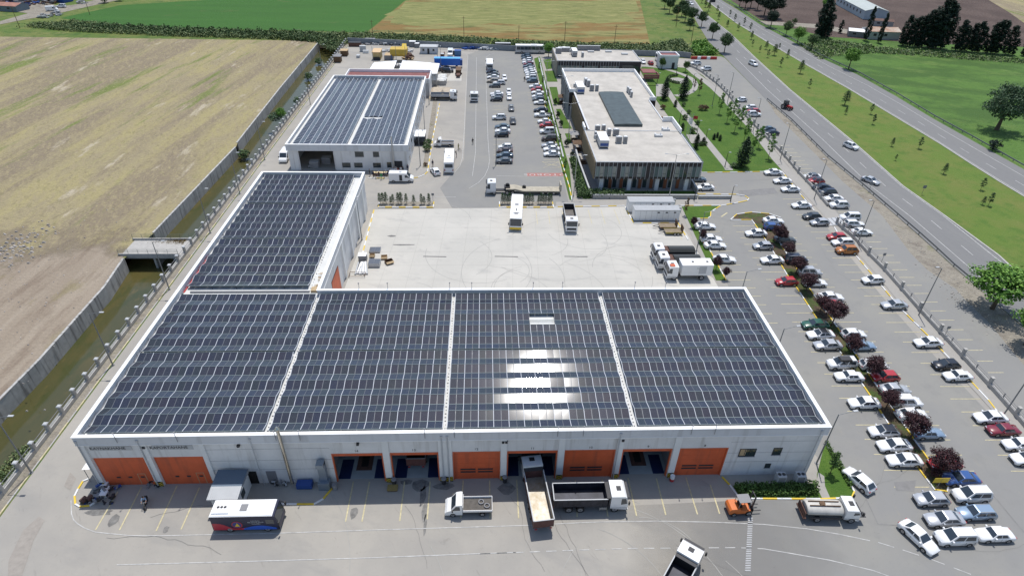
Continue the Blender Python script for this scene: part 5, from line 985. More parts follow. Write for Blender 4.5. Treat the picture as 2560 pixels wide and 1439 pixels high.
def dump_bed(t, x0, x1, w, z0, h, mo, mi, full=False):
    b = MB(); k = .06
    b.box(x0, x1, -w, w, z0, z0+.1, 0).box(x0+k, x1-k, -w+k, w-k, z0+.1, z0+.12, 1)
    for s in (-1, 1): y = s*w; b.box(x0, x1, min(y, y-s*k), max(y, y-s*k), z0+.1, z0+h, 0); b.box(x0+k, x1-k, min(y-s*k, y-s*(k+.005)), max(y-s*k, y-s*(k+.005)), z0+.12, z0+h-.02, 1)
    b.box(x0, x0+k, -w+k, w-k, z0+.1, z0+h, 0).box(x1-k, x1, -w+k, w-k, z0+.1, z0+h+.15, 0)
    for i in range(int((x1-x0)/.7)): x = x0+.35+i*.7; [b.box(x, x+.08, s*w-(.05 if s < 0 else 0), s*w+(.05 if s > 0 else 0), z0+.1, z0+h-.05, 0) for s in (-1, 1)]
    for s in (-1, 1): b.box(x0-.02, x1+.02, s*w-.06, s*w+.06, z0+h, z0+h+.07, 2)
    b.box(x0-.06, x0+.06, -w, w, z0+h, z0+h+.07, 2)
    return b.build('dump_bed', [mo, mi, M['lgrey'] if mi != M['dark'] else M['grey']], t)
def tip(name, loc, rz, lab, L=8.6, bedo=None, bedi=None, axles=(3.0, -1.2, -2.6), canopy=True, grp='dump trucks'):
    t = thing(name, lab, 'truck', (*loc, .04), rz, grp); h = L/2
    chassis(t, -h+.4, h-.3, axles); cab(t, h-2.1, h)
    dump_bed(t, -h, h-2.5, 1.22, 1.15, 1.35, bedo, bedi); MB().box(h-2.6, h-2.0, -1.2, 1.2, 2.55, 2.68).build('cab_guard', M['dark'], t)
    MB().box(h-3.4, h-2.5, -1.24, -1.0, .5, .95).build('fuel_tank', M['steel'], t)
    for s in (-1, 1): MB().box(-h-.04, -h+.02, s*.9-.15, s*.9+.15, .85, 1.0).build('taillight', M['tail'], t)
    return t
scrap = mat('worn_bed_steel', (.40, .39, .36), .45, .5, v=.3, sc=1.2, col2=(.25, .2, .13)); bedd = mat('dark_bed_steel', (.035, .037, .05), .5, .4, v=.4, sc=1)
redb = mat('oxide_red_bed', (.10, .04, .035), .6, v=.3, sc=1.5)
tip('dump_truck', (12.59,46.71), 0, 'white cab dump truck parked sideways before door ten', 9.0, bedd, bedd)
tip('dump_truck', (6.15, 47.6), R(96), 'dump truck with oxide-red bed backing out of door eleven', 9.6, redb, scrap)
tip('dump_truck', (20.58,35.84), R(52), 'dump truck with black bed cut off by the lower edge', 8.8, M['black'], bedd)
tip('dump_truck', (18.5,118.52), R(-91.5), 'white dump truck with empty dark bed parked facing the hall', 8.8, M['dark'], mat('grey_bed', (.14, .13, .12), .5, .3, v=.4, sc=1))
tip('dump_truck', (-9.0, 56.3), R(90), 'reddish tipper bed seen inside door thirteen', 8.4, redb, M['dark'])
# compactor pair and box truck
for i, (a, lab) in enumerate((((37.72,103.84), 'rear of the two black-covered trucks beside the white box truck'), ((37.92,100.56), 'front of the two black-covered trucks beside the white box truck'))):
    t = thing('covered_truck', lab, 'truck', (*a, .04), R(180), 'trucks parked right of the concrete yard'); chassis(t, -3.8, 4.0, (2.9, -1.4, -2.6)); cab(t, 2.3, 4.3)
    b = MB(); b.box(-4.0, 1.9, -1.2, 1.2, 1.05, 1.9)
    for k in range(12): y = -1.2+k*.2; b.box(-4.0, 1.2, y, y+.19, 1.9+.25*math.sin(math.pi*(k+.5)/12), 2.2+.42*math.sin(math.pi*(k+.5)/12), 1)
    b.build('cover', [M['dark'], mat('black_tarpaulin_%d' % i, (.025, .03, .032), .5)], t); MB().box(1.2, 2.1, -1.1, 1.1, 1.0, 2.3).build('equipment', M['rust'], t)
t = thing('box_truck', 'white box truck with orange roof beacon, nearest of the three parked trucks', 'truck', (*(38.82,97.14), .04), R(180), 'trucks parked right of the concrete yard')
chassis(t, -3.9, 4.0, (2.9, -2.4)); cab(t, 2.3, 4.3); MB().box(3.0, 3.9, .2, 1.0, 3.0, 3.1).build('beacon', M['orange2'], t)
MB().box(-4.2, 1.7, -1.25, 1.25, 1.1, 3.35).box(-4.25, 1.75, -1.28, 1.28, 3.35, 3.42, 1).build('box_body', [M['white'], M['coping']], t); text('T.C.', .3, (-1.4, 1.262, 2.7), (R(90), 0, R(180)), M['dark'], 'lettering', t)
for x in (-.5, -3.3): MB().box(x-.2, x+.2, -.2, .2, 3.42, 3.5).build('vent', M['dark'], t)
MB().box(-3.0, -1.6, 1.251, 1.27, 1.5, 3.1).build('side_door', M['lgrey'], t)
# lowboy with tractor
t = thing('lowboy_truck', 'white tractor with long beige lowbed trailer across the lane', 'truck', (9.5, 133.6, .04), R(180))
chassis(t, 2.5, 8.6, (7.4, 4.3, 3.0)); cab(t, 7.0, 9.2, zt=3.1)
bei = mat('beige_trailer', (.40, .36, .28), .7, v=.25, sc=1)
b = MB(); b.xprism([(4.6, 1.5), (4.6, 1.2), (2.6, 1.2), (.8, .75), (-8.4, .7), (-8.4, 1.0), (.6, 1.05), (2.4, 1.55)], -1.25, 1.25).box(-8.6, -8.3, -1.2, 1.2, .9, 2.6, 0); b.build('trailer', bei, t)
for x in (-4.2, -5.5, -6.8):
    for s in (-1, 1): wheel(t, x, s*1.1, .42, .3)
MB().cyl((4.2, -.3, 1.9), (4.2, .3, 1.9), .5, n=14).build('spare_wheel', M['black'], t); MB().cyl((.2, -.8, 1.25), (.2, -.3, 1.15), .45, n=14).build('spare_wheel', M['black'], t); MB().box(3.6, 5.0, -.7, .7, 1.5, 1.8).build('winch', M['dark'], t)
# dropside trucks
def dropside(name, loc, rz, lab, L, big=False, load=None):
    t = thing(name, lab, 'truck', (*loc, .04), rz, 'dropside trucks'); h = L/2
    if big: chassis(t, -h+.3, h-.3, (h-1.3, -h+1.6)); cab(t, h-2.2, h); z = 1.15; w = 1.22; xb = h-2.5; hh = .9
    else:
        b = MB(); w = 1.0; z = .8; xb = h-2.15; hh = .42
        b.xprism([(xb+.05, .35), (h, .35), (h, .75), (h-.25, 1.0), (h-.75, 1.2), (h-1.35, 2.1), (xb+.3, 2.2), (xb+.05, 2.15)], -w, w).build('cab', paint('white'), t)
        MB().add([(h-.76, -.85, 1.26), (h-.76, .85, 1.26), (h-1.31, .8, 2.07), (h-1.31, -.8, 2.07)], [(0, 1, 2, 3)]).build('windshield', M['glass'], t)
        for s in (-1, 1):
            MB().add([(h-.9, s*(w+.01), 1.22), (xb+.3, s*(w+.01), 1.22), (xb+.35, s*(w+.01), 1.95), (h-1.35, s*(w+.01), 1.95)], [(0, 1, 2, 3)]).build('side_window', M['glass'], t); MB().box(h-1.0, h-.85, s*(w+.15)-.12, s*(w+.15)+.12, 1.2, 1.5).build('mirror', M['blackp'], t)
            MB().box(h-.12, h+.01, s*.75-.15, s*.75+.15, .6, .78).build('headlight', M['head'], t)
            for x in (h-.95, -h+1.2): wheel(t, x, s*(w-.1), .34, .22)
        MB().box(-h+.2, xb, -.4, .4, .5, .72).build('chassis', M['dark'], t)
    b = MB(); b.box(-h, xb, -w-.03, w+.03, z, z+.1, 1)
    for s in (-1, 1): b.box(-h, xb, s*w-.03, s*w+.03, z+.1, z+hh)
    b.box(-h, -h+.05, -w+.03, w-.03, z+.1, z+hh).box(xb-.05, xb, -w+.03, w-.03, z+.1, z+hh+.5); b.build('dropside_bed', [M['lgrey'] if big else paint('white'), M['dark'] if big else mat('worn_bed_floor_%d' % (t.location.y > 60), (.10, .09, .08), .8, v=.3, sc=2)], t)
    return t
dt = dropside('flatbed_van', (-2.15,46.25), R(180), 'white flatbed van with two tyres in its bed near door twelve', 5.7)
for i, (x, y) in enumerate(((-1.5, -.35), (-2.2, .2))):
    a = dt.location; b = MB(); n = 18
    secs = [[(math.cos(2*math.pi*j/n)*(.3+.09*math.cos(u)), math.sin(2*math.pi*j/n)*(.3+.09*math.cos(u)), .09+.09*math.sin(u)) for u in [k*math.pi/3 for k in range(6)]] for j in range(n+1)]
    b.loft(secs, cap=False); tag(b.build('tyre', M['grey'], None, (a.x-x, a.y-y, .96)), ('left', 'right')[i]+' loose tyre lying in the white flatbed', 'tyre', 'tyres in the flatbed')
dropside('flatbed_van', (-11.38,162.91), R(180), 'white dropside van near the two round shrubs', 5.6)
dropside('dropside_truck', (-13.52,203.19), 0, 'big white dropside truck parked beside the service building', 8.6, True)
t = thing('tractor_unit', 'white tractor unit facing forward in the lane', 'truck', (*(-3.47,203.48), .04), R(-90)); chassis(t, -2.6, 2.6, (1.9, -1.7)); cab(t, .8, 3.0); MB().box(-2.2, -.8, -.6, .6, .9, 1.1).build('fifth_wheel', M['dark'], t)
# tanker
t = thing('tanker_truck', 'white tanker truck with open bonnet beside the hedge', 'truck', (*(41.92,44.48), .04), R(-3)); chassis(t, -3.3, 2.6, (2.2, -1.9), 1.1, .44)
b = MB(); secs = []
for x, k in ((-3.3, .8), (-3.15, 1), (.9, 1), (1.05, .8)): secs.append([(x, 1.05*k*math.cos(a), 1.55+.62*k*math.sin(a)) for a in [2*math.pi*i/14 for i in range(14)]])
b.loft(secs); b.build('tank', mat('grimy_tank', (.52, .50, .46), .5, v=.2, sc=1), t); MB().cyl((-1.4, 0, 2.15), (-1.4, 0, 2.3), .35, n=12).box(-3, .7, -.35, -.28, 2.15, 2.3).box(-3, .7, .28, .35, 2.15, 2.3).build('catwalk', M['brown'], t)
cab(t, 1.2, 3.0, 1.08, .7, 2.35, sun=False); MB().box(3.02, 3.8, -1.0, -.2, 1.1, 1.15).box(3.02, 3.08, -1.0, .6, .9, 1.9).build('open_grille', M['dark'], t); MB().box(-3.7, -3.3, -1.1, 1.1, .6, .75).box(-3.6, -3.5, -1.0, 1.0, .75, 1.6).build('rear_rack', M['rust'], t)
b = MB(); b.box(-3.0, 1.0, -1.16, -1.1, .75, 1.05).box(-3.0, 1.0, 1.1, 1.16, .75, 1.05); b.build('side_guard', M['dark'], t)
# panel vans
def van(loc, rz, lab, L=5.4, H=2.3, opened=False):
    t = thing('panel_van', lab, 'van', (*loc, .04), rz, 'white panel vans'); h = L/2; w = .98
    b = MB(); b.xprism([(-h, .35), (h, .35), (h+.02, .8), (h-.2, 1.05), (h-.8, 1.3), (h-1.55, H-.08), (h-1.9, H), (-h+.05, H)], -w, w); b.build('body', paint('white'), t)
    MB().add([(h-.79, -.85, 1.35), (h-.79, .85, 1.35), (h-1.5, .8, H-.12), (h-1.5, -.8, H-.12)], [(0, 1, 2, 3)]).build('windshield', M['glass'], t)
    for s in (-1, 1):
        MB().add([(h-.95, s*(w+.01), 1.28), (h-2.0, s*(w+.01), 1.28), (h-2.0, s*(w+.01), 1.95), (h-1.5, s*(w+.01), 1.95)], [(0, 1, 2, 3)]).build('side_window', M['glass'], t)
        MB().box(h-.1, h+.03, s*.78-.15, s*.78+.15, .65, .85).build('headlight', M['head'], t); MB().box(h-1.0, h-.85, s*(w+.14)-.12, s*(w+.14)+.12, 1.25, 1.55).build('mirror', M['blackp'], t)
        MB().box(-h-.01, -h+.05, s*.9-.08, s*.9+.08, .9, 1.4).build('taillight', M['tail'], t)
        for x in (h-.95, -h+1.05): wheel(t, x, s*(w-.08), .34, .22)
    if opened: MB().box(-.4, .3, -w-.012, -w-.002, .5, 2.0).build('open_doorway', M['dark'], t); MB().box(-.4, .1, -.3, .3, H, H+.12).build('roof_vent', M['lgrey'], t)
    return t
van((-20.53,139.92), 0, 'white panel van with open side door beside the crowd', 5.9, 2.4, True); van((-52.02,152.94), R(-90), 'white van facing forward on the left lane by the service building', 5.6, 2.4); van((-13.93,259.99), R(-90), 'white van facing forward near the rear wall', 5.2, 2.2)
van((-212.92,334.64), R(20), 'pale van by the rubble top left', 5, 2.2)
# buses
def bus(name, loc, rz, lab, L, W_=1.25, H=3.1, lower=None, front=None, acs=(), rear=False, grp='buses', stripe=None):
    t = thing(name, lab, 'bus', (*loc, .04), rz, grp); h = L/2; w = W_; m = lower or paint('white'); b = MB()
    b.xprism([(-h, .4), (h, .4), (h+.05, 1.0), (h-.02, 1.6), (h-.25, H-.18), (h-.5, H-.05), (-h+.1, H-.05)], -w, w, 0)
    b.build('body', m, t)
    MB().box(-h+.12, h-.5, -w+.08, w-.08, H-.05, H+.03).box(-h+.05, h-.45, -w+.01, w-.01, H-.12, H-.045).build('roof', M['coping'], t)
    MB().add([(h+.045, -w*.93, 1.25), (h+.045, w*.93, 1.25), (h-.215, w*.9, H-.25), (h-.215, -w*.9, H-.25)], [(0, 1, 2, 3)]).build('windshield', M['glass'], t)
    MB().box(h-.05, h+.07, -w, w, .42, .95).build('front_bumper', front or m, t)
    MB().box(-h-.012, -h-.002, -w*.8, w*.8, 1.7, H-.5).build('rear_window', M['glass'], t)
    for s in (-1, 1):
        sb_ = MB()
        n = max(3, int(L/1.6)); q = (L-1.2)/n
        for i in range(n): x = -h+.5+i*q; sb_.box(x, x+q-.08, s*(w+.006)-.004, s*(w+.006)+.004, 1.5, H-.45)
        if stripe != 'wrap' or s > 0: sb_.build('side_window', M['glass'], t)
        MB().box(h-.02, h+.06, s*w*.75-.16, s*w*.75+.16, .6, .8).build('headlight', M['head'], t); MB().cyl((h-.15, s*(w-.05), H-.3), (h+.25, s*(w+.2), 1.9), .035, n=5).box(h+.15, h+.3, s*(w+.2)-.12, s*(w+.2)+.12, 1.6, 2.1).build('mirror', M['blackp'], t)
        MB().box(-h-.015, -h+.02, s*w*.85-.1, s*w*.85+.1, .8, 1.3).build('taillight', M['tail'], t)
        for x in (h-2.2 if L > 8 else h-1.4, -h+(2.6 if L > 9 else 1.9)): wheel(t, x, s*(w-.14), .46, .28)
    for (x, a, c_, kind) in acs:
        MB().box(x-a/2, x+a/2, -c_/2, c_/2, H+.03, H+(.2 if kind else .1)).build('roof_unit' if kind else 'roof_hatch', M['coping'] if kind else M['grey'], t)
        if kind:
            fb = MB(); [fb.cyl((x+d, 0, H+.2), (x+d, 0, H+.215), .17, n=10) for d in (-.4, 0, .4)]; fb.build('roof_fan', M['dark'], t)
    return t
mb = bus('midibus', (-27.95,44.97), 0, 'white-roofed midibus with dark blue and red livery before the kiosk', 7.6, 1.15, 2.95, mat('livery_navy', (.015, .018, .05), .4), None, ((-2.6, 1.9, 1.6, 1), (-.1, .8, .9, 0)), stripe='wrap')
b = MB(); yv = -1.158
def wave(x0, x1, zf0, zf1, m):
    n = 16; 
    for i in range(n):
        a, c = x0+(x1-x0)*i/n, x0+(x1-x0)*(i+1)/n; b.add([(a, yv, zf0(a)), (c, yv, zf0(c)), (c, yv, zf1(c)), (a, yv, zf1(a))], [(0, 1, 2, 3)], m)
wave(-3.7, 3.4, lambda x: .45, lambda x: .85+.16*math.sin(x*1.3)+(.7 if x < -2.6 else .7*max(0, (-x-1.4)/1.2)), 0)
yv = -1.164; wave(-.3, 3.5, lambda x: .45, lambda x: .7+.5*math.sin((x+.3)*.8), 1)
b.build('livery', [mat('livery_red', (.45, .03, .05), .4), mat('livery_blue', (.02, .10, .5), .4)], mb)
b = MB(); b.cyl((-.9, -1.17, 1.4), (-.9, -1.166, 1.4), .62, n=24, m=0).cyl((-.9, -1.174, 1.4), (-.9, -1.17, 1.4), .52, n=24, m=1).add([(-1.2, -1.178, 1.1), (-.6, -1.178, 1.1), (-.75, -1.178, 1.5), (-.85, -1.178, 1.75), (-.95, -1.178, 1.5)], [(0, 1, 2, 3, 4)], 2); b.build('emblem', [M['red'], M['navy'] if 'navy' in M else mat('emblem_navy', (.05, .05, .2), .5), M['yellow']], mb)
for s_, z in (('HAVRAN', 2.1), ('BELEDİYE SPOR', 1.82), ('KULÜBÜ', 1.54)): text(s_, .26, (1.3, -1.17, z), (R(90), 0, 0), M['lgrey'], 'lettering', mb)
MB().box(3.0-.55, 3.4, -1.166, -1.158, 1.5, 2.3).build('side_window', M['glass'], mb)
bus('city_bus', (6.9,120.71), R(-94.5), 'yellow-nosed white city bus standing in the concrete yard', 11.6, 1.27, 3.1, paint('white'), M['yellow'], ((3.6, .7, .8, 0), (-.6, .7, .8, 0), (.5-.2+1.9, .01, .01, 0), (-3.9+1.2+4.9, 2.4, 1.5, 1)))
bus('city_bus', (-9.2, 148.9), R(91), 'white bus seen from behind beside the dropside van', 9.6, 1.2, 3.1, paint('white'), None, ((-1.0, 2.0, 1.3, 1),))
bus('coach', (18.8,264.98), 0, 'long blue and white coach parked along the rear wall', 12.2, 1.27, 3.2, paint('silver'), None, ((1.5, 2.6, 1.5, 1),))
bus('minibus', (1.85,240.08), R(90), 'white bus seen from behind at the far end of the lane', 8.2, 1.2, 3.0, paint('silver'))
bus('minibus', (70.56,253.02), R(-90), 'green-tinted white minibus waiting at the gate', 7.6, 1.15, 3.0, paint('white'))
# forklift
t = thing('forklift', 'orange forklift with raised black mast by the hedge kerb', 'forklift', (*(31.15,45.35), .04), R(3))
b = MB(); b.xprism([(-1.7, .45), (.9, .45), (.9, .95), (.2, .95), (-.3, 1.0), (-.5, 1.35), (-1.55, 1.35), (-1.75, 1.1)], -.75, .75); b.build('body', mat('forklift_orange', (.62, .16, .035), .4), t)
b = MB(); [b.cyl((x, s*.6, 1.0), (x*.85, s*.55, 2.35), .04, n=6) for x in (-.7, .7) for s in (-1, 1)]; b.box(-.75, .75, -.62, .62, 2.35, 2.42); b.build('overhead_guard', M['grey'], t)
MB().box(-.45, 0, -.3, .3, 1.0, 1.2).box(-.55, -.4, -.3, .3, 1.2, 1.7).build('seat', M['black'], t)
b = MB(); [b.box(1.05, 1.2, s*.45-.06, s*.45+.06, .2, 3.1) for s in (-1, 1)]; [b.box(1.08, 1.18, -.45, .45, z, z+.1) for z in (.5, 1.7, 3.0)]; b.build('mast', M['dark'], t)
MB().box(1.2, 1.26, -.7, .7, .5, 1.1).box(1.26, 2.4, -.5, -.38, .45, .5).box(1.26, 2.4, .38, .5, .45, .5).build('fork', M['dark'], t)
for x, r in ((.75, .42), (-1.1, .32)):
    for s in (-1, 1): wheel(t, x, s*.68, r, .28)
# red farm tractor on the highway
t = thing('farm_tractor', 'red farm tractor driving on the highway', 'tractor', (*(99.41,196.49), .06), R(-62))
MB().box(.1, 2.0, -.35, .35, .8, 1.35).build('bonnet', M['red'], t); MB().box(-1.2, .1, -.6, .6, .9, 1.3).build('body', M['dark'], t)
b = MB(); [b.box(x, x+.07, s*.6-.03, s*.6+.03, 1.3, 2.5) for x in (-1.1, 0) for s in (-1, 1)]; b.box(-1.2, .15, -.66, .66, 2.5, 2.6); b.build('cab', M['blackp'], t); MB().box(-1.05, 0, -.57, .57, 1.35, 2.45).build('cab_glass', M['glass'], t)
for s in (-1, 1): wheel(t, -.7, s*.95, .82, .42); wheel(t, 1.5, s*.75, .5, .28)
tag(MB().box(-1.3, 1.3, -1.2, 1.2, 0, 2.2).box(-.8, .9, -1.2, 1.2, 2.2, 2.9).build('cargo_load', M['dark'], None, (*(134.25,388.33), .1)), 'dark lorry load at the top of the far carriageway', 'lorry')
# ---------------------------------------------------------------- vegetation
def leafmat(name, a, c): return mat(name, a, .65, spec=.3, v=.2, sc=.6, col2=c, isl=.9)
LM = {'plum': leafmat('plum_leaves', (.075, .03, .034), (.026, .011, .015)), 'green': leafmat('tree_leaves', (.10, .18, .04), (.04, .08, .018)), 'lime': leafmat('plane_tree_leaves', (.17, .32, .05), (.06, .16, .02)),
      'dark': leafmat('dark_conifer_leaves', (.020, .042, .024), (.008, .018, .012)), 'cypress': leafmat('cypress_leaves', (.028, .06, .022), (.010, .024, .010)), 'willow': leafmat('willow_leaves', (.10, .16, .08), (.035, .07, .035)),
      'bush': leafmat('shrub_leaves', (.10, .16, .055), (.035, .07, .022)), 'reed': leafmat('reed_leaves', (.20, .24, .10), (.07, .12, .045)), 'redbush': leafmat('reddish_shrub_leaves', (.22, .10, .06), (.06, .07, .03)), 'pine': leafmat('pine_leaves', (.07, .13, .045), (.025, .055, .02)), 'bark': mat('bark', (.09, .065, .045), .9, v=.3, sc=4)}
def leaves(b, c, n, rr, s, rg, out=None):
    for _ in range(n):
        while True:
            d = Vector((rg.uniform(-1, 1), rg.uniform(-1, 1), rg.uniform(-1, 1)))
            if 0 < d.length <= 1: break
        p = Vector(c)+Vector((d.x*rr[0], d.y*rr[1], d.z*rr[2])); nn = (d.normalized()*.8+Vector((rg.gauss(0, .5), rg.gauss(0, .5), rg.gauss(.35, .5)))).normalized()
        u = nn.orthogonal().normalized(); u = Matrix.Rotation(rg.uniform(0, 6.28), 3, nn) @ u; w = nn.cross(u); k = s*rg.uniform(.6, 1.3)
        b.add([p-u*k, p-w*k*.6, p+u*k, p+w*k*.6], [(0, 1, 2, 3)])
def crown(kind, seed):
    """unit crown: base of trunk at 0, overall height 1"""
    rg = random.Random(kind+str(seed)); b = MB()
    if kind == 'round':
        for _ in range(46):
            a, e = rg.uniform(0, 6.28), rg.uniform(-.7, 1.4); r = rg.uniform(.55, 1); q = (.38*r*math.cos(a)*math.cos(e), .38*r*math.sin(a)*math.cos(e), .61+.3*r*math.sin(e)); k = rg.uniform(.08, .14); leaves(b, q, 80, (k, k, k*.8), .021, rg)
        leaves(b, (0, 0, .6), 500, (.3, .3, .26), .04, rg)
    elif kind == 'cone':
        for i in range(60):
            t = i/59; r = .20*(math.sin(math.pi*min(1, (t*.86+.14)))**.7)*(1-.35*t)*rg.uniform(.8, 1.15); a = i*2.4; leaves(b, (r*.5*math.cos(a), r*.5*math.sin(a), .06+t*.9), 52, (r*.8, r*.8, .06), .02, rg)
    elif kind == 'spindly':     # young tree, thin see-through crown
        for i in range(28):
            t = i/27; r = .10*math.sin(math.pi*(t*.8+.15))*rg.uniform(.4, 1.4); a = rg.uniform(0, 6.28); leaves(b, (r*math.cos(a), r*math.sin(a), .32+t*.66), 26, (.055, .055, .045), .022, rg)
    elif kind == 'poplar':      # ragged dark roadside cypress
        for i in range(95):
            t = i/94; r = .12*(math.sin(math.pi*(t*.82+.16))**.6)*rg.uniform(.4, 1.25); a = rg.uniform(0, 6.28); leaves(b, (r*math.cos(a), r*math.sin(a), .06+t*.9), 46, (.045, .045, .05), .017, rg)
    elif kind == 'willow':
        for _ in range(95):
            a, e = rg.uniform(0, 6.28), rg.uniform(-.6, 1.4); r = rg.uniform(.5, 1); q = (.58*r*math.cos(a)*math.cos(e), .5*r*math.sin(a)*math.cos(e), .56+.36*r*math.sin(e)); k = rg.uniform(.07, .13); leaves(b, q, 60, (k, k, k*.9), .019, rg)
        leaves(b, (0, 0, .52), 1400, (.4, .34, .3), .028, rg)
    elif kind == 'pine':
        for i in range(30):
            t = i/29; r = .22*(1-t)**.6*rg.uniform(.6, 1.1)+.02; a = i*2.4; leaves(b, (r*math.cos(a)*.7, r*math.sin(a)*.7, .28+t*.68), 34, (.09, .09, .05), .022, rg)
    elif kind == 'ball':
        for _ in range(14):
            a, e = rg.uniform(0, 6.28), rg.uniform(-.3, 1.4); q = (.34*math.cos(a)*math.cos(e), .34*math.sin(a)*math.cos(e), .45+.36*math.sin(e)); leaves(b, q, 34, (.18, .18, .15), .06, rg)
        leaves(b, (0, 0, .4), 150, (.36, .36, .36), .07, rg)
    return b
def trunk(kind, seed):
    rg = random.Random(seed); b = MB(); hb = {'round': .4, 'cone': .12, 'spindly': .9, 'poplar': .8, 'willow': .32, 'pine': .9, 'ball': .3}[kind]; r = {'willow': .05, 'round': .03, 'poplar': .012, 'spindly': .009}.get(kind, .02)
    b.cyl((0, 0, 0), (rg.uniform(-.01, .01), 0, hb), r, r*.5, 7)
    if kind in ('round', 'willow'):
        for i in range(5):
            a = i*1.26+rg.random(); b.cyl((0, 0, hb*.8), (.22*math.cos(a), .22*math.sin(a), hb+.25), r*.5, r*.15, 5)
    return b
TM = {}
TP = {}
NV = {'round': 4, 'spindly': 3, 'poplar': 3, 'pine': 3, 'cone': 2, 'ball': 3, 'willow': 1}
def tree(name, kind, leaf, pt, h, label, cat, group=None, wid=1.0, seed=[0], lean=0):
    seed[0] += 1; k = (kind, seed[0] % NV[kind]); rg = random.Random(seed[0]*13)
    if (k, leaf) not in TM: TM[(k, leaf)] = (trunk(*k).mesh('trunk', LM['bark']), crown(*k).mesh('crown', LM[leaf]))
    t = thing(name, label, cat, (*pt, .03), rg.uniform(0, 6.28), group); t.scale = (h*wid*rg.uniform(.92, 1.08), h*wid*rg.uniform(.92, 1.08), h)
    link('trunk', TM[(k, leaf)][0], t); link('crown', TM[(k, leaf)][1], t); return t
plum = [((59.54,50.35), 5.6), ((59.17,56.31), 6.2), ((58.64,61.81), 5.2), ((60.27,68.98), 5.4), ((59.84,74.53), 5.0), ((60.22,81.95), 6.6), ((59.73,85.54), 4.9), ((60.13,92.27), 5.4), ((60.71,98.14), 5.0), ((61.38,104.21), 4.6), ((61.77,109.98), 5.8)]
for i, (p, h) in enumerate(plum): tree('plum_tree', 'round', 'plum', p, h*.78, 'purple-leaved plum tree on the car park island, %s' % ORD[i], 'tree', 'purple plum trees on the island', 1.05)
for i, (p, h) in enumerate((((45.92,96.26), 3.0), ((45.17,99.37), 3.4), ((45.45,110.34), 3.2), ((45.45,116.37), 3.0))): tree('plum_tree', 'round', 'plum', p, h, 'small purple plum tree on the lawn by the white trucks, %s' % ORD[i], 'tree', 'small plum trees by the trucks', .7)
tree('young_tree', 'spindly', 'redbush', (45.29,122.31), 4.4, 'thin reddish young tree on the lawn right of the cabins', 'tree')
tree('purple_shrub', 'ball', 'plum', (58.67,49.92), 1.6, 'low purple shrub at the near end of the island', 'shrub')
for p, h, l in (((67.97,149.51), 8.2, 'tall dark conical cypress by the garden path end'), ((60.75,205.34), 7.4, 'left of two dark cypresses below the garden circle'), ((67.35,205.96), 8.0, 'right of two dark cypresses below the garden circle'), ((59.13,161.82), 4.4, 'small narrow cypress beside the office right wall')): tree('cypress', 'cone', 'cypress', p, h, l, 'cypress', 'cypresses in the garden', 1.25)
for i, p in enumerate(((74.29,159.14), (77.32,162.68), (77.11,154.7), (74.75,167.17), (77.67,171.41), (74.66,174.91), (78.02,179.3), (75.07,183.2), (78.1,186.89), (75.2,191.2), (74.38,211.12))): tree('young_tree', 'spindly', 'lime' if i != 10 else 'redbush', p, (6.5, 6.4, 7.2, 7, 4.5, 7, 6.5, 6.6, 6.4, 6.8, 5.5)[i], 'slender young tree on the garden lawn near the fence, %s' % ORD[i], 'tree', 'young trees along the garden fence', 1.15)
tree('young_tree', 'spindly', 'redbush', (73.84,215.51), 4.2, 'spindly bare reddish tree in the ring path bend', 'tree')
tree('round_tree', 'round', 'green', (77.17,238.76), 4.6, 'small round tree right of the guard house', 'tree', None, .8); tree('round_tree', 'round', 'green', (68.96,242.87), 4.6, 'small round tree in front of the gate minibus', 'tree', None, .8)
tree('round_tree', 'round', 'lime', (26,258.79), 6.2, 'light green tree at the canteen left corner', 'tree')
for i, (p, h, lf) in enumerate((((62.62,197.93), 2.4, 'cypress'), ((59.12,176.21), 2.4, 'cypress'), ((66.48,168.9), 1.9, 'cypress'), ((67.99,170.51), 1.7, 'cypress'), ((67.96,167.99), 1.9, 'cypress'), ((62.17,165.14), 2.2, 'cypress'))): tree('small_conifer', 'cone', lf, p, h, ('small cone shrub left of the path near its top', 'small cone shrub at the office canopy corner', 'left of three little cone shrubs on the lawn', 'back one of three little cone shrubs on the lawn', 'right of three little cone shrubs on the lawn', 'little cone shrub in a round bush bed by the path')[i], 'conifer', 'small conifers in the garden', 1.6)
for i, (p, h, lf, lab) in enumerate((((65.49,198.41), 1.4, 'bush', 'first round shrub right of the garden path'), ((65.25,190.96), 1.5, 'bush', 'second round shrub right of the garden path'), ((62.62,185.69), 1.8, 'bush', 'dark ball shrub left of the garden path'), ((65.11,181.12), 1.5, 'bush', 'third round shrub right of the garden path'),
        ((70.25,194.55), 2.0, 'redbush', 'left half of the reddish shrub bed on the lawn'), ((71.72,194.59), 2.0, 'redbush', 'right half of the reddish shrub bed on the lawn'), ((57.84,195.02), 1.8, 'redbush', 'orange-tinged shrub beside the office right wall'), ((61.65,173.94), 2.0, 'bush', 'shrub behind the flag poles'), ((61.44,164.22), 1.4, 'bush', 'left shrub of the round bed near the office'), ((62.57,164.54), 1.3, 'bush', 'right shrub of the round bed near the office'),
        ((-15.8,162.72), 2.2, 'bush', 'upper round shrub on the dry strip'), ((-15.74,159), 2.2, 'bush', 'lower round shrub on the dry strip'), ((-15.4,149.11), 1.1, 'redbush', 'small reddish shrub on the dry strip'), ((145.74,161.91), 3.4, 'dark', 'dark bush beside the far guard rail'), ((66.15,149.23), 1.3, 'bush', 'dark low shrub below the tall cypress'))):
    tree('shrub', 'ball', lf, p, h, lab, 'shrub', 'shrubs', 1.2 if i != 14 else 2.4)
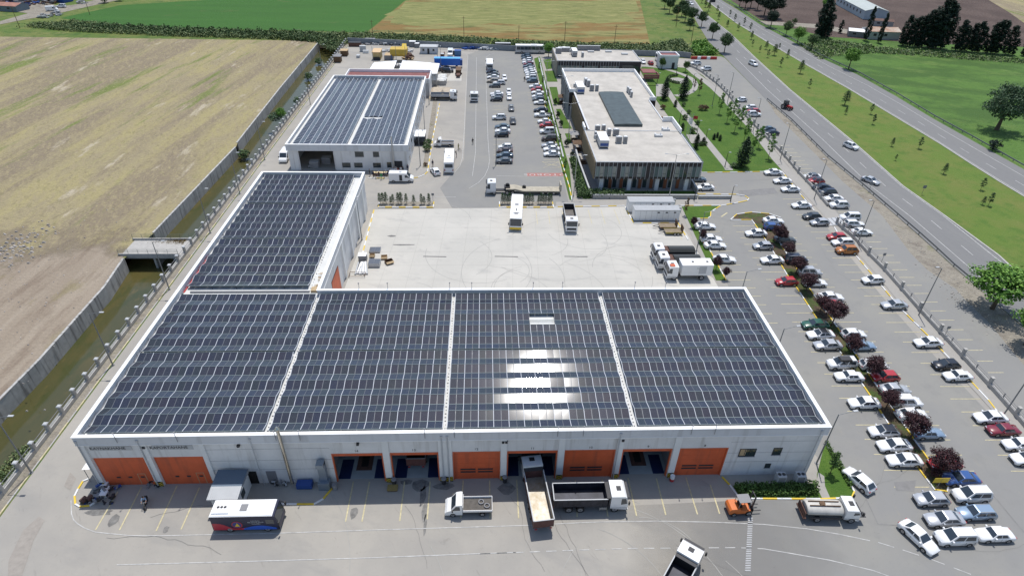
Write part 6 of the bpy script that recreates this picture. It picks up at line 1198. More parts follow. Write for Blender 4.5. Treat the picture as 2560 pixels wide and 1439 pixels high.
for i, p in enumerate(((22.56,185.87), (22.76,178.18), (22.88,163.03), (23.05,198.89), (23.28,154.02))): tree('topiary_tree', 'ball', 'cypress', p, 2.4, 'dark clipped shrub along the lawn left of the office, %s' % ORD[4-i], 'shrub', 'clipped shrubs left of the office', .7)
for i, p in enumerate(((19.72,193.66), (20.97,203.77), (19.98,180.86), (20.45,174.14), (20.77,163.29), (20.44,145.72), (20.62,237.07), (20.45,219.37))): tree('young_tree', 'spindly', 'green', p, 3.6, 'thin young tree on the narrow lawn beside the parked cars, %s' % ORD[[5, 7, 4, 3, 2, 1, 6, 0][i]], 'tree', 'thin trees on the narrow lawn', 1.1)
for i, (x, h) in enumerate(((952, 2.6), (960, 2.8), (967, 3), (983, 1.9), (998, 3), (1005, 3.0), (1017, 2.6), (1036, 2.4), (1055, 2.6), (1062, 2.2), (1074, 2.8))):
    pass
PL = [(-24.11,127.39), (-23.38,127.39), (-22.66,127.39), (-21.66,127.4), (-21.11,127.4), (-19.93,127.4), (-19.29,127.41), (-18.1,127.41), (-16.35,127.22), (-14.61,127.22), (-13.98,127.23), (-12.88,127.23)]
for i, p in enumerate(PL): tree('young_conifer', 'pine', 'pine', p, (2.9, 3, 3.1, 2, 2.6, 3, 3.1, 2.8, 2.5, 2.8, 2.2, 2.9)[i], 'small conifer in the left kerbed planter, %s' % fl(i), 'conifer', 'conifers in the left planter', .9)
PR = [(3.95,127.5), (4.51,127.5), (5.06,127.5), (5.53,127.51), (9.15,127.52), (9.7,127.52), (10.26,127.52), (10.91,127.53), (12.31,127.53), (12.86,127.53), (13.42,127.54), (13.98,127.54), (14.63,127.54), (15.19,127.54)]
for i, p in enumerate(PR): tree('young_conifer', 'pine', 'pine', p, 3.0-.3*(i % 3), 'small conifer in the right kerbed planter, %s' % fl(i), 'conifer', 'conifers in the right planter', .8)
for nm, a, c in (('left', (-24.28,126), (-11.86,128.45)), ('right', (3.28,126.1), (15.66,128.57))):
    t = tag(MB().box(a[0], c[0], a[1]-.2, c[1], 0, .18).build('planter_bed', G['verge']), nm+' long planter bed with painted kerb and conifers', 'planter', 'planter beds'); b = MB(); b.wall([(a[0], c[1]), (a[0], a[1]-.3), (c[0], a[1]-.3), (c[0], c[1])], .2, 0, .24, 0, 1, 1.5); b.build('kerb', [M['white'], M['yellow']], t)
med = [(118.96,127.75), (120.16,127.34), (124.19,135.93), (120.58,145.44), (112.5,154.15), (124.33,162.94), (117.24,164.49), (121.29,182.66), (125.74,192.23), (117.1,191.83), (121.44,201.14), (117.73,220.47), (122.37,238.88), (118.48,248.36), (118.58,262.13), (127.1,262.53), (122.77,265.89), (118.5,271.01), (123.16,276.06), (129.1,276.36), (119.13,281.53), (123.16,294.11), (128.78,311.16), (123.32,312.54), (120.69,320.75), (130.42,324.57), (128.88,333.9), (121.89,338.3), (130.75,347.02), (126.02,354.03)]
mh = [2.2, 3.4, 3.2, 3.0, 1.8, 3.4, 2.6, 3.2, 3.4, 2.4, 4.8, 3.2, 5, 3.6, 3.4, 3.4, 4.6, 2.8, 3.6, 2.6, 2.8, 3.8, 4, 3.6, 3.2, 3.8, 3.6, 3.8, 3.2, 4]
for i, p in enumerate(med): tree('median_sapling', 'pine' if i % 3 == 0 or i in (10, 16) else 'spindly', 'pine', p, mh[i], 'sapling on the highway median, %s' % ORD[i], 'sapling', 'saplings on the highway median', 1.2 if i % 3 == 0 else 1.5)
for i, (p, h) in enumerate((((123.32,360.34), 5), ((124.62,370.63), 5), ((126.49,383.93), 5))): tree('median_sapling', 'pine', 'dark', p, h, ('lower', 'middle', 'upper')[i]+' of three dark little trees at the median top', 'sapling', 'dark trees at the median top', 1.2)
tree('big_willow', 'willow', 'willow', (158.6,178.5), 14.5, 'large spreading dark green tree in the far meadow', 'tree', None, .92)
tree('plane_tree', 'round', 'lime', (92.25,86.32), 9.5, 'big leafy lime-green tree beside the guard rail end', 'tree', None, 1.4); tree('plane_tree', 'round', 'lime', (90.84,76.18), 8.5, 'second lime-green tree cut by the right frame edge', 'tree', None, 1.1)
for i, (p, h) in enumerate((((102.19,268.87), 8.5), ((104.85,294.24), 8), ((107.22,319.43), 8), ((103.46,324.64), 9), ((101.91,330.14), 8.5), ((103.99,344.05), 9), ((98.82,335.7), 8), ((99.36,352.03), 9), ((99.97,365.23), 8.5), ((99.3,311.91), 6))): tree('roadside_tree', 'round', 'pine', p, h, 'dark green roadside tree left of the highway, %s' % ORD[i], 'tree', 'roadside trees', .85)
dp = [((157.52,300.41), 15), ((160.33,299.37), 14), ((160.86,303.86), 17), ((173.09,310.44), 6), ((177.91,295.53), 15), ((182.02,291.04), 13), ((190.79,286.76), 13), ((192.42,285.36), 12), ((194.3,284.72), 13), ((196.36,284.09), 14), ((198.49,284.2), 16), ((200.59,282.13), 17), ((203.21,281.54), 20), ((205.52,281.65), 19), ((202.59,282.95), 21), ((210.25,278.32), 13), ((211.87,277.69), 11), ((214.83,277.13), 12), ((216.52,275.81), 13), ((218.32,275.21), 11), ((222.5,274.71), 13), ((223.78,274.08), 14), ((225.37,273.47), 14), ((229.79,273), 12), ((231.99,271.74), 7), ((235.86,270.56), 8)]
for i, (p, h) in enumerate(dp): tree('dark_cypress', 'poplar', 'dark', p, h, 'tall ragged dark cypress beyond the meadow, %s' % fl(i), 'cypress', 'dark cypresses beyond the meadow', .62 if i in (4, 5) else 1.25)
for i, (p, h, lf) in enumerate((((145.14,373.44), 8, 'dark'), ((145.96,366.58), 9, 'dark'), ((150.97,371.57), 10, 'dark'), ((152.39,364.82), 9, 'dark'), ((150.41,349.49), 12, 'dark'), ((149.85,341.26), 12, 'dark'), ((152.88,343.49), 13, 'dark'), ((142.35,319.89), 9, 'dark'), ((143.05,302.82), 7, 'bush'), ((141.79,287.13), 8, 'lime'), ((143.8,277.1), 7, 'bush'), ((145.25,245.98), 9, 'lime'), ((193.17,370.28), 6, 'lime'))):
    tree('roadside_tree', 'round', lf, p, h, 'bushy tree beyond the far carriageway, %s' % fl(i), 'tree', 'bushy trees beyond the far carriageway', .95)
for i, (p, h) in enumerate((((-198.66,356.54), 6), ((-193.77,362.58), 5), ((158.73,330.18), 3))): tree('bush', 'ball', 'bush', p, h, ('left dark bush by the dirt road', 'right dark bush by the dirt road', 'bush beside the far track')[i], 'bush', 'bushes by dirt roads')
tree('canal_tree', 'round', 'lime', (-60.53,181.53), 4.2, 'light green small tree growing on the canal fence', 'tree', None, .9); tree('canal_bush', 'ball', 'willow', (-62.22,180.81), 3, 'grey green reed bush in the canal beside the fence', 'bush', None, 1.3)
tree('corner_tree', 'spindly', 'green', (45.12,50.71), 4.0, 'thin bare young tree on the lawn by the hall corner', 'tree', None, 1.4)
# hedges and bands nobody could count
def scatter(name, poly, n, h, s, leaf, label, cat, seed=1, z0=0, hv=.6):
    rg = random.Random(seed); xs = [p[0] for p in poly]; ys = [p[1] for p in poly]; b = MB(); k = 0
    def inside(x, y):
        c = False
        for i in range(len(poly)):
            (x1, y1), (x2, y2) = poly[i], poly[i-1]
            if (y1 > y) != (y2 > y) and x < (x2-x1)*(y-y1)/(y2-y1)+x1: c = not c
        return c
    while k < n:
        x, y = rg.uniform(min(xs), max(xs)), rg.uniform(min(ys), max(ys))
        if not inside(x, y): continue
        hh = h*(1-hv+hv*(.5+.5*math.sin(x*.9+1.7*math.sin(y*.35))*math.sin(y*.8+x*.3))); leaves(b, (x, y, z0+hh*rg.random()), 3, (s*1.6, s*1.6, s), s, rg); k += 3
    o = b.build(name, LM[leaf]); tag(o, label, cat, kind='stuff'); return o
scatter('hedge', [(31.55,48.99), (42.38,49.07), (41.87,47.25), (32.04,47.41)], 5200, .9, .14, 'green', 'clipped green hedge in front of the hall corner', 'hedge', 2, hv=.1)
scatter('hedge', [(46.74,55.68), (47.03,55.82), (47.08,51.98), (46.91,48.6), (46.59,48.48), (46.63,51.72)], 900, .7, .14, 'green', 'narrow hedge edging the small triangular lawn', 'hedge', 3, hv=.2)
scatter('hedge', [(22.68,153.47), (23.86,153.49), (24.03,134.11), (26.62,133.26), (33.43,133.3), (32.94,130.73), (21.94,130.67)], 6500, 1.7, .22, 'bush', 'tall dark hedge wrapping the office front left corner', 'hedge', 4, hv=.2)
scatter('ivy', [(33.43,133.3), (46.14,133.37), (45.58,131.21), (33.02,131.15)], 1400, .8, .2, 'bush', 'low planting in front of the office', 'planting', 5)
scatter('round_hedge', [(67.09,228.87), (69.82,233.11), (72.79,234.55), (72.75,233.22), (70.32,232.09), (68.22,229.17), (68.74,225.9), (71.22,224.01), (70.96,223.02), (68.53,223.91)], 1300, .8, .2, 'bush', 'clipped hedge curving round the garden circle', 'hedge', 6, hv=.1)
scatter('reeds', [(-208.5,294.32), (-201.56,304.46), (-188.84,310.4), (-165.73,303.49), (-139.96,297.03), (-115.99,293.78), (-87.93,293.91), (-52.53,294.47), (-10.99,289.2), (3.27,287), (1.44,276.77), (-36.63,280.41), (-57.51,282.14), (-59.19,270.85), (-62.21,262.8), (-70.05,274.38), (-72.44,279.87), (-98.66,282.74), (-135.07,285.06), (-180.46,291.4), (-205.5,299.29)], 42000, 1.9, .32, 'reed', 'dense reeds and scrub filling the ditch behind the field', 'reeds', 7)
scatter('reeds', [(-187.08,303.76), (-140.6,298.58), (-77.12,293), (-64.01,284.7), (-61.94,268.03), (-70.15,277.16), (-99.53,285.63), (-136.26,287.97), (-179.55,296.14)], 14000, 2.4, .4, 'bush', 'darker scrub along the ditch behind the dry field', 'scrub', 8)
scatter('scrub', [(3.24,284.04), (50.68,280.8), (72.85,280.54), (89.24,291.82), (89.92,275.77), (87.69,263.58), (58.05,263.47), (28.62,271.29), (3.18,278.28)], 12000, 1.6, .4, 'reed', 'weedy scrub outside the rear boundary wall', 'scrub', 9)
scatter('scrub', [(92.69,283.04), (98.28,284.8), (97.96,265.37), (88.55,263.62), (88.74,271.58)], 5000, 2.6, .4, 'lime', 'green scrub between the barriers and the roadside trees', 'scrub', 10)
scatter('reeds', [(-64.64,57.68), (-63.11,61.19), (-59.89,60.04), (-59.56,58.27), (-59.91,54.92), (-59.99,51.79), (-61, 40), (-66, 40)], 9000, 1.2, .16, 'reed', 'green reeds growing in the canal below the near fence', 'reeds', 11, z0=-3, hv=.9)
scatter('meadow_scrub', [(141.7,285.64), (160.39,295.8), (178.49,283.17), (231.47,263.74), (226.54,257.17), (171.81,270.89), (151.88,266.61), (139.91,259.61)], 7000, .9, .4, 'reed', 'uneven scrub along the top edge of the meadow', 'scrub', 12)
for i, (q, l) in enumerate((((-65.44,159.96), 'lower'), ((-66.02,254.51), 'upper'), ((-65.39,233.67), 'second'), ((-61.83,205.55), 'third'))):
    tree('canal_bush', 'ball', 'bush', q, 3.0, l+' dark bush growing out of the canal wall foot', 'bush', 'bushes in the canal', 1.2).location.z = -3
# stones and clods
def rocks(name, cx, rx, ry, n, s, label, seed):
    rg = random.Random(seed); b = MB()
    for _ in range(n):
        x, y = cx[0]+rg.gauss(0, rx), cx[1]+rg.gauss(0, ry); k = s*rg.uniform(.3, 1.2); b.frus((x-k, x+k, y-k*.7, y+k*.8), (x-k*.5, x+k*.6, y-k*.3, y+k*.4), -.02, k*.9)
    tag(b.build(name, mat('rubble_'+str(seed), (.38, .345, .31), .95, v=.3, sc=1, isl=.6)), label, 'rubble', kind='stuff')
rocks('rubble', (-94.41,106.69), 3.2, 5.0, 220, .3, 'heap of grey rubble at the left edge of the field', 21)
rocks('stones', (88.08,89.72), 1.0, 5, 110, .16, 'loose stones on the dirt verge by the broken guard rail', 22)
rocks('stones', (91.25,108.6), .6, 6, 90, .12, 'scattered stones along the dirt verge', 23)
rocks('clods', (-84, 72), 8, 22, 500, .14, 'small clods and stones scattered on the bare field', 24)
# ---------------------------------------------------------------- fences, rails, lamps
# pillar fence on the canal side
yy = [49.8, 53.13, 56.36, 59.6, 62.85, 66.15]; y = 66.15
while y < 276: y += 3.3; yy.append(y)
y = 49.8
while y > 30: y -= 3.3; yy.insert(0, y)
cf = thing('canal_fence', 'low concrete wall with square pillars and rails along the canal', 'fence')
MB().box(-59.4, -59.05, 28, 277.5, 0, .62).build('base_wall', M['conc'], cf)
pm = MB().box(-.2, .2, -.2, .2, 0, 1.75).mesh('pillar', M['conc']); cm = MB().frus((-.3, .3, -.3, .3), (-.22, .22, -.22, .22), 1.75, 1.87).mesh('cap', M['lgrey'])
for y in yy: o = link('pillar', pm, cf, (-59.22, y, 0)); link('cap', cm, o)
b = MB(); b.box(-59.25, -59.2, 28, 277.5, .95, 1.0).box(-59.25, -59.2, 28, 277.5, 1.4, 1.45); b.build('rail', M['grey'], cf)
# fence between garden / car park and the outer parking
FL2 = [(80.97,247.37), (82.73,242.87), (83.72,237.38), (84.11,230.26), (84.65,223.98), (84.71,218.67), (84.54,212.19), (84.12,205.03), (83.33,196.07), (82.94,185.17), (82.71,177.69), (82.53,159.83), (82.19,152.85), (81.61,145.7), (81.31,135.59), (80.52,126.78)]
FL3 = [(78.51,118.22), (78.77,115.93), (79.28,111.98), (78.97,105.24), (79.07,99.34), (78.7,92.66), (78.28,86.08), (78.08,79.69), (77.85,73.29), (77.69,66.56), (77.36,60.29), (77.03,56.78)]
for L, lab in ((FL2, 'long low concrete fence wall between the garden and outer parking'), (FL3, 'low concrete fence wall between car park and outer parking below the steps')):
    t = thing('parking_fence', lab, 'fence', (0, 0, 0), 0, 'fences on the parking side'); b = MB(); b.wall(L, .35, 0, .75); b.build('base_wall', M['conc'], t); rb = MB()
    for a, c in zip(L, L[1:]):
        n = max(1, round(math.dist(a, c)/4.2)) if L is FL2 else 2
        for i in range(n):
            p = (a[0]+(c[0]-a[0])*i/n, a[1]+(c[1]-a[1])*i/n)
            if L is FL2 or i == 0: o = link('pillar', MB().box(-.2, .2, -.2, .2, 0, 1.7).box(-.26, .26, -.26, .26, 1.7, 1.78).mesh('pillar', M['conc']), t, (*p, 0))
            else: link('post', MB().box(-.06, .06, -.06, .06, 0, 1.5).mesh('post', M['grey']), t, (*p, 0))
        for z in (1.0, 1.4): rb.cyl((*a, z), (*c, z), .03, n=5)
    rb.build('rail', M['grey'], t)
t = thing('steps', 'short concrete steps through the parking fence', 'steps'); a = (77.76,118.96)
for i in range(4): MB().box(a[0]+.9*i-1.2, a[0]+.9*i-.3, a[1]-1.6, a[1]+1.6, 0, .12+.13*i).build('step', M['lgrey'], t)
# guard rails
def guard_rail(L, lab):
    t = thing('guard_rail', lab, 'guard rail', (0, 0, 0), 0, 'highway guard rails'); b = MB(); b.wall(L, .09, .5, .85); b.build('beam', M['pole'], t); m = MB().box(-.06, .06, -.09, .09, 0, .8).mesh('post', M['pole'])
    for a, c in zip(L, L[1:]):
        n = max(1, int(math.dist(a, c)/4))
        for i in range(n): link('post', m, t, (a[0]+(c[0]-a[0])*i/n, a[1]+(c[1]-a[1])*i/n, 0))
guard_rail([(96.39,205.51), (96.27,184.63), (94.38,156.02), (94.74,137.87), (94.7,122.03), (94.69,113.46), (94.49,106.63), (94.14,100.49), (94.26,94.08)], 'dark guard rail between the highway and the dirt verge')
guard_rail([(141.86,394.08), (142.71,369.76), (141.13,329), (142.74,295.6), (142.85,264.87), (146.06,239.25), (146.37,213.18), (145.42,189.44), (145.86,171.23), (145.78,149.57)], 'dark guard rail along the far side of the highway')
# kerb-stone barriers
for i in range(5):
    a = (85.29,258.39); c = (95.19,258.22); p = (a[0]+(c[0]-a[0])*(i+.5)/5, a[1]+(c[1]-a[1])*(i+.5)/5)
    tag(MB().xprism([(-1.45 if i % 2 == 0 else -.9, 0), (1.45 if i % 2 == 0 else .9, 0), (1.3 if i % 2 == 0 else .8, 1.0), (-1.3 if i % 2 == 0 else -.8, 1.0)], -.25, .25).build('road_barrier', M['red'] if i % 2 == 0 else M['white'], None, (*p, .04)), ('leftmost red', 'left white', 'middle red', 'right white', 'rightmost red')[i]+' plastic road barrier blocking the lane beyond the gate', 'barrier', 'road barriers')
# street lamps
def lamp(p, h, hd, lab, arm=1.6, double=False, m='pole', z=0):
    t = thing('street_lamp', lab, 'street lamp', (*p, z), R(hd), 'street lamps'); MB().cyl((0, 0, 0), (0, 0, h), .11, .06, 8).build('pole', M[m], t); MB().box(-.2, .2, -.2, .2, 0, .08).build('base_plate', M[m], t)
    for s in ((1, -1) if double else (1,)):
        MB().cyl((0, 0, h-.1), (s*arm, 0, h+.25), .04, n=6).build('arm', M[m], t); MB().box(min(s*arm*.95, s*(arm+.55)), max(s*arm*.95, s*(arm+.55)), -.13, .13, h+.2, h+.3).build('lamp_head', M['lgrey'], t)
for i, (p, l) in enumerate((((-57.77,52.91), 'nearest lamp post on the canal side verge'), ((-57.45,73.14), 'second lamp post on the canal side verge'), ((-57.33,93.51), 'third lamp post on the canal side, by the bridge'), ((-57.45,114.12), 'fourth lamp post on the canal side, above the bridge'), ((-57.29,132.56), 'fifth lamp post on the canal side'), ((-57.33,152.48), 'sixth lamp post on the canal side'), ((-55.76,196.75), 'seventh lamp post on the canal side'), ((-59.31,231.83), 'eighth lamp post on the canal side'))):
    lamp(p, 10, 0, l)
for p, l in (((79.08,130.64), 'lamp post on the walkway right of the first white sedans'), ((79.04,109.62), 'lamp post on the walkway above the orange car'), ((77.36,84.54), 'lamp post on the walkway behind the silver sedan'), ((75.87,60.56), 'lamp post by the maroon car'), ((75.36,199.08), 'lamp post at the garden fence bend'), ((81.5,202.13), 'lamp post on the garden walkway'), ((80.44,175.29), 'lamp post beside the slim garden trees'), ((80.25,154.19), 'lamp post at the lower garden corner')): lamp(p, 10, 180, l, .6)
for p, l in (((44.02,52.33), 'lamp post at the hall right wall, nearest'), ((44.09,69.44), 'lamp post at the hall right wall, middle'), ((44.03,84.88), 'lamp post at the hall right wall, farthest')): lamp(p, 9.3, 8, l, 2.0)
lamp((43.73,130.78), 11, 0, 'tall double lamp post in front of the office', 2.2, True, 'steel'); lamp((43.48,106.77), 9, 0, 'lamp post on the lawn behind the parked white sedans', 1.4)
for i, (p, l) in enumerate((((21.07,132.15), 'double lamp post on the lawn left of the office, nearest'), ((24.06,169.42), 'double lamp post on the lawn left of the office, second'), ((25.49,195.76), 'double lamp post on the lawn left of the office, third'), ((21.23,213.37), 'double lamp post on the lawn left of the office, farthest'))): lamp(p, 10, 0, l, 1.8, True, 'steel')
for p, l in (((2.84,150.08), 'single lamp post in the staff car park'), ((-18.02,197.77), 'lamp post right of the service building, middle'), ((-17.03,168.7), 'lamp post right of the service building, near'), ((-16.24,234.55), 'lamp post beside the blue trailer'), ((-25.59,111.27), 'lamp post by the hall wing wall'), ((-16.74,149.09), 'lamp post by the service building corner')): lamp(p, 9, 90, l, 1.0)
for i, p in enumerate(((-33.69,243.11), (-29.65,239.4), (-18.1,245.47), (-41.74,238.9))): lamp(p, 8, 90, 'thin lamp post in the rear work yard, %s' % fl([1, 2, 3, 0][i]), .5)
for i, p in enumerate(((58.19,129.38), (49.59,129.96), (62.35,222.72), (59.91,182.41), (62.79,173.31), (63.03,166.06), (63.42,149.46), (72.27,233.73), (75.58,222.69))): lamp(p, 3.8, 0, 'short garden lamp along the garden paths, %s' % ORD[[0, 1, 7, 5, 4, 3, 2, 8, 6][i]], .25, m='dark')
for i, p in enumerate(((-9.23,290.06), (-47.88,279.79), (14.4,273.29), (35.17,282.86), (56.19,276.83), (-205.77,296.86), (-190.79,326.49), (93.65,289.02), (94.84,320.43))): t = tag(MB().cyl((0, 0, 0), (0, 0, 9), .13, .08, 6).box(-.8, .8, -.05, .05, 8.3, 8.4).build('utility_pole', M['brown'], None, (*p, 0)), 'thin wooden utility pole behind the compound, %s' % fl([3, 2, 4, 5, 6, 0, 1, 8, 7][i]), 'utility pole', 'utility poles')
t = thing('flag_pole', 'pole flying a red flag beside the garden path', 'flag pole', (*(58.86,167.84), .06)); MB().cyl((0, 0, 0), (0, 0, 8), .06, .04, 8).build('pole', M['lgrey'], t)
b = MB(); n = 6
for i in range(n): b.add([(i*.22, .12*math.sin(i), 6.4), ((i+1)*.22, .12*math.sin(i+1), 6.2), ((i+1)*.22, .12*math.sin(i+1), 7.2), (i*.22, .12*math.sin(i), 7.3)], [(0, 1, 2, 3)])
b.build('flag', M['red'], t)
for i, p in enumerate(((58.57,168.45), (58.26,169.07))):
    t = thing('flag_pole', ('right', 'left')[i]+' white flag pole beside the red flag', 'flag pole', (*p, .06), 0, 'white flag poles'); MB().cyl((0, 0, 0), (0, 0, 7.5), .06, .04, 8).build('pole', M['lgrey'], t); MB().box(0, .5, -.02, .02, 4.6, 6.4).build('flag', M['coping'], t)
def sign(p, h, lab, w=.6, hh=.6, m='grey', cols=None):
    t = thing('road_sign', lab, 'sign', (*p, .04), 0, 'signs on posts'); MB().cyl((0, 0, 0), (0, 0, h), .04, n=6).build('post', M['pole'], t); MB().box(-w/2, w/2, -.03, 0, h-hh, h).build('panel', M[m], t)
for p, h, l in (((84.38,221.53), 2.6, 'small round-topped sign outside the fence bend, upper'), ((84.33,206.88), 2.6, 'small sign outside the fence, lower'), ((79.89,101.85), 2.4, 'small sign outside the fence beside the bays'), ((78.08,78.34), 2.4, 'small sign outside the fence near the black car'), ((-12,127.84), 2.6, 'small square sign at the left planter end')): sign(p, h, l)
sign((57.71,47.94), 2.2, 'yellow sign board at the near end of the island', 2.0, .9, 'yellow')
sign((94.93,135), 2.4, 'grey sign back beside the guard rail', .9, .8); sign((107.38,133.29), 2.4, 'blue grey sign standing on the median', .9, .8)
for i in range(3): pass
# ---------------------------------------------------------------- rear work yard
t = thing('prefab_office', 'small grey prefab hut with door and two windows by the rear wall', 'hut'); a = (-26.23,261.36); x0, y0 = a; MB().box(x0, x0+7, y0, y0+4, 0, 2.6).build('wall', M['fascia'], t); MB().box(x0-.2, x0+7.2, y0-.2, y0+4.2, 2.6, 2.8).build('roof', M['lgrey'], t)
MB().box(x0+2.9, x0+3.7, y0-.04, y0-.003, 0, 2.1).build('door', M['dark'], t); [MB().box(x0+k, x0+k+.8, y0-.04, y0-.003, 1.1, 2.0).build('window', M['wglass'], t) for k in (.9, 5)]
ylw = mat('yellow_hopper', (.50, .34, .05), .6, v=.15, sc=1); ylw2 = mat('pale_yellow_cabin', (.60, .46, .22), .7, v=.1)
t = thing('sand_hopper', 'big yellow box hopper standing on legs in the rear yard', 'hopper'); x0, y0 = (-36.59,248.12); MB().frus((x0+1, x0+5.2, y0+1, y0+4), (x0, x0+6.4, y0, y0+4.6), 2.0, 3.0).box(x0, x0+6.4, y0, y0+4.6, 3.0, 4.8).build('hopper', ylw, t); MB().add([(x0+4.2, y0+3, 4.8), (x0+6.2, y0+3, 4.8), (x0+6, y0+4.5, 6), (x0+4.4, y0+4.5, 6)], [(0, 1, 2, 3)]).build('chute', M['yellow'], t)
for dx, dy in ((.3, .3), (6.1, .3), (.3, 4.3), (6.1, 4.3)): MB().box(x0+dx-.12, x0+dx+.12, y0+dy-.12, y0+dy+.12, 0, 3).build('leg', M['rust'] if dx > 1 else M['blue'], t)
t = thing('grey_container', 'grey open box left of the yellow hopper', 'container'); x0, y0 = (-39.44,250.93); MB().box(x0, x0+3.4, y0, y0+4.5, 0, 1.8).box(x0+.1, x0+3.3, y0+.1, y0+4.4, 1.8, 1.83, 1).build('box', [M['grey'], M['woodl']], t)
t = thing('yellow_cabin', 'pale yellow cabin with sloping roof in the rear yard', 'cabin'); x0, y0 = (-43.93,250.73); b = MB(); b.box(x0, x0+3, y0+.8, y0+6, 0, 2.9); b.build('wall', ylw2, t); MB().box(x0-.2, x0+3.2, y0-.2, y0+6.2, 2.9, 3.1).build('roof', mat('tan_roof', (.6, .42, .24), .7), t); MB().box(x0+.2, x0+2.8, y0, y0+.8, 0, 1.0).build('bench', M['dark'], t)
t = thing('site_hut', 'dark brown garden hut near the canal fence', 'hut'); x0, y0 = (-58.18,246.6); MB().box(x0, x0+2.6, y0, y0+2.8, 0, 2.3).build('wall', M['brown'], t); MB().frus((x0-.2, x0+2.8, y0-.2, y0+3), (x0+.9, x0+1.7, y0+1, y0+1.8), 2.3, 3.0).build('roof', M['grey'], t)
t = thing('site_hut', 'tan wooden shed behind the dark brown hut', 'hut'); x0, y0 = (-57.39,256.14); MB().box(x0, x0+2.6, y0, y0+3, 0, 2.0).build('wall', M['brown'], t); MB().box(x0-.2, x0+2.8, y0-.2, y0+3.2, 2.0, 2.15).build('roof', M['woodl'], t)
def crate(nm, p, w, d, h, m, lab, cat, z=0, extra=None, g=None):
    b = MB(); b.box(-w/2, w/2, -d/2, d/2, .1, h).box(-w/2-.05, w/2+.05, -d/2-.05, d/2+.05, h, h+.08, 1).box(-w/2+.1, w/2-.1, -d/2+.05, d/2-.05, 0, .1, 1); return tag(b.build(nm, [M[m] if isinstance(m, str) else m, extra or M['lgrey']], None, (*p, z)), lab, cat, g)
crate('white_tank', (-49.8,264.06), 2.4, 1.4, 2.2, 'lgrey', 'tall pale box left in the rear yard', 'storage box'); crate('white_tank', (-48.27,261.57), 2.2, 1.2, 1.0, 'white', 'low white box in front of the tall pale box', 'storage box'); crate('small_cabinet', (-50.19,254.64), 1.2, 2.0, .9, 'lgrey', 'small grey cabinet on the rear yard road edge', 'cabinet')
crate('blue_skip', (-49.02,278.31), 4.2, 1.8, 1.8, mat('navy_skip', (.04, .06, .11), .5), 'dark blue box by the rear wall', 'skip', extra=M['grey']); crate('dark_skip', (-54.49,272.46), 5, 2, 1.6, 'rust', 'rusty dark container by the rear corner', 'skip', extra=M['dark'])
crate('white_stack', (-30.42,273.03), 2.6, 1.8, 2.2, 'grey', 'left white-topped stack by the rear wall', 'stack', extra=M['coping']); crate('white_stack', (-28.45,271.76), 1.8, 1.6, 1.7, 'grey', 'right white-topped stack by the rear wall', 'stack', extra=M['coping'])
crate('blue_skip', (-10.86,259.57), 2.6, 2.4, 2.0, mat('blue_skip', (.06, .16, .32), .5), 'blue square container right of the front-facing white van', 'skip', extra=M['blue']); crate('dark_skip', (-11.9,261.42), 2, 2, 1.6, 'grey', 'grey bin behind the blue square container', 'skip')
crate('kiosk_cabinet', (7.65,270.23), 6.4, 1.6, 2.6, mat('navy_panel', (.02, .025, .05), .3), 'dark triple cabinet against the rear wall left of the coach', 'cabinet'); t = crate('rust_box', (-17.03,256.79), 1.4, 1.6, 1.3, 'rust', 'rusty red box right of the prefab hut', 'box')
sk3 = MB().box(0, 2.4, 0, .5, 0, .6).mesh('x', M['woodl'])
b = MB(); r5 = random.Random(31)
bt = thing('blue_trailer', 'long bright blue box trailer in the rear yard', 'trailer', (*(-13.93,242.26), .04)); MB().box(-5.2, 4.6, -1.25, 1.25, .9, 3.4).box(-5.25, 4.65, -1.28, 1.28, 3.4, 3.46, 1).build('box_body', [mat('bright_blue', (.02, .14, .55), .4), mat('sky_blue_roof', (.10, .38, .75), .5)], bt); MB().box(4.6, 5.4, -1.1, 1.1, .8, 2.9).build('nose', M['blue'], bt)
for x in (-3.6, -2.5, 3.2): [wheel(bt, x, s*1.05, .45, .28, False) for s in (-1, 1)]
def heap(nm, c, w, d, n, s, ms, lab, cat, h=1.2, seed=1):
    rg = random.Random(seed); b = MB()
    for _ in range(n):
        x, y = rg.uniform(-w/2, w/2), rg.uniform(-d/2, d/2); k = s*rg.uniform(.4, 1.3); z = rg.uniform(0, h)*(1-abs(2*x/w)**2); b.box(-k, k, -k*.4, k*.4, 0, k*.5, rg.randrange(len(ms)), rg.uniform(0, 3.1), (x, y, max(0, z)))
    tag(b.build(nm, [M[m] for m in ms], None, (*c, .03)), lab, cat, kind='stuff')
heap('blue_tarp_pile', (-4.68,270.95), 8, 2.5, 60, 1.0, ['blue'], 'crumpled blue tarpaulin pile along the rear wall', 'tarpaulin', .9, 1); heap('white_bags', (1.74,269.93), 8.5, 2, 60, .9, ['white', 'lgrey'], 'row of white sacks along the rear wall', 'sacks', .8, 2)
heap('scrap_pile', (-11,273.35), 8, 2, 40, .9, ['woodl', 'white'], 'tan and white scrap by the rear wall', 'scrap', .8, 3); heap('scrap_pile', (-26.14,240.64), 26, 3, 170, .7, ['grey', 'lgrey', 'dark', 'white'], 'long pile of metal scrap behind the red roofed annex', 'scrap', 1.2, 4)
heap('scrap_pile', (-19.16,238.19), 8, 5, 80, .7, ['grey', 'lgrey', 'blue', 'dark'], 'jumble of scrap metal left of the blue trailer', 'scrap', 1.6, 5); heap('timber_pile', (-30.3,254.95), 4, 6, 50, .7, ['rust', 'woodl', 'brown'], 'brown timber pile right of the yellow hopper', 'timber', 1.2, 6)
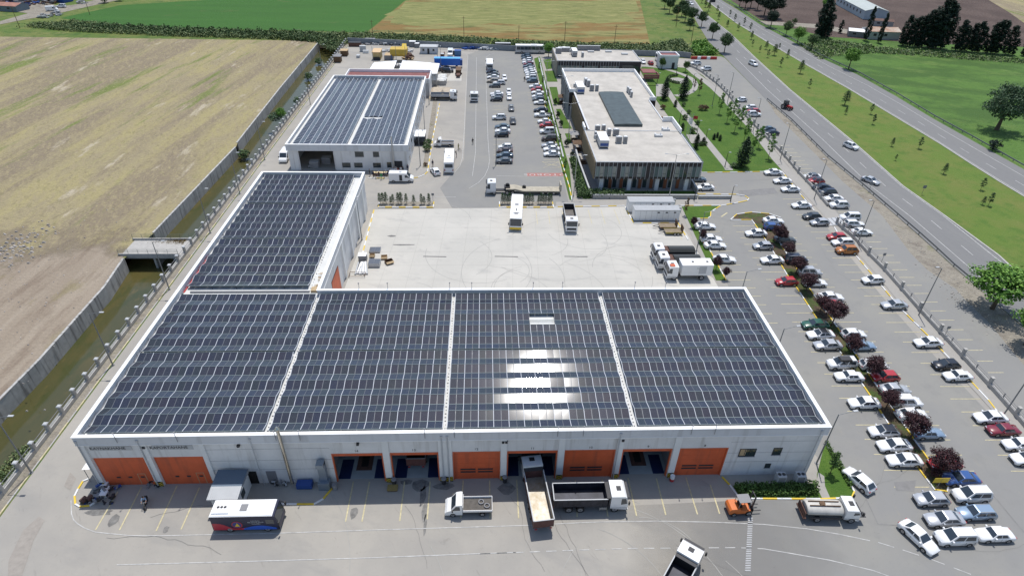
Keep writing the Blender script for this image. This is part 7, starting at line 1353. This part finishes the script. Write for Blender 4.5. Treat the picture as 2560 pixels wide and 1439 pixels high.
heap('scrap_pile', (-42.06,275.87), 20, 2, 90, .8, ['grey', 'dark', 'lgrey'], 'line of scrap along the far rear wall', 'scrap', .8, 7); heap('scrap_pile', (-36.52,264.72), 14, 3, 60, .8, ['lgrey', 'conc' if 'conc' in M else 'grey'], 'low pale debris behind the yellow hopper', 'debris', .5, 8)
for (p, w, d, h, l) in (((-18.14,222.83), 9, 8, 1.6, 'large pale gravel bin at the service building rear corner'),):
    t = thing('gravel_bin', l, 'gravel bin', (*p, .03)); MB().box(-w/2, w/2, -d/2, d/2, 0, h).build('wall', M['conc'], t); b = MB(); rg = random.Random(4)
    for _ in range(160): x, y = rg.uniform(-w/2+.5, w/2-.5), rg.uniform(-d/2+.5, d/2-.5); k = rg.uniform(.3, .9); b.frus((x-k, x+k, y-k, y+k), (x-k*.4, x+k*.4, y-k*.4, y+k*.4), h-.1, h+k*.35)
    b.build('gravel', M['roofm'], t)
t = thing('gravel_heap', 'brown gravel heap behind the big dropside truck', 'heap', (*(-14.77,208.7), .03)); b = MB(); b.frus((-4, 4, -6, 6), (-2.8, 2.8, -4.5, 5), 0, .9).cyl((.8, -3.6, .5), (.8, -3.6, 2.6), 1.8, .1, 9); b.build('gravel', mat('sand_heap', (.42, .36, .28), .95, v=.2, sc=.8), t)
t = thing('covered_trailer', 'small dark covered trailer on the pale pad in the rear yard', 'trailer', (*(-9.71,230.63), .04)); MB().box(-1, 1, 0, 5, .7, 2.0).build('cover', M['brown'], t); MB().box(-.7, .7, -3, 0, .5, 1.1).build('bed', M['rust'], t); [wheel(t, s*.95, 1.6, .35, .2, False) for s in (-1, 1)]
t = thing('waiting_shelter', 'small white-roofed shelter beside the service building wall', 'shelter', (*(-18.46,162.97), .03)); MB().box(-1.9, 1.9, 0, 5.0, 2.5, 2.62).build('roof', M['coping'], t); MB().box(-1.7, 1.7, .2, 4.8, 0, .9).build('bench', M['dark'], t)
for x in (-1.7, 1.7):
    for y in (.2, 4.8): MB().box(x-.05, x+.05, y-.05, y+.05, .9, 2.5).build('post', M['dark'], t)
# ---------------------------------------------------------------- yard items
crate('white_cube', (-24.07,103.32), 1.5, 1.3, 1.4, 'grey', 'white-topped cube box by the hall wing kerb', 'box', extra=M['coping'])
for i, (p, l, h) in enumerate((((-22.25,106.95), 'farther pallet of solar panels beside the yard kerb', .35), ((-21.55,101.56), 'nearer pallet of solar panels beside the yard kerb', .9))): t = thing('panel_pallet', l, 'pallet', (*p, .04), 0, 'pallets of solar panels'); MB().box(-1.1, 1.1, -.9, .9, .12, h).build('stack', M['lgrey'], t); MB().box(-1.08, 1.08, -.88, .88, h, h+.02).box(-.02, .02, -.88, .88, h+.02, h+.03, 1).build('top_panel', [M['cell'], M['alu']], t); MB().box(-1, 1, -.8, .8, 0, .12).build('skid', M['brown'], t)
for i, (p, a, l) in enumerate((((-18.88,102.42), .5, 'open cardboard box right of the panel pallets'), ((-20.03,104.05), .1, 'cardboard flaps box behind the open carton'), ((-22.48,104.66), 0, 'small carton between the two pallets'))):
    t = thing('cardboard_box', l, 'box', (*p, .04), a, 'cardboard boxes'); w = (.75, .6, .5)[i]; b = MB(); b.box(-w, w, -w*.7, -w*.7+.03, 0, .6).box(-w, w, w*.7-.03, w*.7, 0, .6).box(-w, -w+.03, -w*.7, w*.7, 0, .6).box(w-.03, w, -w*.7, w*.7, 0, .6).box(-w, w, -w*.7, w*.7, 0, .03); b.build('carton', M['brown'] if i == 0 else M['woodl'], t); MB().add([(-w, -w*.7, .6), (w, -w*.7, .6), (w, -w*1.2, .35), (-w, -w*1.2, .35)], [(0, 1, 2, 3)]).build('flap', M['woodl'], t)
t = thing('sheet_metal_pile', 'heap of silvery bent sheet and pipes by the hall wing door', 'sheet metal', (*(-23.82,100.28), .04)); rg = random.Random(8)
for i in range(9): a = rg.uniform(-.5, .3); b = MB(); b.cyl((-.9+i*.28, -1.9-.3*rg.random(), .2), (-.6+i*.2+a, 1.8, .35+.1*rg.random()), .16, n=8); b.build('pipe', M['coping'] if i % 2 else M['lgrey'], t)
t = thing('steel_frame', 'rusty steel frame lying on the kerb by the wing door', 'frame', (*(-25.77,97.11), .04)); b = MB(); b.box(0, 3, 0, .08, .3, .38).box(0, 3, 1.5, 1.58, .3, .38).box(0, .08, 0, 1.5, .3, .38).box(2.92, 3, 0, 1.5, .3, .38).box(0, .08, 0, .08, 0, .3).box(2.92, 3, 1.5, 1.58, 0, .3); b.build('frame', M['brown'], t)
for i, (p, l) in enumerate((((39.59,116.37), 'rear of two yellow flat trailers with loading ramps'), ((40.25,114.08), 'front of two yellow flat trailers with loading ramps'))):
    t = thing('flat_trailer', l, 'trailer', (*p, .04), 0, 'flat trailers'); MB().box(-1.7, 1.9, -.95, .95, .5, .62).build('deck', mat('worn_deck_%d' % i, (.24, .19, .13), .9, v=.3, sc=2), t); MB().box(-1.72, 1.92, -1.02, -.96, .4, .75).box(-1.72, 1.92, .96, 1.02, .4, .75).build('side_rail', M['brown'] if i == 0 else mat('dull_yellow', (.32, .25, .05), .7), t); MB().box(1.95, 2.05, -.9, .9, .5, 1.9).build('ramp', M['brown'], t)
    MB().cyl((-3.1, 0, .5), (-1.7, .5, .5), .06, n=5).cyl((-3.1, 0, .5), (-1.7, -.5, .5), .06, n=5).build('drawbar', M['dark'], t)
    for x in (.3, 1.0): [wheel(t, x, s*1.05, .32, .2) for s in (-1, 1)]
# bits along the hall front
t = thing('barrel', 'white drum at the end of the front kerb near door fourteen', 'drum', (*(-18.95,49.59), .04)); MB().cyl((0, 0, 0), (0, 0, .9), .3, n=14).build('drum', M['grey'], t)
t = thing('barrel', 'red and white drum between doors nine and eight', 'drum', (*(23.87,50.02), .04)); MB().cyl((0, 0, 0), (0, 0, .45), .3, n=14).cyl((0, 0, .45), (0, 0, .9), .3, n=14, m=1).build('drum', [M['red'], M['white']], t)
crate('wooden_crate', (-11.76,49.43), 1.2, .8, .3, 'brown', 'small tan wooden crate on the apron before the pillar', 'crate', extra=mat('faded_yellow', (.26, .20, .07), .8))
for i, p in enumerate(((-47.8,51.05), (-47.41,50.56), (-46.96,49.84), (-46.8,49.14))): crate('plastic_jug_crate', p, .7, .6, .6, M['coping'] if i % 2 == 0 else 'lgrey', 'white-topped blue drum crate in the left corner pile, %s' % ORD[3-i], 'crate', extra=M['coping'], g='drum crates in the left corner')
heap('workshop_junk', (-47.13,49.03), 3.4, 2.6, 50, .3, ['dark', 'grey', 'blue', 'black'], 'dark workshop junk piled on the left corner kerb', 'junk', .9, 11)
for i, p in enumerate(((-48.8,48.38), (-48.2,48.59))): b = MB(); b.cyl((-.35, 0, .35), (.35, .1, .35), .35, n=14, m=0).cyl((-.36, 0, .35), (-.355, 0, .35), .3, n=14, m=1); tag(b.build('oil_drum', [M['rust'], M['black']], None, (*p, .05), R(60)), ('left', 'right')[i]+' rusty drum lying on the corner kerb island', 'drum', 'lying drums')
heap('door_junk', (-41.45,51.09), 1.4, 1.6, 20, .3, ['dark', 'black', 'grey'], 'dark clutter between the two big orange doors', 'clutter', .8, 12); heap('door_junk', (-26.07,50.71), 2.2, 1.4, 24, .3, ['dark', 'grey', 'lgrey'], 'clutter by the down pipe left of the blue chest', 'clutter', .9, 13)
for x, l in ((986, 'left'), (1112, 'middle'), (1263, 'right')): pass
for i, p in enumerate(((-11.65,50.16), (-5.39,50.14), (2.35,50.23))): t = thing('waste_bin', ('left', 'middle', 'right')[i]+' dark waste bin at a pier between the truck doors', 'bin', (*p, .04), 0, 'waste bins between the doors'); MB().cyl((0, 0, 0), (0, 0, .95), .26, .33, 10).build('bin', M['dark'], t); MB().cyl((0, 0, .95), (0, 0, 1.02), .35, .3, 10).build('lid', M['grey'], t)
# ---------------------------------------------------------------- buildings beyond the highway and top left
def shed(nm, a, c, wd, h, rh, mw, mr, lab, cat='building'):
    """long gabled shed from a to c (ridge line), width wd"""
    t = thing(nm, lab, cat, (0, 0, 0)); d = Vector((c[0]-a[0], c[1]-a[1], 0)); L = d.length; d.normalize(); n = Vector((-d.y, d.x, 0))*wd/2; A_ = Vector((*a, 0)); C_ = Vector((*c, 0)); z = Vector((0, 0, 1))
    b = MB(); b.prism([tuple((A_-n)[:2]), tuple((C_-n)[:2]), tuple((C_+n)[:2]), tuple((A_+n)[:2])], 0, h, cap=False); [b.add([X-n+z*h, X+n+z*h, X+z*(h+rh)], [(0, 1, 2)]) for X in (A_, C_)]; b.build('wall', mw, t)
    e = d*.3; m_ = n*1.05; b = MB(); b.add([A_-e-m_+z*(h-.02), C_+e-m_+z*(h-.02), C_+e+z*(h+rh+.05), A_-e+z*(h+rh+.05)], [(0, 1, 2, 3)]); b.add([A_-e+m_+z*(h-.02), C_+e+m_+z*(h-.02), C_+e+z*(h+rh+.05), A_-e+z*(h+rh+.05)], [(3, 2, 1, 0)]); b.build('roof', mr, t)
    for i in range(int(L/5)):
        p = A_+d*(2.5+i*5)-n*1.012; q = MB(); q.add([p-d*.7+z*(h*.45), p+d*.7+z*(h*.45), p+d*.7+z*(h*.75), p-d*.7+z*(h*.75)], [(0, 1, 2, 3)]); q.build('window', M['dark'], t)
    return t
ribs = mat('shed_blue_wall', (.40, .46, .50), .7, v=.1, sc=.5); a, c = (209.67,385.94), (204.09,343.05)
shed('farm_shed', (a[0]+4, a[1]), (c[0]+4, c[1]), 12, 4.4, 1.6, ribs, mat('shed_roof_grey', (.42, .46, .44), .6, v=.08, sc=.5), 'long farm shed with pale grey gabled roof beyond the highway')
a, c = (180.91,300.14), (195.11,299.34); shed('farm_house', (a[0], a[1]+2), (c[0], c[1]+2), 9, 3.6, 1.2, M['lgrey'], mat('patched_roof', (.5, .45, .38), .8, v=.35, sc=.3, col2=(.32, .15, .08)), 'farm building with patched white and rusty roof behind the cypresses')
a, c = (174.84,306.33), (181.65,303.43); shed('farm_annex', a, c, 7, 2.6, .7, M['grey'], M['coping'], 'low annex with white roof left of the patched farm building')
a, c = (199.87,331.01), (208.73,327.83); shed('farm_lean_to', a, c, 6, 2.6, .6, M['conc'], M['rust'], 'small rusty roofed lean-to between the two farm buildings')
a, c = (-238,336.5), (-226.43,334.42); shed('old_house', a, c, 8, 2.6, .9, mat('blue_grey_render', (.16, .20, .24), .9), mat('tiled_roof', (.32, .16, .12), .9, v=.3, sc=.4), 'low blue-grey house with brick red roof top left')
a, c = (-222.75,358.95), (-217.3,357.18); shed('roadside_shed', a, c, 6, 2.6, .8, M['blue'], M['coping'], 'small shed with white roof behind the parked van top left')
t = tag(MB().box(0, 34, 0, 8, 0, 5).build('blue_warehouse', mat('deep_blue_wall', (.02, .06, .20), .6), None, (*(-252.39,360.91), 0)), 'deep blue warehouse wall at the very top left', 'warehouse')
for i, (p, l) in enumerate((((-208.11,319.67), 'left stack of grey blocks beside the dirt road'), ((-206.12,325.36), 'right pile of grey slabs beside the dirt road'), ((-209.22,354.55), 'pale block stack by the bushes at the road'))): heap('block_stack', p, 5, 4, 30, .8, ['lgrey', 'grey'], l, 'blocks', 1.5, 40+i)
heap('junk_yard', (-241.15,350.79), 22, 12, 140, 1.0, ['dark', 'grey', 'rust', 'blue'], 'jumbled scrap yard behind the blue-grey house', 'scrap', 2.0, 50); heap('junk_yard', (-224.26,354.38), 8, 10, 60, 1.0, ['dark', 'grey', 'brown'], 'dark clutter beneath the roadside trees top left', 'scrap', 2.0, 51)
# garden pavilions left of the office
for i, (p, m, l) in enumerate((((25.54,167.28), 'grey', 'grey-roofed garden pavilion left of the office, nearest but one'), ((25.56,160.16), 'brown', 'brown-roofed garden pavilion left of the office, nearest'), ((25.47,200.58), 'brown', 'brown-roofed pavilion left of the office, farthest'))):
    t = thing('garden_pavilion', l, 'pavilion', (*p, .06), 0, 'garden pavilions'); [MB().box(x-.07, x+.07, y-.07, y+.07, 0, 2.2).build('post', M['brown'], t) for x in (-1.1, 1.1) for y in (-1.1, 1.1)]
    b = MB(); b.frus((-1.5, 1.5, -1.5, 1.5), (-.1, .1, -.1, .1), 2.2, 2.9); b.build('roof', M[m], t); MB().box(-.5, .5, -.4, .4, .65, .72).box(-.06, .06, -.06, .06, 0, .65).build('table', M['brown'], t); [MB().box(-.9, .9, s*.8-.15, s*.8+.15, 0, .45).build('bench', M['brown'], t) for s in (-1, 1)]
t = thing('picnic_table', 'dark picnic table on the paving left of the office', 'table', (*(25.95,151.39), .06)); MB().box(-.8, .8, -.4, .4, .7, .76).build('top', M['brown'], t); [MB().box(-.8, .8, s*.75-.12, s*.75+.12, 0, .45).build('bench', M['brown'], t) for s in (-1, 1)]; MB().box(-.6, .6, -.1, .1, 0, .7).build('leg', M['brown'], t)
# ---------------------------------------------------------------- people
skin = mat('skin', (.42, .24, .16), .6); CL = {k: mat('cloth_'+k.replace(' ', '_'), c, .85) for k, c in {'navy': (.02, .025, .06), 'red': (.35, .03, .03), 'white': (.7, .7, .7), 'black': (.015, .015, .015), 'green': (.05, .30, .12), 'khaki': (.30, .27, .12), 'pale blue': (.25, .35, .5), 'brown': (.12, .05, .03), 'grey': (.2, .2, .22)}.items()}
PM = {}
def person_mesh(pose):
    if pose in PM: return PM[pose]
    ex = {'stand': dict(lf=(.02, .11, 0), rf=(.02, -.11, 0), lh=(.06, .27, .78), rh=(.06, -.27, .78), lean=0), 'walk': dict(lf=(.28, .1, 0), rf=(-.26, -.1, .03), lh=(-.2, .26, .85), rh=(.25, -.26, .9), lean=.04),
          'reach': dict(lf=(.05, .13, 0), rf=(-.08, -.13, 0), lh=(.5, .16, 1.15), rh=(.5, -.16, 1.05), lean=.1), 'stoop': dict(lf=(.0, .15, 0), rf=(.0, -.15, 0), lh=(.5, .14, .55), rh=(.5, -.14, .5), lean=.42), 'ride': dict(lf=(.25, .18, .3), rf=(.25, -.18, .3), lh=(.55, .24, .95), rh=(.55, -.24, .95), lean=.15)}[pose]
    ln = ex['lean']; hz = .95 if pose != 'ride' else .8; sit = pose == 'ride'; sz = hz+.48*(1-ln*.5); c = ln*.9
    v = [((0, 0, hz), .15), ((ln*.5, 0, hz+.25), .14), ((c, 0, sz), .15), ((c+.02, 0, sz+.1), .06), ((c+.05, 0, sz+.2), .085), ((c+.05, 0, sz+.33), .09)]
    e = [(0, 1), (1, 2), (2, 3), (3, 4), (4, 5)]
    for s, F, Hd in ((1, ex['lf'], ex['lh']), (-1, ex['rf'], ex['rh'])):
        i = len(v); kx = (F[0]*.5+.06, s*.11, F[2]+.48) if not sit else (.42, s*.2, .72)
        v += [((0, s*.1, hz-.08), .09), (kx, .062), ((F[0]-.02, F[1], F[2]+.09), .045), ((F[0]+.14, F[1]+s*.02, F[2]+.04), .04)]; e += [(0, i), (i, i+1), (i+1, i+2), (i+2, i+3)]
        i = len(v); sh = (c, s*.2, sz-.02); el = ((sh[0]+Hd[0])/2-.04, s*.27, (sh[2]+Hd[2])/2-.02)
        v += [(sh, .062), (el, .045), (Hd, .034)]; e += [(2, i), (i, i+1), (i+1, i+2)]; w = Vector(Hd); d = (w-Vector(el)).normalized(); sd_ = Vector((0, s, 0)); h0 = len(v)
        v.append((tuple(w+d*.07), .03)); e.append((i+2, h0))
        for f, l in ((-.026, .06), (-.009, .075), (.009, .07), (.026, .055)): v.append((tuple(w+d*(.09+l)+Vector((f, 0, 0))), .009)); e.append((h0, len(v)-1))
        v.append((tuple(w+d*.08+Vector((.05, -s*.01, 0))), .01)); e.append((h0, len(v)-1))
    me = bpy.data.meshes.new('body'); me.from_pydata([p for p, _ in v], e, []); o = bpy.data.objects.new('tmp', me); C.objects.link(o)
    m = o.modifiers.new('s', 'SKIN'); [setattr(q, 'radius', (r, r)) for q, (_, r) in zip(me.skin_vertices[0].data, v)] if me.skin_vertices else None
    if not me.skin_vertices:
        bpy.context.view_layer.objects.active = o; bpy.ops.mesh.customdata_skin_add(); [setattr(q, 'radius', (r, r)) for q, (_, r) in zip(me.skin_vertices[0].data, v)]
    me.skin_vertices[0].data[0].use_root = True; o.modifiers.new('d', 'SUBSURF').levels = 1
    bpy.context.view_layer.update(); r = bpy.data.meshes.new_from_object(o.evaluated_get(bpy.context.evaluated_depsgraph_get())); bpy.data.objects.remove(o)
    r.name = 'body'; mi = []
    for p in r.polygons:
        z = p.center.z; y = abs(p.center.y); hd = z > sz+.07; hand = any((p.center-Vector(H_)).length < .2 and (p.center.z < H_[2]+.02 or pose in ('reach', 'ride')) for H_ in (ex['lh'], ex['rh']))
        mi.append(0 if hd or hand else (2 if z < hz+.02 and y < .24 else 1))
    for _ in range(3): r.materials.append(None)
    r.polygons.foreach_set('material_index', mi); r.polygons.foreach_set('use_smooth', [True]*len(mi)); PM[pose] = (r, (c+.05, sz+.27)); return PM[pose]
hairm = mat('dark_hair', (.02, .014, .01), .8)
def person(p, hd, pose, top, legs, lab, g=None, z=0.05, hat=None):
    me, (hx, hz_) = person_mesh(pose); t = thing('person', lab, 'person', (*p, z), R(hd), g); o = link('body', me.copy(), t)
    for i, m in enumerate((skin, CL[top], CL[legs])): o.data.materials[i] = m
    b = MB(); b.ball((hx-.02, 0, hz_+.045), .108, 10, 6, 0, .95); b.v = [(x, y, max(zz, hz_+.02) if x > hx-.03 else zz) for x, y, zz in b.v]; b.build('hair' if not hat else 'cap', hairm if not hat else CL[hat], o)
    b = MB(); [b.ball((hx+.083, s*.032, hz_+.015), .012, 6, 4, 0) for s in (-1, 1)]; b.add([(hx+.085, -.014, hz_-.03), (hx+.085, .014, hz_-.03), (hx+.112, 0, hz_-.03), (hx+.088, 0, hz_+.02)], [(0, 2, 3), (2, 1, 3), (0, 1, 2)], 1).box(hx+.076, hx+.088, -.024, .024, hz_-.062, hz_-.052, 2); [b.ball((hx, s*.09, hz_), .022, 6, 4, 1) for s in (-1, 1)]; b.build('face', [hairm, skin, CL['red']], o)
    return t
crowd = [((-28.72,142.83), 20, 'stand', 'black', 'black'), ((-27.69,141.89), -40, 'stand', 'navy', 'black'), ((-26.93,141.43), 10, 'walk', 'brown', 'brown'), ((-26.28,141.67), 100, 'stand', 'brown', 'navy'), ((-25.56,140.74), -90, 'stand', 'green', 'green'), ((-24.97,141.45), 160, 'stand', 'navy', 'navy'), ((-24.57,142.16), 200, 'stand', 'pale blue', 'navy'), ((-24.05,141.92), 120, 'stand', 'navy', 'black'), ((-23.67,142.87), 90, 'stand', 'grey', 'black'), ((-22.92,144.08), -100, 'reach', 'pale blue', 'navy'), ((-22.35,144.33), -80, 'stand', 'white', 'navy'), ((-21.8,143.85), 180, 'stand', 'red', 'navy'), ((-21.18,144.58), -90, 'stand', 'white', 'black'), ((-20.57,144.58), 200, 'stand', 'black', 'black'), ((-19.6,145.81), -90, 'stand', 'navy', 'navy')]
for i, (p, h, po, a, c) in enumerate(crowd): person(p, h, po, a, c, 'person in %s at the table outside the service building, %s' % (a, fl(i)), 'people gathered outside the service building', hat='white' if i in (3, 6, 10) else None)
for p, h, po, a, c, l in (((-3.43,164.09), 90, 'walk', 'black', 'black', 'person in dark clothes walking alone in the lane'), ((-7.3,159.97), 60, 'reach', 'khaki', 'khaki', 'person in khaki holding a bicycle beside the bus'), ((-7.66,154.7), 0, 'stand', 'black', 'black', 'person in black standing at the bus side'), ((-13.53,148.87), -60, 'stand', 'navy', 'navy', 'person in navy standing by the open car door'),
        ((14.31,224.47), -90, 'stand', 'black', 'black', 'person in black standing beside the far car row'), ((44.78,44.46), 180, 'stoop', 'pale blue', 'navy', 'person leaning into the open bonnet of the tanker'), ((-16.29,258.06), -90, 'stand', 'red', 'brown', 'person in red right of the rusty box')): person(p, h, po, a, c, l)
t = thing('serving_table', 'long table with pale cloth and dishes in the crowd', 'table', (*(-26.11,143.33), .05)); MB().box(-1.8, 1.8, -.5, .5, .72, .78).build('top', mat('table_cloth', (.6, .48, .28), .8), t); [MB().box(x-.04, x+.04, y-.04, y+.04, 0, .72).build('leg', M['brown'], t) for x in (-1.6, 1.6) for y in (-.4, .4)]
t = thing('bicycle', 'bicycle held by the khaki-clothed person', 'bicycle', (*(-6.94,158.84), .05), R(-50)); [[MB().cyl((x, -.02, .34), (x, .02, .34), .34, n=16, cap=False).build('wheel', M['dark'], t)] for x in (-.5, .5)]; MB().cyl((-.5, 0, .34), (0, 0, .75), .03, n=5).cyl((0, 0, .75), (.5, 0, .34), .03, n=5).cyl((-.1, 0, .8), (.4, 0, .85), .03, n=5).box(-.25, -.05, -.08, .08, .85, .9).cyl((.4, -.25, .98), (.4, .25, .98), .02, n=5).build('frame', M['dark'], t)
t = thing('motorcycle', 'motorcycle parked on the apron left of the kiosk', 'motorcycle', (*(-41.21,47.75), .05), R(-75)); [wheel(t, x, 0, .32, .12) for x in (-.65, .65)]; MB().xprism([(-.5, .35), (.3, .35), (.45, .8), (.2, .95), (-.1, .75), (-.75, .85), (-.8, .7)], -.14, .14).build('body', M['blackp'], t); MB().box(-.65, 0, -.13, .13, .78, .88).build('seat', M['black'], t); MB().cyl((.45, -.33, 1.05), (.45, .33, 1.05), .025, n=6).cyl((.6, 0, .4), (.42, 0, 1.05), .035, n=6).build('handlebar', M['steel'], t)
person((t.location.x-.02, t.location.y+.15), -75, 'ride', 'pale blue', 'navy', 'person in a light shirt astride the motorcycle', z=.12)
t = thing('bare_motorbike', 'dark scooter shape in the open bay of the service building', 'scooter', (*(-44.27,147.54), .05), R(20)); [wheel(t, x, 0, .3, .12) for x in (-.6, .6)]; MB().xprism([(-.6, .35), (.4, .3), (.55, 1.0), (.4, 1.0), (.2, .5), (-.2, .8), (-.7, .8)], -.2, .2).build('body', M['grey'], t)
for x, y, l in ((-43.5, 148.5, 'left'), (-41, 151, 'right')): crate('stored_machine', (x, y), 2.2, 1.8, 1.5, 'grey', l+' dark machine standing in the open bay of the service building', 'machine', extra=M['lgrey'], g='machines in the open bay')
